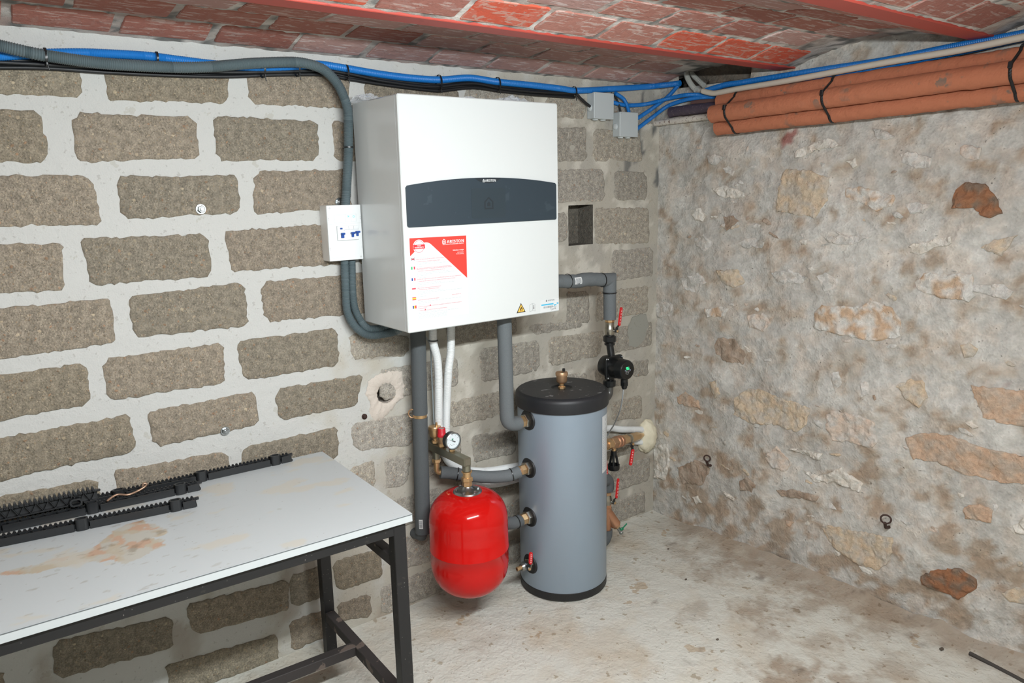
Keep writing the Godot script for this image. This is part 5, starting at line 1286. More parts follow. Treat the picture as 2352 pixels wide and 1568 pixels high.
# ------------------------------------------------------------------ safety group
func make_safety_group() -> void:
	var o := Vector3(-1.408, 0.706, 0.16)
	var g := thing("safety_group", "square nickel safety manifold with air vent, red-capped relief valve and pressure gauge", "valve manifold", o)
	var st := tool(); box(st, Vector3(0, 0, 0.0), Vector3(0.032, 0.032, 0.29), 0.0015); part("manifold_bar", st, M.steel_bar, g)
	st = tool(); box(st, Vector3(0, 0, 0.1452), Vector3(0.022, 0.022, 0.001), 0.0003); part("bar_end", st, M.nickel, g)
	st = tool(); rod(st, Vector3(0.010, -0.016, 0.12), Vector3(0.010, -0.0445, 0.12), 0.0165, 28); part("stub", st, M.steel_bar, g)
	# foot at the rear with its brass elbow
	st = tool(); rod(st, Vector3(0, -0.016, -0.085), Vector3(0, -0.050, -0.085), 0.0145, 24); part("foot", st, M.steel_bar, g)
	st = tool(); hexnut(st, Vector3(0, -0.048, -0.085), Vector3(0, -0.064, -0.085), 0.019); part("foot_nut", st, M.brass, g)
	st = tool(); rod(st, Vector3(0, -0.062, -0.085), Vector3(0, -0.085, -0.085), 0.012, 20); part("foot_nut", st, M.brass, g)
	st = tool(); tube(st, bends([Vector3(0, -0.08, -0.085), Vector3(0, -0.108, -0.085), Vector3(0.036, -0.112, -0.070)], 0.016), 0.0115, 16); part("elbow", st, M.brass, g)
	# air vent
	var v := Node3D.new(); v.name = "air_vent"; g.add_child(v); v.position = Vector3(0, 0.016, -0.088)
	air_vent(v, 0.98, M.brass, false)
	# relief valve
	var r := Node3D.new(); r.name = "relief_valve"; g.add_child(r); r.position = Vector3(0, 0.016, -0.036)
	st = tool(); hexnut(st, Vector3(0, 0, 0), Vector3(0, 0.017, 0), 0.0165); part("hexagon", st, M.brass, r)
	st = tool(); lathe(st, [Vector2(0.0, 0.016), Vector2(0.0145, 0.016), Vector2(0.0145, 0.030), Vector2(0.0155, 0.031), Vector2(0.0155, 0.044), Vector2(0, 0.044)], 28); part("body", st, M.brass_dull, r)
	st = tool(); lathe(st, [Vector2(0.0, 0.044), Vector2(0.0185, 0.044), Vector2(0.0185, 0.054), Vector2(0.0165, 0.057), Vector2(0.0155, 0.077), Vector2(0.0145, 0.079), Vector2(0.0125, 0.079), Vector2(0.0120, 0.0770), Vector2(0, 0.0770)], 32); part("red_cap", st, M.red_cap, r, "red plastic cap")
	st = tool(); rod(st, Vector3(0, 0.0770, 0), Vector3(0, 0.0776, 0), 0.0115, 24, 0.0001); part("cap_disc", st, plain(rgb(150, 150, 140), 0.6), r)
	# pressure gauge facing +z
	var p := Node3D.new(); p.name = "pressure_gauge"; g.add_child(p); p.position = Vector3(0, 0.016, 0.036)
	st = tool(); hexnut(st, Vector3(0, 0.0, 0), Vector3(0, 0.012, 0), 0.0125); part("neck", st, M.brass, p)
	var gc := Vector3(0, 0.045, 0.0); var zt := along(gc + Vector3(0, 0, -0.016), Vector3(0, 0, 1))
	st = tool(); lathe(st, [Vector2(0, 0), Vector2(0.032, 0), Vector2(0.0345, 0.003), Vector2(0.0345, 0.026), Vector2(0.033, 0.026)], 48, zt); part("case", st, M.black_plastic, p)
	st = tool(); lathe(st, [Vector2(0.0345, 0.022), Vector2(0.0352, 0.024), Vector2(0.0350, 0.030), Vector2(0.0320, 0.032), Vector2(0.0295, 0.028), Vector2(0.0295, 0.025)], 48, zt); part("bezel", st, M.zinc, p)
	st = tool(); plate(st, circle(0.030, 40), 0.001, Transform3D(Basis.IDENTITY, gc + Vector3(0, 0, 0.0085))); part("dial", st, plain(rgb(226, 236, 240), 0.5), p)
	st = tool()
	for k in 9:
		var a := deg_to_rad(225 - k * 33.75); var d := Vector2(cos(a), sin(a))
		stroke(st, d * 0.021, d * (0.027 if k % 2 == 0 else 0.025), 0.0008, Transform3D(Basis.IDENTITY, gc + Vector3(0, 0, 0.0096)))
	for q in [[-0.006, -0.017], [0.004, -0.016], [-0.012, -0.012]]: stroke(st, Vector2(q[0] - 0.002, q[1]), Vector2(q[0] + 0.002, q[1] + 0.001), 0.0022, Transform3D(Basis.IDENTITY, gc + Vector3(0, 0, 0.0096)))
	part("scale", st, M.print_mid, p)
	var fan := PackedVector2Array([Vector2(0, 0.001)])
	for k in 8: fan.append(Vector2(cos(deg_to_rad(128 - k * 8)), sin(deg_to_rad(128 - k * 8))) * 0.0105)
	st = tool(); plate(st, fan, 0.0003, Transform3D(Basis.IDENTITY, gc + Vector3(0, 0, 0.0096))); part("green_sector", st, plain(rgb(24, 130, 92), 0.5), p)
	st = tool(); var nd := Vector2(cos(deg_to_rad(152)), sin(deg_to_rad(152)))
	plate(st, PackedVector2Array([nd * 0.021 , nd.orthogonal() * 0.0013, nd * -0.012 + nd.orthogonal() * 0.0026, nd * -0.012 - nd.orthogonal() * 0.0026, nd.orthogonal() * -0.0013]), 0.0006, Transform3D(Basis.IDENTITY, gc + Vector3(0, 0, 0.0105)))
	plate(st, circle(0.0026, 16), 0.001, Transform3D(Basis.IDENTITY, gc + Vector3(0, 0, 0.0105))); part("needle", st, M.print_black, p)
	st = tool(); plate(st, circle(0.0295, 40), 0.001, Transform3D(Basis.IDENTITY, gc + Vector3(0, 0, 0.0125))); part("glass", st, M.glass, p)

# ------------------------------------------------------------------ pump and its valve
func make_pump_line() -> void:
	var x := -0.537; var z := 0.200
	# isolating valve above the pump
	var v := thing("isolating_valve", "nickel ball valve with red lever under the lagged elbow", "valve", Vector3(x, 1.095, z))
	var st := tool(); hexnut(st, Vector3(0, 0.056, 0), Vector3(0, 0.040, 0), 0.0225, 8); part("nut", st, M.brass, v)
	st = tool(); lathe(st, [Vector2(0, -0.030), Vector2(0.020, -0.030), Vector2(0.0205, -0.014), Vector2(0.023, -0.008), Vector2(0.024, 0.004), Vector2(0.023, 0.016), Vector2(0.020, 0.022), Vector2(0.0205, 0.040), Vector2(0, 0.040)], 32); part("body", st, M.nickel, v)
	lever(v, Vector3(0.010, 0.002, 0.023), Vector3(0.25, 0, 1), Vector3(0.17, 1, 0.0), 0.110)
	# pump
	var p := thing("circulation_pump", "black circulation pump with green lit display beside the tank", "pump", Vector3(x, 0.93, z))
	for s in [[1, 0.128], [-1, -0.080]]:
		st = tool(); lathe(st, [Vector2(0, -0.014), Vector2(0.027, -0.014), Vector2(0.030, -0.010), Vector2(0.030, 0.010), Vector2(0.027, 0.014), Vector2(0, 0.014)], 14, Transform3D(Basis.IDENTITY, Vector3(0, s[1], 0)), true); part("union_nut", st, M.black_plastic, p)
	st = tool(); rod(st, Vector3(0, 0.140, 0), Vector3(0, 0.158, 0), 0.0205, 24); part("union_tail", st, M.black_plastic, p)
	st = tool(); tube(st, [Vector3(0, -0.085, 0), Vector3(0, -0.055, 0.006), Vector3(0, -0.035, 0.012)], 0.017, 20); tube(st, curve([Vector3(0, 0.125, 0), Vector3(0, 0.095, 0.002), Vector3(0, 0.055, 0.010), Vector3(0, 0.03, 0.012)]), 0.0165, 20)
	lathe(st, [Vector2(0, 0.100), Vector2(0.024, 0.100), Vector2(0.024, 0.108), Vector2(0, 0.108)], 24)
	part("pipe_necks", st, M.black_plastic, p)
	var zt := along(Vector3(0, 0, 0), Vector3(0, 0, 1))
	st = tool(); lathe(st, [Vector2(0, -0.042), Vector2(0.030, -0.042), Vector2(0.046, -0.032), Vector2(0.050, -0.012), Vector2(0.050, 0.020), Vector2(0.046, 0.026), Vector2(0, 0.026)], 40, zt); part("volute", st, M.black_plastic, p)
	st = tool(); plate(st, rounded(0.108, 0.108, 0.016), 0.012, Transform3D(Basis.IDENTITY, Vector3(0, 0, 0.022)), 0.003); part("motor_flange", st, M.black_plastic, p)
	for q in [[1, 1], [-1, 1], [1, -1], [-1, -1]]:
		st = tool(); rod(st, Vector3(q[0] * 0.044, q[1] * 0.044, 0.033), Vector3(q[0] * 0.044, q[1] * 0.044, 0.040), 0.0048, 14); part("screw", st, M.zinc, p)
	st = tool(); lathe(st, [Vector2(0.047, 0.030), Vector2(0.0465, 0.070), Vector2(0.0472, 0.071), Vector2(0.0472, 0.074), Vector2(0.0462, 0.076), Vector2(0.0460, 0.104), Vector2(0.0435, 0.111), Vector2(0.0410, 0.114)], 48, zt); part("motor", st, M.black_plastic, p)
	st = tool(); lathe(st, [Vector2(0.041, 0.1138), Vector2(0.0, 0.1145)], 48, zt); var face := part("control_face", st, M.black_gloss, p, "glossy black control face")
	var fz := 0.1148
	st = tool(); seven(st, Vector2(-0.0095, 0.004), "9", fz); seven(st, Vector2(0.0005, 0.004), "5", fz); stroke(st, Vector2(0.0075, 0.0042), Vector2(0.0100, 0.0042), 0.0018, Transform3D(Basis.IDENTITY, Vector3(0, 0, fz)))
	stroke(st, Vector2(-0.0085, 0.0125), Vector2(-0.0055, 0.0145), 0.0024, Transform3D(Basis.IDENTITY, Vector3(0, 0, fz)))
	part("digits", st, M.green_led, face)
	st = tool()
	for q in [[-0.002, 0.0155, 0.0, 0.0155], [0.004, 0.0150, 0.006, 0.0150], [0.0085, 0.012, 0.0105, 0.0125], [-0.0135, 0.009, -0.012, 0.0095], [-0.010, -0.0030, 0.010, -0.0030], [-0.013, -0.0060, -0.005, -0.0056], [0.001, -0.0058, 0.004, -0.0058], [0.0065, -0.0060, 0.0085, -0.0060], [0.011, -0.0065, 0.013, -0.0065], [-0.013, -0.0090, -0.009, -0.0090], [-0.013, -0.0115, -0.009, -0.0115], [-0.013, -0.0140, -0.010, -0.0140], [-0.003, -0.0085, 0.001, -0.0085], [-0.003, -0.0115, 0.001, -0.0115], [0.004, -0.0080, 0.0045, -0.0125], [0.004, -0.0125, 0.0075, -0.0128], [-0.007, -0.0165, 0.005, -0.0162]]: stroke(st, Vector2(q[0], q[1]), Vector2(q[2], q[3]), 0.0008, Transform3D(Basis.IDENTITY, Vector3(0, 0, fz)))
	part("markings", st, plain(rgb(200, 204, 206), 0.5), face)
	for q in [Vector2(-0.0155, 0.001), Vector2(0.0150, -0.0005)]:
		st = tool(); plate(st, circle(0.0036, 20, q), 0.0004, Transform3D(Basis.IDENTITY, Vector3(0, 0, fz))); part("button", st, plain(rgb(126, 134, 156), 0.4), face)
	st = tool(); rod(st, Vector3(0, -0.040, 0.094), Vector3(0, -0.074, 0.094), 0.0165, 20); hexnut(st, Vector3(0, -0.056, 0.094), Vector3(0, -0.074, 0.094), 0.0190); lathe(st, [Vector2(0, 0), Vector2(0.0130, 0), Vector2(0.0135, 0.008), Vector2(0.010, 0.016), Vector2(0, 0.018)], 20, along(Vector3(0, -0.073, 0.094), Vector3.DOWN)); part("cable_gland", st, M.black_plastic, p)
	# bent steel pipe from pump to tank
	st = tool(); tube(st, bends([Vector3(x, 0.842, z), Vector3(x, 0.786, z), Vector3(-0.675, 0.786, 0.243)], 0.035), 0.0175, 20)
	tag(part("pump_elbow", st, plain(rgb(92, 92, 90), 0.4, 0.6)), "dull steel elbow joining the pump to the tank's right side", "pipe")

func seven(st: SurfaceTool, at: Vector2, digit: String, z: float) -> void:
	var w := 0.0070; var h := 0.0105
	var seg := {"a": [Vector2(0, h), Vector2(w, h)], "b": [Vector2(w, h / 2), Vector2(w, h)], "c": [Vector2(w, 0), Vector2(w, h / 2)], "d": [Vector2(0, 0), Vector2(w, 0)], "e": [Vector2(0, 0), Vector2(0, h / 2)], "f": [Vector2(0, h / 2), Vector2(0, h)], "g": [Vector2(0, h / 2), Vector2(w, h / 2)]}
	for k in {"9": "abcdfg", "5": "acdfg", "8": "abcdefg"}[digit]: stroke(st, at + seg[k][0], at + seg[k][1], 0.0016, Transform3D(Basis.IDENTITY, Vector3(0, 0, z)))

# ------------------------------------------------------------------ fittings right of the tank
func make_right_fittings() -> void:
	var st: SurfaceTool
	# cold-water inlet group running from the tank to the foam plug near the corner
	var a := Vector3(-0.655, 0.574, 0.238); var b := Vector3(-0.112, 0.466, 0.030)
	var t := (b - a).normalized(); var L := a.distance_to(b)
	var g := thing("inlet_valve_group", "brass inlet valve group between tank and cream foam plug", "valve", a)
	var at := func(k: float) -> Vector3: return t * L * k
	st = tool(); rod(st, at.call(0.0), at.call(0.2), 0.017, 20); part("tail_pipe", st, M.brass_dull, g)
	st = tool(); hexnut(st, at.call(0.18), at.call(0.26), 0.026); part("union_nut", st, M.brass, g)
	st = tool(); hexnut(st, at.call(0.26), at.call(0.36), 0.028, 6, 0.8); part("union_nut", st, M.brass_dull, g)
	st = tool(); lathe(st, [Vector2(0.0, 0.0), Vector2(0.022, 0.0), Vector2(0.029, 0.006), Vector2(0.029, 0.03), Vector2(0.024, 0.036), Vector2(0.029, 0.040), Vector2(0.029, 0.062), Vector2(0.022, 0.070), Vector2(0, 0.07)], 28, along(at.call(0.36), t)); part("check_valve", st, M.bronze, g)
	st = tool(); hexnut(st, at.call(0.47), at.call(0.60), 0.025); part("hexagon", st, M.brass, g)
	st = tool(); lathe(st, [Vector2(0.0, 0.0), Vector2(0.017, 0.0), Vector2(0.024, 0.010), Vector2(0.026, 0.024), Vector2(0.024, 0.040), Vector2(0.017, 0.05), Vector2(0, 0.05)], 28, along(at.call(0.59), t)); part("ball_valve", st, M.nickel, g)
	st = tool(); hexnut(st, at.call(0.67), at.call(0.84), 0.023); part("hexagon", st, M.brass, g)
	st = tool(); lathe(st, [Vector2(0.0, 0.0), Vector2(0.019, 0.0), Vector2(0.019, 0.02), Vector2(0.009, 0.075), Vector2(0, 0.078)], 24, along(at.call(0.84), t)); part("nose", st, M.brass, g)
	lever(g, at.call(0.655) + Vector3(0.0, -0.022, 0.016), Vector3(-0.3, -0.3, 1), Vector3(-0.28, -1, 0.05), 0.105)
	# discharge funnel under the group
	var f := thing("discharge_funnel", "black plastic discharge funnel hanging under the brass inlet group", "funnel", a + at.call(0.33) + Vector3(0, -0.028, 0))
	st = tool(); rod(st, Vector3(0, 0.004, 0), Vector3(0, -0.012, 0), 0.011, 20); part("socket", st, M.brass, f)
	st = tool(); rod(st, Vector3(0, -0.010, 0), Vector3(0, -0.036, 0), 0.0145, 24); part("collar", st, M.black_plastic, f)
	st = tool()
	for k in 3:
		var an := TAU * k / 3 + 0.35; var d := Vector3(cos(an), 0, sin(an))
		tube(st, [d * 0.012 + Vector3(0, -0.034, 0), d * 0.023 + Vector3(0, -0.088, 0)], 0.0058, 8)
	part("struts", st, M.black_plastic, f)
	st = tool(); lathe(st, [Vector2(0.008, -0.106), Vector2(0.026, -0.106), Vector2(0.029, -0.100), Vector2(0.029, -0.080), Vector2(0.025, -0.080), Vector2(0.023, -0.098), Vector2(0.008, -0.099)], 28); part("cup", st, M.black_plastic, f)
	# foam plug in the wall
	var fo := thing("foam_plug", "lump of cream expanding foam in the wall near the corner", "foam", Vector3(-0.075, 0.445, 0.0))
	st = tool(); blob(st, Vector3(0, 0, 0.008), Vector3(0.064, 0.088, 0.052), 20, 0.16); part("foam", st, M.spray_foam, fo)
	# second valve showing only its lever at the tank's edge
	var v := thing("hidden_valve", "valve half hidden by the tank, only its red lever showing", "valve", Vector3(-0.585, 0.525, 0.20))
	st = tool(); rod(st, Vector3(-0.05, 0.0, 0.0), Vector3(0.012, 0, 0.0), 0.016, 20); part("body", st, M.nickel, v)
	lever(v, Vector3(-0.010, -0.004, 0.010), Vector3(0.2, 0, 1), Vector3(0.10, -1, 0), 0.115)
	# lower branch: lagged elbow, ball valve, strainer with a green drain tap
	var le := thing("lower_lagged_elbow", "dark lagged pipe elbow low behind the tank's right edge", "pipe", Vector3(-0.60, 0.385, 0.22))
	st = tool(); tube(st, bends([Vector3(-0.09, 0.012, 0.03), Vector3(0.040, 0.012, -0.01), Vector3(0.040, -0.045, -0.01)], 0.040), 0.033, 20, 0, true, 0.002); part("lagging", st, M.foam_dark, le)
	st = tool(); tube(st, [Vector3(0.040, -0.040, -0.01), Vector3(0.040, -0.052, -0.01)], 0.030, 20); part("end_ring", st, M.foam_dark, le)
	var lv := thing("strainer_valve", "nickel ball valve with red lever above the bronze strainer", "valve", Vector3(-0.560, 0.288, 0.210))
	st = tool(); hexnut(st, Vector3(0, 0.040, 0), Vector3(0, 0.022, 0), 0.022); part("nut", st, M.brass_dull, lv)
	st = tool(); lathe(st, [Vector2(0, -0.026), Vector2(0.019, -0.026), Vector2(0.022, -0.012), Vector2(0.024, 0.0), Vector2(0.022, 0.012), Vector2(0.019, 0.024), Vector2(0, 0.024)], 28); part("body", st, M.nickel, lv)
	lever(lv, Vector3(0.014, -0.012, 0.022), Vector3(0.3, 0, 1), Vector3(0.12, 1, 0.0), 0.125)
	var ys := thing("strainer", "bronze angled strainer with small green drain tap near the floor", "strainer", Vector3(-0.560, 0.260, 0.210))
	st = tool(); hexnut(st, Vector3(0, 0.004, 0), Vector3(0, -0.014, 0), 0.023); part("nut", st, M.bronze, ys)
	st = tool(); lathe(st, [Vector2(0, -0.150), Vector2(0.017, -0.150), Vector2(0.020, -0.11), Vector2(0.024, -0.06), Vector2(0.022, -0.012), Vector2(0, -0.012)], 28); part("body", st, M.bronze, ys)
	var yd := Vector3(0.42, -0.75, 0.22).normalized()
	st = tool(); lathe(st, [Vector2(0, 0.0), Vector2(0.023, 0.0), Vector2(0.025, 0.02), Vector2(0.025, 0.075), Vector2(0.0255, 0.076), Vector2(0.0255, 0.082), Vector2(0.020, 0.085), Vector2(0, 0.085)], 28, along(Vector3(0, -0.035, 0), yd)); part("branch", st, M.bronze, ys)
	st = tool(); hexnut(st, Vector3(0, -0.035, 0) + yd * 0.084, Vector3(0, -0.035, 0) + yd * 0.098, 0.019); part("plug", st, M.brass_dull, ys)
	var tp := Vector3(0, -0.035, 0) + yd * 0.098
	st = tool(); rod(st, tp, tp + yd * 0.030, 0.009, 18); hexnut(st, tp + yd * 0.028, tp + yd * 0.042, 0.011); part("drain_tap", st, M.zinc, ys)
	st = tool(); box(st, tp + yd * 0.016 + Vector3(0.008, 0.004, 0.010), Vector3(0.020, 0.014, 0.010), 0.003); box(st, tp + yd * 0.012 + Vector3(0.030, 0.012, 0.012), Vector3(0.030, 0.008, 0.005), 0.002, Basis(Vector3.BACK, 0.5)); part("tap_handle", st, plain(rgb(20, 120, 84), 0.4), ys, "green plastic handle")
	var lo := thing("lower_return_elbow", "dark lagged elbow curling under the strainer to the tank", "pipe", Vector3(-0.60, 0.145, 0.23))
	st = tool(); tube(st, bends([Vector3(0.040, -0.010, -0.02), Vector3(0.040, -0.06, -0.02), Vector3(-0.09, -0.075, 0.0)], 0.040), 0.026, 18, 0, true, 0.002); part("lagging", st, M.foam_dark, lo)

func blob(st: SurfaceTool, c: Vector3, r: Vector3, n: int, amp: float) -> void:
	st.set_smooth_group(6)
	var p := func(i: int, j: int) -> Vector3:
		var a := TAU * (i % (2 * n)) / (2.0 * n); var b := PI * j / n - PI / 2
		var d := Vector3(cos(b) * cos(a), sin(b), cos(b) * sin(a))
		return c + d * r * (1.0 + amp * lumps.get_noise_3dv(d * 0.8 + c * 3.0) + amp * 0.25 * grit.get_noise_3dv(d * 0.3))
	for j in n:
		for i in 2 * n:
			if j > 0: tri(st, p.call(i, j), p.call(i + 1, j), p.call(i + 1, j + 1))
			if j < n - 1: tri(st, p.call(i, j), p.call(i + 1, j + 1), p.call(i, j + 1))
			elif j == n - 1 and n > 0: pass

# ------------------------------------------------------------------ lagged pipes
func tie(parent: Node3D, at: Vector3, dir: Vector3, r: float, w := 0.004, called := "tie") -> void:
	var st := tool(); lathe(st, [Vector2(r, -w / 2), Vector2(r + 0.0016, -w / 2), Vector2(r + 0.0016, w / 2), Vector2(r, w / 2)], 28, along(at, dir)); part(called, st, M.black_plastic, parent)

func barcode(parent: Node3D, at: Transform3D, w: float, h: float, r: float) -> void:
	var st := tool(); st.set_smooth_group(4)
	# a small white sticker bent round a pipe of radius r; at.y runs along the pipe, at.z points out of it
	for k in 6:
		var a := (k / 6.0 - 0.5) * w / r; var b := ((k + 1) / 6.0 - 0.5) * w / r; var q := r + 0.0008
		quad(st, at * Vector3(q * sin(a), -h / 2, q * cos(a)), at * Vector3(q * sin(a), h / 2, q * cos(a)), at * Vector3(q * sin(b), h / 2, q * cos(b)), at * Vector3(q * sin(b), -h / 2, q * cos(b)))
	var s := part("sticker", st, M.print_white, parent, "small white barcode sticker")
	st = tool(); var y := -h * 0.38
	while y < h * 0.38:
		var t := rng.randf_range(0.0008, 0.0022)
		for k in 3:
			var a := (k / 4.0 - 0.40) * w / r; var b := ((k + 1) / 4.0 - 0.40) * w / r; var q := r + 0.0012
			quad(st, at * Vector3(q * sin(a), y, q * cos(a)), at * Vector3(q * sin(a), y + t, q * cos(a)), at * Vector3(q * sin(b), y + t, q * cos(b)), at * Vector3(q * sin(b), y, q * cos(b)))
		y += t + rng.randf_range(0.0008, 0.002)
	part("bars", st, M.print_mid, s)

func adaptor(parent: Node3D, y: float, rb := 0.024) -> void:
	var st := tool(); hexnut(st, Vector3(TANK.x - TR - 0.018, y, TANK.z) - parent.position, Vector3(TANK.x - TR - 0.044, y - 0.001, TANK.z) - parent.position, rb); part("brass_adaptor", st, M.brass, parent)
	st = tool(); rod(st, Vector3(TANK.x - TR - 0.040, y, TANK.z) - parent.position, Vector3(TANK.x - TR - 0.060, y - 0.001, TANK.z) - parent.position, rb * 0.8); part("tail", st, M.brass_dull, parent)

func make_insulated_pipes() -> void:
	var st: SurfaceTool
	# tall pipe left of the safety group
	var o := Vector3(-1.48, 0.36, 0.072)
	var a := thing("lagged_pipe", "tall grey foam-lagged pipe left of the red vessel", "pipe", o, "grey lagged pipes")
	st = tool(); tube(st, line([Vector3(-1.470, 1.262, 0.082), Vector3(-1.474, 0.862, 0.072)], o, 0.02), 0.0305, 28, 0, true, 0.0012); part("lagging", st, M.foam_dark, a)
	st = tool(); tube(st, line([Vector3(-1.475, 0.848, 0.072), Vector3(-1.486, 0.355, 0.072)], o, 0.02), 0.0312, 28, 0, true, 0.0012); part("lagging", st, M.foam_dark, a)
	st = tool(); tube(st, line([Vector3(-1.486, 0.36, 0.072), Vector3(-1.486, 0.335, 0.060), Vector3(-1.486, 0.325, -0.02)], o, 0.02), 0.022, 20); part("lagging", st, M.foam_dark, a)
	st = tool(); rod(st, Vector3(-1.474, 0.866, 0.072) - o, Vector3(-1.475, 0.844, 0.072) - o, 0.0285, 28); part("clamp_band", st, M.brass, a, "brass-coloured pipe clamp")
	var ear := []
	for k in 17: ear.append(Vector3(-1.506, 0.868, 0.066) - o + Vector3(cos(TAU * k / 16.0) * 0.011, sin(TAU * k / 16.0) * 0.017, cos(TAU * k / 16.0) * 0.010))
	st = tool(); tube(st, ear, 0.0032, 8, 0, false); part("clamp_ear", st, M.brass_dull, a)
	barcode(a, Transform3D(Basis(Vector3.UP, -0.75), Vector3(-1.4855, 0.405, 0.072) - o), 0.016, 0.040, 0.0316)
	# unit to tank
	o = Vector3(-1.172, 0.79, 0.25)
	a = thing("lagged_pipe", "grey foam-lagged pipe dropping from the unit to the tank's top port", "pipe", o, "grey lagged pipes")
	var bend := line([Vector3(-1.176, 1.262, 0.252), Vector3(-1.171, 0.900, 0.249)], o, 0.02)
	bend.append_array(bends([Vector3(-1.171, 0.90, 0.249) - o, Vector3(-1.170, 0.793, 0.248) - o, Vector3(-1.112, 0.788, 0.248) - o], 0.042).slice(1))
	st = tool(); tube(st, bend, 0.0295, 28, 0, true, 0.0012); part("lagging", st, M.foam, a)
	st = tool(); tube(st, line([Vector3(-1.140, 0.7905, 0.248), Vector3(-1.106, 0.7905, 0.248)], o, 0.01), 0.0285, 24, 0, true, 0.004); part("tape", st, plain(rgb(104, 106, 106), 0.3), a)
	adaptor(a, 0.791)
	# cross pipe from the safety group to the second port
	o = Vector3(-1.25, 0.575, 0.17)
	a = thing("lagged_pipe", "short grey lagged pipe running from the manifold to the tank's second port", "pipe", o, "grey lagged pipes")
	var cp := curve([Vector3(-1.396, 0.597, 0.082), Vector3(-1.360, 0.590, 0.098), Vector3(-1.300, 0.575, 0.135), Vector3(-1.220, 0.563, 0.190), Vector3(-1.160, 0.567, 0.232), Vector3(-1.112, 0.577, 0.247)].map(func(q): return q - o), 0.012)
	st = tool(); tube(st, cp, 0.0255, 26, 0, true, 0.0012); part("lagging", st, M.foam, a)
	for k in [0.24, 0.86]:
		var i := int(cp.size() * k); tie(a, cp[i], cp[i + 1] - cp[i - 1], 0.0262)
	adaptor(a, 0.581, 0.021)
	# stub on the third port, going back to the wall behind the vessel
	o = Vector3(-1.16, 0.36, 0.20)
	a = thing("lagged_pipe", "stubby lagged pipe between red vessel and the tank's third port", "pipe", o, "grey lagged pipes")
	cp = curve([Vector3(-1.112, 0.359, 0.247), Vector3(-1.150, 0.357, 0.245), Vector3(-1.200, 0.360, 0.200), Vector3(-1.235, 0.380, 0.110), Vector3(-1.240, 0.39, -0.01)].map(func(q): return q - o), 0.012)
	st = tool(); tube(st, cp, 0.026, 24, 0, true, 0.003); part("lagging", st, M.foam_dark, a)
	tie(a, cp[3], cp[4] - cp[2], 0.0268)
	adaptor(a, 0.360)
	# unit's right side to the pump
	o = Vector3(-0.54, 1.33, 0.20)
	a = thing("lagged_pipe", "grey lagged pipe leaving the unit's right side with square elbow", "pipe", o, "grey lagged pipes")
	cp = curve([Vector3(-1.0, 1.352, 0.200), Vector3(-0.86, 1.350, 0.200), Vector3(-0.74, 1.340, 0.200), Vector3(-0.68, 1.343, 0.200), Vector3(-0.60, 1.334, 0.200), Vector3(-0.572, 1.331, 0.200)].map(func(q): return q - o), 0.015)
	st = tool(); tube(st, cp, 0.0298, 26, 0, true, 0.0035); part("lagging", st, M.foam, a)
	# the mitred elbow: both legs meet on a 45 degree cut
	st = tool(); mitre(st, Vector3(-0.580, 1.331, 0.200) - o, Vector3(-0.538, 1.329, 0.200) - o, Vector3(-0.538, 1.275, 0.200) - o, 0.0300); part("elbow_lagging", st, M.foam, a)
	st = tool(); tube(st, line([Vector3(-0.538, 1.278, 0.200), Vector3(-0.537, 1.148, 0.200)], o, 0.015), 0.0285, 26, 0, true, 0.0012); part("lagging", st, M.foam, a)
	tie(a, Vector3(-0.588, 1.332, 0.200) - o, Vector3.RIGHT, 0.0306, 0.005)
	tie(a, Vector3(-0.538, 1.270, 0.200) - o, Vector3(0, 1, 0), 0.0304, 0.005)
	tie(a, Vector3(-0.790, 1.345, 0.200) - o, Vector3(1, 0, 0), 0.0304, 0.003)
	barcode(a, Transform3D(Basis(Vector3.BACK, PI / 2) * Basis(Vector3.UP, 0.15), Vector3(-0.755, 1.3415, 0.200) - o), 0.030, 0.040, 0.0305)

func line(pts: Array, o: Vector3, step: float) -> Array:
	var r := []
	for i in pts.size() - 1:
		var n := maxi(1, int(pts[i].distance_to(pts[i + 1]) / step))
		for k in n: r.append(pts[i].lerp(pts[i + 1], float(k) / n) - o)
	r.append(pts[-1] - o); return r

func mitre(st: SurfaceTool, a: Vector3, c: Vector3, b: Vector3, r: float) -> void:
	var d0 := (c - a).normalized(); var d1 := (b - c).normalized(); var side := d0.cross(d1).normalized()
	var n := (d0 + d1).normalized(); var seg := 28
	var rings := [[], [], []]
	for k in seg:
		var t := TAU * k / seg
		var u0 := d0.cross(side) * cos(t) * r + side * sin(t) * r
		var u1 := d1.cross(side) * cos(t) * r + side * sin(t) * r
		rings[0].append(a + u0); rings[2].append(b + u1)
		var q := c + u0; rings[1].append(q + d0 * (-(q - c).dot(n) / d0.dot(n)))
	for s in 2:
		st.set_smooth_group(7 + s)
		for k in seg:
			var k2 := (k + 1) % seg
			edge(st, [rings[s][k], rings[s + 1][k], rings[s + 1][k2], rings[s][k2]], (rings[s][k] + rings[s][(k + seg / 2) % seg]) / 2)
	st.set_smooth_group(-1)
	for k in seg:
		edge(st, [a, rings[0][k], rings[0][(k + 1) % seg]], c); edge(st, [b, rings[2][k], rings[2][(k + 1) % seg]], c)

# ------------------------------------------------------------------ work table
const TABLE_AT := Vector3(-1.893, 0.0, 0.066)
const TABLE_TURN := -2.2
const TABLE_Y := 0.800

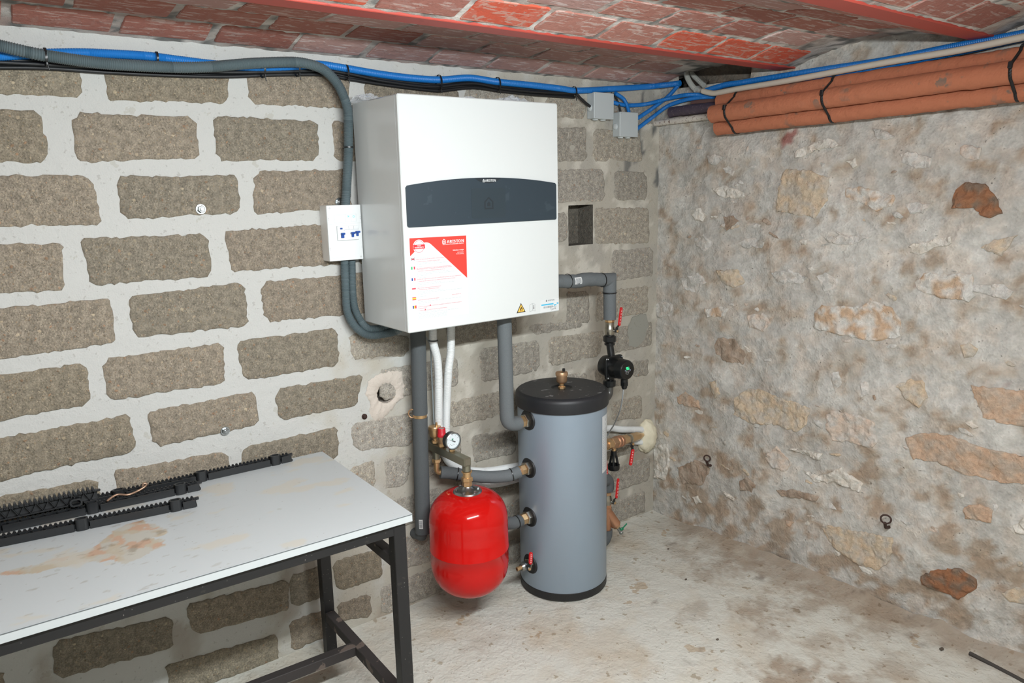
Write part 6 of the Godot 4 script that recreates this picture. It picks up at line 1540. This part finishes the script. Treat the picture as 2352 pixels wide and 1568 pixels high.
func make_table() -> void:
	var t := thing("work_table", "pale grey laminate work table on black steel frame against block wall", "table", TABLE_AT)
	t.rotation_degrees.y = TABLE_TURN
	var L := 1.50; var D := 0.70; var th := 0.024
	# top: a fine sheet that carries the worn and stained laminate, edges below it
	var pale := lin(rgb(188, 194, 195)); var bare := lin(rgb(184, 174, 154)); var rusty := lin(rgb(190, 160, 138)); var dust := lin(rgb(194, 190, 178)); var ink := lin(rgb(128, 112, 88))
	var inv := Transform3D(Basis(Vector3.UP, deg_to_rad(TABLE_TURN)), TABLE_AT).affine_inverse()
	var peel := PackedVector2Array()
	for q in [Vector2(-2.600, 0.275), Vector2(-2.560, 0.285), Vector2(-2.535, 0.340), Vector2(-2.522, 0.385), Vector2(-2.520, 0.430), Vector2(-2.565, 0.420), Vector2(-2.540, 0.470), Vector2(-2.548, 0.505), Vector2(-2.600, 0.530), Vector2(-2.650, 0.550), Vector2(-2.690, 0.500), Vector2(-2.760, 0.460), Vector2(-2.840, 0.450), Vector2(-2.930, 0.410), Vector2(-2.930, 0.385), Vector2(-2.800, 0.400), Vector2(-2.720, 0.400), Vector2(-2.660, 0.330)]:
		var w: Vector3 = inv * Vector3(q.x, 0, q.y); peel.append(Vector2(w.x, w.z))
	var at := func(i: int, j: int) -> Vector3: return Vector3(-L + L * i / 268.0, TABLE_Y, D - D * j / 140.0)
	var col := func(q: Vector3) -> Color:
		var p := Vector2(q.x, q.z) + Vector2(grit.get_noise_2d(q.x * 1.4, q.z * 1.4), grit.get_noise_2d(q.x * 1.4 + 30, q.z * 1.4)) * 0.014
		var c := pale
		if Geometry2D.is_point_in_polygon(p, peel):
			var g := blots.get_noise_2d(q.x * 3.4 + 8, q.z * 3.4)
			c = pale.lerp(bare, 0.55 + 0.45 * smoothstep(-0.1, 0.2, g))
			c = c.lerp(rusty, smoothstep(0.12, 0.3, blots.get_noise_2d(q.x * 4.4, q.z * 4.4 + 5)))
			c = c.lerp(ink, smoothstep(0.25, 0.4, grit.get_noise_2d(q.x * 0.6 + 2, q.z * 0.6)) * 0.5)
		c = c.lerp(dust, smoothstep(0.18, 0.34, blots.get_noise_2d(q.x * 1.2 + 2, q.z * 1.9 + 3) - q.z * 0.35 + 0.08) * 0.75)
		return c.lerp(ink, smoothstep(0.44, 0.52, grit.get_noise_2d(q.x * 0.9, q.z * 2.6)) * 0.35 * smoothstep(-0.3, -0.7, q.x))
	var uv := func(q: Vector3) -> Vector2: return Vector2(q.x, q.z)
	var am := ArrayMesh.new()
	# x x (-z) points up
	am.add_surface_from_arrays(Mesh.PRIMITIVE_TRIANGLES, sheet(268, 140, at, col, uv))
	var top := part("table_top", am, M.laminate, t, "stained pale grey laminate top")
	var st := tool(); box(st, Vector3(-L / 2, TABLE_Y - th / 2 - 0.0006, D / 2), Vector3(L, th, D), 0.001); part("board", st, M.laminate_edge, top)
	st = tool(); box(st, Vector3(-L / 2, TABLE_Y - 0.0022, D + 0.0003), Vector3(L, 0.0022, 0.001)); part("edge_seam", st, plain(rgb(96, 100, 102), 0.6), top)
	var ya := TABLE_Y - th
	for e in [[Vector3(-L / 2, ya - 0.020, D - 0.035), Vector3(L - 0.06, 0.038, 0.036)], [Vector3(-L / 2, ya - 0.020, 0.030), Vector3(L - 0.06, 0.038, 0.036)], [Vector3(-0.036, ya - 0.020, D / 2), Vector3(0.036, 0.038, D - 0.10)], [Vector3(-L + 0.036, ya - 0.020, D / 2), Vector3(0.036, 0.038, D - 0.10)]]:
		st = tool(); box(st, e[0], e[1], 0.002); part("apron", st, M.frame, t)
	for x in [-0.036, -L + 0.036]:
		for z in [0.030, D - 0.035]:
			st = tool(); box(st, Vector3(x, (ya - 0.002) / 2, z), Vector3(0.040, ya - 0.006, 0.040), 0.002); part("leg", st, M.frame, t)
		st = tool(); box(st, Vector3(x, 0.640, D / 2), Vector3(0.034, 0.034, D - 0.10), 0.002); part("upper_rail", st, M.frame_dusty, t)
		st = tool(); box(st, Vector3(x, 0.168, D / 2), Vector3(0.036, 0.036, D - 0.10), 0.002); part("lower_rail", st, M.frame_dusty, t)
	st = tool(); box(st, Vector3(-L / 2, 0.168, 0.305), Vector3(L - 0.10, 0.036, 0.036), 0.002); part("stretcher", st, M.frame_dusty, t)

# ------------------------------------------------------------------ toothed racks
func make_racks() -> void:
	var l := 0.80
	var proto := thing("gear_rack", "black plastic toothed rack lying along the wall edge of the table", "gear rack", Vector3(-2.018, TABLE_Y + 0.0005, 0.097), "black toothed racks on the table")
	# local: right end at x = 0, runs to -x; front wall at z = 0, teeth at the back
	var st := tool()
	var cuts := [-0.060, -0.310, -0.560]
	var x := -0.004
	for c in cuts + [-l - 0.02]:
		var e: float = c + 0.020
		if x - e > 0.01: box(st, Vector3((x + e) / 2, 0.0115, -0.002), Vector3(x - e, 0.023, 0.004), 0.0006)
		x = c - 0.020
	box(st, Vector3(-l / 2, 0.0105, -0.030), Vector3(l, 0.021, 0.005), 0.0006)
	box(st, Vector3(-l / 2, 0.004, -0.016), Vector3(l, 0.006, 0.026))
	part("bar", st, M.rack, proto)
	st = tool()
	var k := 0
	var xx := -0.012
	while xx > -l + 0.012:
		box(st, Vector3(xx, 0.0135, -0.0165), Vector3(0.0016, 0.013, 0.031), 0, Basis(Vector3.UP, 0.5 if k % 2 else -0.5)); xx -= 0.0155; k += 1
	part("ribs", st, M.rack, proto)
	st = tool(); xx = -0.006
	while xx > -l:
		var z0 := -0.0325; var z1 := -0.0430
		for yy in [[0.000, 0.0215]]:
			var a := Vector3(xx, yy[0], z0); var b := Vector3(xx - 0.0100, yy[0], z0); var c := Vector3(xx - 0.0070, yy[0], z1); var d := Vector3(xx - 0.0030, yy[0], z1); var u := Vector3(0, yy[1], 0)
			quad(st, a + u, b + u, c + u, d + u); quad(st, d, d + u, c + u, c); quad(st, a, a + u, d + u, d); quad(st, c, c + u, b + u, b)
		# crest that stands above the bar
		var m := Vector3(xx - 0.005, 0.021, -0.0305); box(st, m + Vector3(0, 0.0025, -0.002), Vector3(0.0062, 0.006, 0.007), 0.0015)
		xx -= 0.01257
	part("teeth", st, M.rack, proto)
	for c in cuts:
		st = tool()
		var pts := rounded(0.034, 0.024, 0.0100, 6); var ins := rounded(0.024, 0.014, 0.0066, 6)
		for i in pts.size():
			var j := (i + 1) % pts.size()
			var f := func(q: Vector2, y: float) -> Vector3: return Vector3(c + q.x, y, -0.009 - q.y)
			quad(st, f.call(pts[i], 0.0), f.call(pts[i], 0.034), f.call(pts[j], 0.034), f.call(pts[j], 0.0))
			quad(st, f.call(pts[i], 0.034), f.call(ins[i], 0.034), f.call(ins[j], 0.034), f.call(pts[j], 0.034))
			quad(st, f.call(ins[j], 0.008), f.call(ins[j], 0.034), f.call(ins[i], 0.034), f.call(ins[i], 0.008))
		part("lug", st, M.rack, proto)
	st = tool(); box(st, Vector3(0.004, 0.017, -0.030), Vector3(0.010, 0.010, 0.006), 0.0015); part("end_pin", st, M.rack, proto)
	proto.rotation_degrees.y = -2.2
	for e in [[Vector3(-2.353, TABLE_Y + 0.0005, 0.159), -4.6, 0.0, "black plastic toothed rack in the middle of the three on the table"], [Vector3(-2.402, TABLE_Y + 0.0005, 0.292), -8.4, 0.0, "black plastic toothed rack nearest the front edge of the table"], [Vector3(-2.640, TABLE_Y + 0.0295, 0.092), -3.4, 84.0, "black plastic toothed rack piled on top of the others, far left"]]:
		var r: Node3D = proto.duplicate(); r.name = numbered("gear_rack"); add_child(r)
		r.position = e[0]; r.rotation_degrees = Vector3(e[2], e[1], 0); r.set_meta("label", e[3])
	var cl := thing("wire_clip", "small rusty wire clip lying between the racks on the table", "clip", Vector3(-2.56, TABLE_Y + 0.024, 0.110))
	st = tool(); tube(st, curve([Vector3(-0.06, 0, 0.01), Vector3(-0.03, 0.008, -0.004), Vector3(0.0, 0.004, 0.008), Vector3(0.03, 0.006, 0.0), Vector3(0.05, 0.012, -0.004), Vector3(0.058, 0.02, -0.004), Vector3(0.050, 0.024, -0.004), Vector3(0.046, 0.016, -0.004)], 0.004), 0.0035, 8); part("wire", st, plain(rgb(170, 140, 118), 0.4, 0.7), cl)

# ------------------------------------------------------------------ electrics
func make_breaker_box() -> void:
	var x0 := -1.810; var x1 := -1.677; var y0 := 1.496; var y1 := 1.694; var d := 0.062
	var o := Vector3((x0 + x1) / 2, y0, 0); var w := x1 - x0; var h := y1 - y0
	var b := thing("breaker_box", "small white breaker box with blue switches beside the unit", "fuse box", o)
	var st := tool(); box(st, Vector3(0, h / 2, d / 2 - 0.002), Vector3(w, h, d - 0.004), 0.002); part("housing", st, plain(rgb(226, 226, 222), 0.45), b)
	st = tool(); plate(st, rounded(w, h, 0.003), 0.005, Transform3D(Basis.IDENTITY, Vector3(0, h / 2, d - 0.004)), 0.0015); var cv := part("cover", st, M.white_plastic, b)
	var zf := d + 0.001
	var on := func(u: float, v: float) -> Vector3: return Vector3(-w / 2 + u * w, h * (1.0 - v), zf)
	st = tool(); box(st, on.call(0.565, 0.500) + Vector3(0, 0, 0.003), Vector3(w * 0.63, h * 0.265, 0.008), 0.0015); var br := part("breaker_row", st, M.white_plastic, b)
	for e in [[0.385, 0.545, 0.085, 0.085], [0.685, 0.540, 0.065, 0.080], [0.825, 0.525, 0.065, 0.080]]:
		st = tool(); box(st, on.call(e[0], e[1]) + Vector3(0, 0, 0.009), Vector3(e[2] * w, e[3] * h, 0.006), 0.001); box(st, on.call(e[0], e[1] - 0.035) + Vector3(0, 0, 0.014), Vector3(e[2] * w * (1.25 if e[0] < 0.5 else 1.9), 0.034 * h, 0.010), 0.0015); part("switch", st, plain(rgb(28, 74, 152), 0.35), br, "blue switch")
	st = tool(); box(st, on.call(0.365, 0.418) + Vector3(0, 0, 0.0075), Vector3(0.072 * w, 0.028 * h, 0.003), 0.001); part("test_button", st, plain(rgb(28, 74, 152), 0.35), br)
	st = tool()
	var at := Transform3D(Basis.IDENTITY, Vector3(0, 0, 0))
	for e in [[0.45, 0.445, 0.88, 0.437], [0.45, 0.445, 0.45, 0.462], [0.585, 0.38, 0.585, 0.445], [0.735, 0.38, 0.735, 0.44]]:
		var p: Vector3 = on.call(e[0], e[1]); var q: Vector3 = on.call(e[2], e[3]); stroke(st, Vector2(p.x, p.y), Vector2(q.x, q.y), 0.0006, Transform3D(Basis.IDENTITY, Vector3(0, 0, zf + 0.007)))
	part("diagram", st, M.print_mid, br)
	st = tool()
	for e in [[0.0, 0.337, 1.0, 0.330], [0.2, 0.175, 0.85, 0.165], [0.2, 0.175, 0.2, 0.31], [0.2, 0.31, 0.85, 0.30], [0.85, 0.165, 0.85, 0.30], [0.54, 0.17, 0.54, 0.305], [0.70, 0.168, 0.70, 0.302], [0.08, 0.92, 0.08, 0.945], [0.1, 0.948, 0.45, 0.945]]:
		var p: Vector3 = on.call(e[0], e[1]); var q: Vector3 = on.call(e[2], e[3]); stroke(st, Vector2(p.x, p.y), Vector2(q.x, q.y), 0.0005, Transform3D(Basis.IDENTITY, Vector3(0, 0, zf)))
	part("cover_lines", st, M.print_pale, cv)
	st = tool(); var sc: Vector3 = on.call(0.62, 0.205)
	for k in 3: stroke(st, Vector2(sc.x, sc.y) + Vector2(cos(k * PI / 3), sin(k * PI / 3)) * 0.005, Vector2(sc.x, sc.y) - Vector2(cos(k * PI / 3), sin(k * PI / 3)) * 0.005, 0.0009, Transform3D(Basis.IDENTITY, Vector3(0, 0, zf)))
	var fl: Vector3 = on.call(0.775, 0.21)
	for q in ring_outline(circle(0.0042, 14, Vector2(fl.x, fl.y)), 0.7): plate(st, q, 0.0003, Transform3D(Basis.IDENTITY, Vector3(0, 0, zf)))
	part("mode_symbols", st, plain(rgb(110, 214, 218), 0.5), cv)
	st = tool()
	for e in [[0.03, 0.225], [0.03, 0.255], [0.97, 0.225], [0.97, 0.255], [0.03, 0.76], [0.03, 0.79], [0.97, 0.76], [0.97, 0.79]]:
		var p: Vector3 = on.call(e[0], e[1]); plate(st, circle(0.0011, 8, Vector2(p.x, p.y)), 0.0003, Transform3D(Basis.IDENTITY, Vector3(0, 0, zf)))
	part("vent_dots", st, M.print_mid, cv)
	for e in [[0.09, 0.05], [0.93, 0.95]]:
		var p: Vector3 = on.call(e[0], e[1]); st = tool(); rod(st, p - Vector3(0, 0, 0.001), p + Vector3(0, 0, 0.001), 0.0035, 16, 0.0004); stroke(st, Vector2(p.x - 0.0025, p.y - 0.002), Vector2(p.x + 0.0025, p.y + 0.002), 0.0008, Transform3D(Basis.IDENTITY, Vector3(0, 0, p.z + 0.0009))); part("cover_screw", st, plain(rgb(200, 204, 204), 0.4), cv)

func make_junction_boxes() -> void:
	for e in [[-0.490, -0.366, 2.040, 2.155, "grey plastic junction box, upper left of the pair by the corner"], [-0.326, -0.204, 1.965, 2.077, "grey plastic junction box, lower right of the pair by the corner"]]:
		var w: float = e[1] - e[0]; var h: float = e[3] - e[2]
		var b := thing("junction_box", e[4], "junction box", Vector3((e[0] + e[1]) / 2, e[2], 0), "junction boxes by the corner")
		var st := tool(); box(st, Vector3(0, h / 2, 0.019), Vector3(w - 0.004, h - 0.004, 0.038), 0.002); part("housing", st, M.grey_box, b)
		st = tool(); plate(st, rounded(w, h, 0.004), 0.013, Transform3D(Basis.IDENTITY, Vector3(0, h / 2, 0.037)), 0.002); var ld := part("lid", st, M.grey_box, b)
		for q in [[-1, 1], [1, 1], [-1, -1], [1, -1]]:
			st = tool(); stroke(st, Vector2(q[0] * (w / 2 - 0.008) - 0.002, h / 2 + q[1] * (h / 2 - 0.008)), Vector2(q[0] * (w / 2 - 0.008) + 0.002, h / 2 + q[1] * (h / 2 - 0.008) + 0.001), 0.001, Transform3D(Basis.IDENTITY, Vector3(0, 0, 0.050))); part("lid_screw", st, M.print_mid, ld)
		for p in [[Vector3(-w / 4.5, 0.003, 0.020), Vector3.DOWN], [Vector3(w / 6, 0.003, 0.020), Vector3.DOWN], [Vector3(-w / 2 + 0.003, h * 0.42, 0.020), Vector3.LEFT]]:
			st = tool(); lathe(st, [Vector2(0.0145, 0.0), Vector2(0.0145, 0.0035), Vector2(0.012, 0.0075), Vector2(0.006, 0.009), Vector2(0, 0.0095)], 22, along(p[0], p[1])); part("grommet", st, plain(rgb(200, 207, 208), 0.5), b)

# ------------------------------------------------------------------ conduits and cables
func conduit(called: String, label: String, category: String, path, r: float, m: Material, ridge := 0.0, pitch := 0.0035, group := "", seg := 12) -> MeshInstance3D:
	var pts := curve(path, pitch if ridge > 0.0 else 0.012)
	var st := tool(); tube(st, pts, r, seg, ridge)
	var o := part(called, st, m); tag(o, label, category, group); return o

func make_conduits() -> void:
	# the runs go on past the picture's edges
	conduit("grey_conduit", "dark grey corrugated conduit sweeping along the ceiling into the breaker box", "conduit", [Vector3(-4.36, 2.165, 0.05), Vector3(-3.3, 2.185, 0.055)] + PATH_DARK_CONDUIT, 0.0175, M.dark_conduit, 0.0022, 0.0036, "dark grey conduits", 14)
	conduit("grey_conduit", "dark grey corrugated conduit leaving the breaker box's underside, left one", "conduit", PATH_CONDUIT_LEFT, 0.0155, M.dark_conduit, 0.0020, 0.0034, "dark grey conduits", 14)
	conduit("grey_conduit", "dark grey corrugated conduit leaving the breaker box's underside, next to the unit", "conduit", PATH_CONDUIT_RIGHT, 0.0150, M.dark_conduit, 0.0020, 0.0034, "dark grey conduits", 14)
	var blues := [[[Vector3(-4.36, 2.13, 0.022), Vector3(-3.3, 2.115, 0.022)] + PATH_BLUE_MAIN, "long blue conduit running along the top of the block wall", 0.0135], [PATH_BLUE_DOWN, "blue conduit slanting from the ceiling hole to the lower junction box", 0.0095], [PATH_BLUE_FROM_UPPER_BOX, "blue conduit running from the upper junction box into the corner", 0.0095], [PATH_BLUE_FROM_LOWER_BOX, "lowest blue conduit leaving the lower junction box", 0.0095], [PATH_BLUE_LOOP, "short blue conduit stub above the lower junction box", 0.0090], [PATH_BLUE_WALL_UPPER + [Vector3(-0.035, 2.193, 2.5)], "blue conduit above the cream pipe on the stone wall", 0.0125], [PATH_BLUE_WALL_LOWER + [Vector3(-0.045, 2.178, 2.5)], "blue conduit half hidden behind the cream pipe on the stone wall", 0.0105]]
	for b in blues: conduit("blue_conduit", b[1], "conduit", b[0], b[2], M.blue, 0.0011, 0.0036, "blue conduits")
	for k in 4:
		var off: Vector3 = [Vector3(0, 0.004, 0), Vector3(0, -0.003, 0.008), Vector3(0, -0.009, -0.002), Vector3(0, -0.016, 0.004)][k]
		var p := [Vector3(-4.36, 2.105, 0.012) + off, Vector3(-3.3, 2.10, 0.012) + off]
		for i in PATH_BLACK_BUNDLE.size(): p.append(PATH_BLACK_BUNDLE[i] + off + Vector3(0, 0.0022 * sin(i * 1.7 + k * 2.1), 0))
		conduit("black_cable", ["topmost black cable", "second black cable", "third black cable", "lowest black cable"][k] + " of the bundle under the blue conduit", "cable", p, 0.0058, M.black_rubber, 0.0, 0.01, "black cable bundle", 8)
	conduit("black_cable", "short black cable entering the upper junction box's side", "cable", PATH_BLACK_SHORT, 0.0062, M.black_rubber, 0.0, 0.01, "", 10)
	conduit("black_cable", "thin black cable linking the two junction boxes", "cable", PATH_BLACK_LINK, 0.0042, M.black_rubber, 0.0, 0.01, "", 10)
	conduit("white_conduit", "white conduit hanging under the unit, left of the pair", "conduit", PATH_WHITE_ONE, 0.0165, M.white_conduit, 0.0009, 0.0036, "white conduits under the unit", 14)
	conduit("white_conduit", "white conduit hanging under the unit, right of the pair", "conduit", PATH_WHITE_TWO, 0.0165, M.white_conduit, 0.0009, 0.0036, "white conduits under the unit", 14)
	conduit("thin_cable", "thin grey cable hanging beside the white conduits", "cable", PATH_THIN_CABLE, 0.0032, plain(rgb(150, 160, 164), 0.5), 0.0, 0.01, "", 8)
	conduit("pump_cable", "thin grey cable hanging from the pump's gland", "cable", PATH_PUMP_CABLE, 0.0034, plain(rgb(158, 162, 164), 0.5), 0.0, 0.01, "", 8)
	conduit("cream_conduit", "smooth cream conduit lying above the orange lagging", "conduit", PATH_CREAM_WALL + [Vector3(-0.075, 2.192, 2.5)], 0.0120, M.cream, 0.0, 0.01, "", 14)
	# ties around conduits: place, direction, radius, label
	var ties := [[-2.617, 2.128, 0.062, 0.024, "leftmost cable tie on the dark conduit"], [-2.315, 2.155, 0.030, 0.017, "dark clip around the blue conduit at far left"], [-1.992, 2.146, 0.042, 0.030, "cable tie around conduit and cables, left of the bend"], [-1.872, 2.158, 0.042, 0.030, "cable tie where the dark conduit starts to bend down"], [-1.682, 2.157, 0.024, 0.026, "cable tie just right of the dark conduit's bend"], [-1.293, 2.147, 0.024, 0.028, "cable tie above the unit, left one"], [-1.010, 2.158, 0.024, 0.027, "cable tie above the unit, right one"], [-0.590, 2.150, 0.026, 0.024, "cable tie beside the upper junction box"]]
	for t in ties:
		var o := thing("cable_tie", t[4], "cable tie", Vector3(t[0], t[1], t[2]), "cable ties on the wall bundle")
		var st := tool(); lathe(st, [Vector2(t[3], -0.003), Vector2(t[3] + 0.0014, -0.003), Vector2(t[3] + 0.0014, 0.003), Vector2(t[3], 0.003)], 24, Transform3D(Basis(Vector3.BACK, PI / 2), Vector3.ZERO).scaled_local(Vector3(1, 1, 0.75))); part("loop", st, M.black_plastic, o)
		st = tool(); box(st, Vector3(0, -t[3] * 0.8, t[3] * 0.6), Vector3(0.006, 0.008, 0.006), 0.001); tube(st, [Vector3(0, -t[3] * 0.8, t[3] * 0.55), Vector3(0.004, -t[3] - 0.012, t[3] * 0.5)], 0.0018, 6); part("catch", st, M.black_plastic, o)
	for t in [[Vector3(-1.7035, 1.897, 0.0485), Vector3(0, 1, 0), 0.0178, "cable tie on the dark conduit beside the unit"], [Vector3(-1.4205, 1.160, 0.110), Vector3(0.05, 1, 0), 0.0172, "black tie around the left white conduit"]]:
		var o := thing("cable_tie", t[3], "cable tie", t[0], "cable ties on single conduits")
		tie(o, Vector3.ZERO, t[1], t[2], 0.004, "loop")

# ------------------------------------------------------------------ old pipes on the stone wall
func make_old_pipes() -> void:
	var st: SurfaceTool
	var rolls := [[-0.118, 2.043, 2.094, 0.0375, "thick middle roll of dusty orange pipe lagging on the stone wall"], [-0.060, 2.098, 2.144, 0.0310, "upper roll of dusty orange pipe lagging under the cream conduit"], [-0.064, 1.988, 2.036, 0.0345, "lower roll of dusty orange pipe lagging against the stone wall"]]
	for r in rolls:
		var a := Vector3(r[0], r[1], 0.412 + (0.0 if r[3] > 0.036 else -0.01)); var b := Vector3(r[0], r[2], 2.5)
		var o := thing("orange_lagging", r[4], "pipe lagging", a, "orange lagged pipes")
		st = tool(); tube(st, line([a, b], a, 0.016), r[3], 28, 0, true, 0.0035); part("lagging", st, M.orange, o)
	for e in [[0.505, "left black strap around the orange lagging"], [0.955, "middle black strap around the orange lagging"], [1.598, "right black strap around the orange lagging"]]:
		var dy: float = (e[0] - 0.41) * 0.026
		var o := thing("lagging_strap", e[1], "strap", Vector3(-0.09, 2.045 + dy, e[0]), "straps on the orange lagging")
		var loop := []
		for q in [[-0.060, 2.098, 0.0330, 60, 165], [-0.118, 2.043, 0.0395, 150, 225], [-0.064, 1.988, 0.0365, 200, 300]]:
			for k in 7:
				var an := deg_to_rad(lerpf(q[3], q[4], k / 6.0)); loop.append(Vector3(q[0] + q[2] * cos(an) + 0.09, q[1] + q[2] * sin(an) - 2.045, 0))
		st = tool(); st.set_smooth_group(1)
		for k in loop.size() - 1:
			var w := Vector3(0, 0, 0.005); var n: Vector3 = Vector3(loop[k + 1].y - loop[k].y, -(loop[k + 1].x - loop[k].x), 0).normalized() * -0.002
			if n.dot(loop[k] - Vector3(0.02, 0, 0)) < 0: n = -n
			edge(st, [loop[k] + n - w, loop[k + 1] + n - w, loop[k + 1] + n + w, loop[k] + n + w], Vector3(0.02, 0, 0))
			edge(st, [loop[k] + n + w, loop[k + 1] + n + w, loop[k + 1] + w, loop[k] + w], loop[k] - Vector3(0, 0, 1))
			edge(st, [loop[k] + n - w, loop[k + 1] + n - w, loop[k + 1] - w, loop[k] - w], loop[k] + Vector3(0, 0, 1))
		part("band", st, M.black_rubber, o)
		st = tool(); box(st, loop[8] + Vector3(-0.004, 0.004, 0), Vector3(0.010, 0.022, 0.013), 0.002, Basis(Vector3.BACK, -0.2)); part("buckle", st, M.black_rubber, o)
	conduit("grey_conduit_stub", "broken grey conduit end curling out of the ceiling hole, longer one", "conduit", PATH_GREY_STUB_ONE, 0.0125, plain(rgb(176, 178, 172), 0.6), 0.0012, 0.005, "broken grey conduits", 14)
	conduit("grey_conduit_stub", "broken grey conduit end at the ceiling hole, shorter one behind", "conduit", PATH_GREY_STUB_TWO, 0.0115, plain(rgb(168, 170, 165), 0.6), 0.0012, 0.005, "broken grey conduits", 14)
	var old := surface("flaking white paint", Color.WHITE, 0.8, layered(256, rgb(206, 200, 190), [[noise_bytes(256, 91, 0.05, 4), 155, 190, Color(0.42, 0.32, 0.28, 0.9)], [noise_bytes(256, 92, 0.2, 2), 205, 235, Color(0.3, 0.26, 0.24, 0.8)]]), null, 4.0)
	st = tool(); tube(st, line([PATH_PAINTED_PIPE[1], PATH_PAINTED_PIPE[3]], Vector3.ZERO, 0.02), 0.0145, 18, 0, true, 0.002); tag(part("painted_pipe", st, old), "flaking white-painted old pipe entering the orange lagging", "pipe")
	st = tool(); tube(st, curve(PATH_PURPLE_PIPE, 0.015), 0.0235, 20, 0, true, 0.004); tag(part("bitumen_pipe", st, surface("purple-black bitumen", Color.WHITE, 0.6, layered(256, rgb(72, 62, 74), [[noise_bytes(256, 93, 0.05, 4), 140, 200, Color(0.48, 0.42, 0.42, 0.8)], [noise_bytes(256, 94, 0.2, 2), 210, 235, Color(0.75, 0.72, 0.7, 0.8)]]), null, 4.0)), "thick purple-black coated old pipe by the corner", "pipe")
	st = tool(); tube(st, curve(PATH_BROWN_PIPE, 0.015), 0.0165, 18, 0, true, 0.002); tag(part("brown_pipe", st, plain(rgb(96, 70, 66), 0.7)), "short rusty brown pipe above the purple-black one", "pipe")

# ------------------------------------------------------------------ small things
func make_small_things() -> void:
	var st: SurfaceTool
	for e in [[Vector3(-2.223, 1.695, 0.004), 0.017, M.zinc, "shiny hexagon anchor bolt high in the block wall"], [Vector3(-2.216, 0.934, 0.004), 0.016, M.zinc, "dull grey anchor bolt low in the block wall above the table"], [Vector3(-1.733, 1.704, 0.004), 0.016, M.zinc, "anchor bolt with washer just above the breaker box"], [Vector3(-1.683, 0.877, 0.002), 0.011, M.rust, "rusty plug below the round pipe hole"]]:
		var b := thing("anchor_bolt", e[3], "bolt", e[0], "wall bolts")
		st = tool(); rod(st, Vector3(0, 0, -0.004), Vector3(0, 0, 0.003), e[1], 28, 0.0008); part("washer", st, M.zinc if e[2] == M.zinc else M.rust, b)
		st = tool(); hexnut(st, Vector3(0, 0, 0.002), Vector3(0, 0, 0.012), e[1] * 0.72); part("head", st, e[2], b)
		st = tool(); rod(st, Vector3(0, 0, 0.010), Vector3(0, 0, 0.0165), e[1] * 0.38, 16); part("thread", st, e[2], b)
	for e in [[Vector3(0, 0.407, 0.372), 0.011, "rusty ring hook in the stone wall near the corner"], [Vector3(0, 0.400, 1.268), 0.014, "rusty ring hook in the stone wall, lower right"]]:
		var hx: float = right_relief(e[0].z, e[0].y)
		var h := thing("ring_hook", e[2], "hook", Vector3(hx, e[0].y, e[0].z), "rusty hooks in the stone wall")
		st = tool(); tube(st, [Vector3(0.02, -0.050, -0.002), Vector3(-0.030, -0.036, 0.0), Vector3(-0.045, -0.012, 0.002)], 0.0065, 10, 0, true, 0.001); part("shank", st, M.rust, h)
		var ring := []
		for k in 21: ring.append(Vector3(-0.047, 0.006, 0.006) + Vector3(cos(TAU * k / 20.0) * 0.35, sin(TAU * k / 20.0), cos(TAU * k / 20.0)) * (e[1] + 0.004))
		st = tool(); tube(st, ring, 0.0036, 8, 0, false); part("ring", st, M.rust, h)
	st = tool(); tube(st, [Vector3(-0.098, 0.016, 1.64), Vector3(-0.106, 0.014, 1.72), Vector3(-0.118, 0.012, 1.80), Vector3(-0.135, 0.011, 1.90)], 0.0075, 7, 0, true, 0.002); tag(part("stick", st, plain(rgb(66, 62, 58), 0.8)), "dark stick lying on the floor at the foot of the stone wall", "stick")
	# bubble wrap left on top of the unit
	for e in [[Vector3(-1.645, 2.052, 0.09), Vector3(0.05, 0.022, 0.05), "clear bubble wrap scrap at the unit's rear left top"], [Vector3(-1.250, 2.052, 0.16), Vector3(0.045, 0.028, 0.04), "clear bubble wrap scrap on top of the unit, smaller one"], [Vector3(-1.055, 2.052, 0.17), Vector3(0.085, 0.036, 0.05), "crumpled clear bubble wrap on the unit's top right"]]:
		var o := thing("bubble_wrap", e[2], "plastic wrap", e[0], "bubble wrap on the unit")
		st = tool(); crumple(st, e[1], int(e[0].x * 100)); part("film", st, M.wrap, o)
	# pebbles and crumbs on the floor
	for e in [[-0.45, 0.60, 0.006, "dark crumb on the open floor right of the tank"], [-0.28, 0.35, 0.005, "tiny dark crumb on the floor near the room's corner"], [-0.62, 1.42, 0.008, "dark crumb on the floor at the bottom edge of the picture"], [-0.14, 1.56, 0.009, "largest dark crumb, on the floor beside the stick"], [-0.72, 0.98, 0.006, "dark crumb on the floor in front of the tank"]]:
		st = tool(); blob(st, Vector3(0, 0, 0), Vector3(e[2], e[2] * 0.6, e[2] * 0.8), 6, 0.5)
		var o := part("pebble", st, plain(rgb(86, 76, 66), 0.9)); o.position = Vector3(e[0], floor_height(e[0], e[1]) + e[2] * 0.5, e[1]); tag(o, e[3], "pebble", "crumbs on the floor")

func crumple(st: SurfaceTool, s: Vector3, sd: int) -> void:
	var n := 14
	var p := func(i: int, j: int) -> Vector3:
		var u := i / float(n) * 2.0 - 1.0; var v := j / float(n) * 2.0 - 1.0
		var r := maxf(0.0, 1.0 - u * u) * maxf(0.0, 1.0 - v * v)
		return Vector3(u * s.x + grit.get_noise_2d(i * 0.03 + sd, j * 0.03) * s.x * 0.3, 0.0005 + s.y * sqrt(r) * (1.0 + 0.7 * grit.get_noise_2d(i * 0.021, j * 0.021 + sd)), v * s.z)
	st.set_smooth_group(-1)
	for j in n:
		for i in n: quad(st, p.call(i, j), p.call(i, j + 1), p.call(i + 1, j + 1), p.call(i + 1, j))
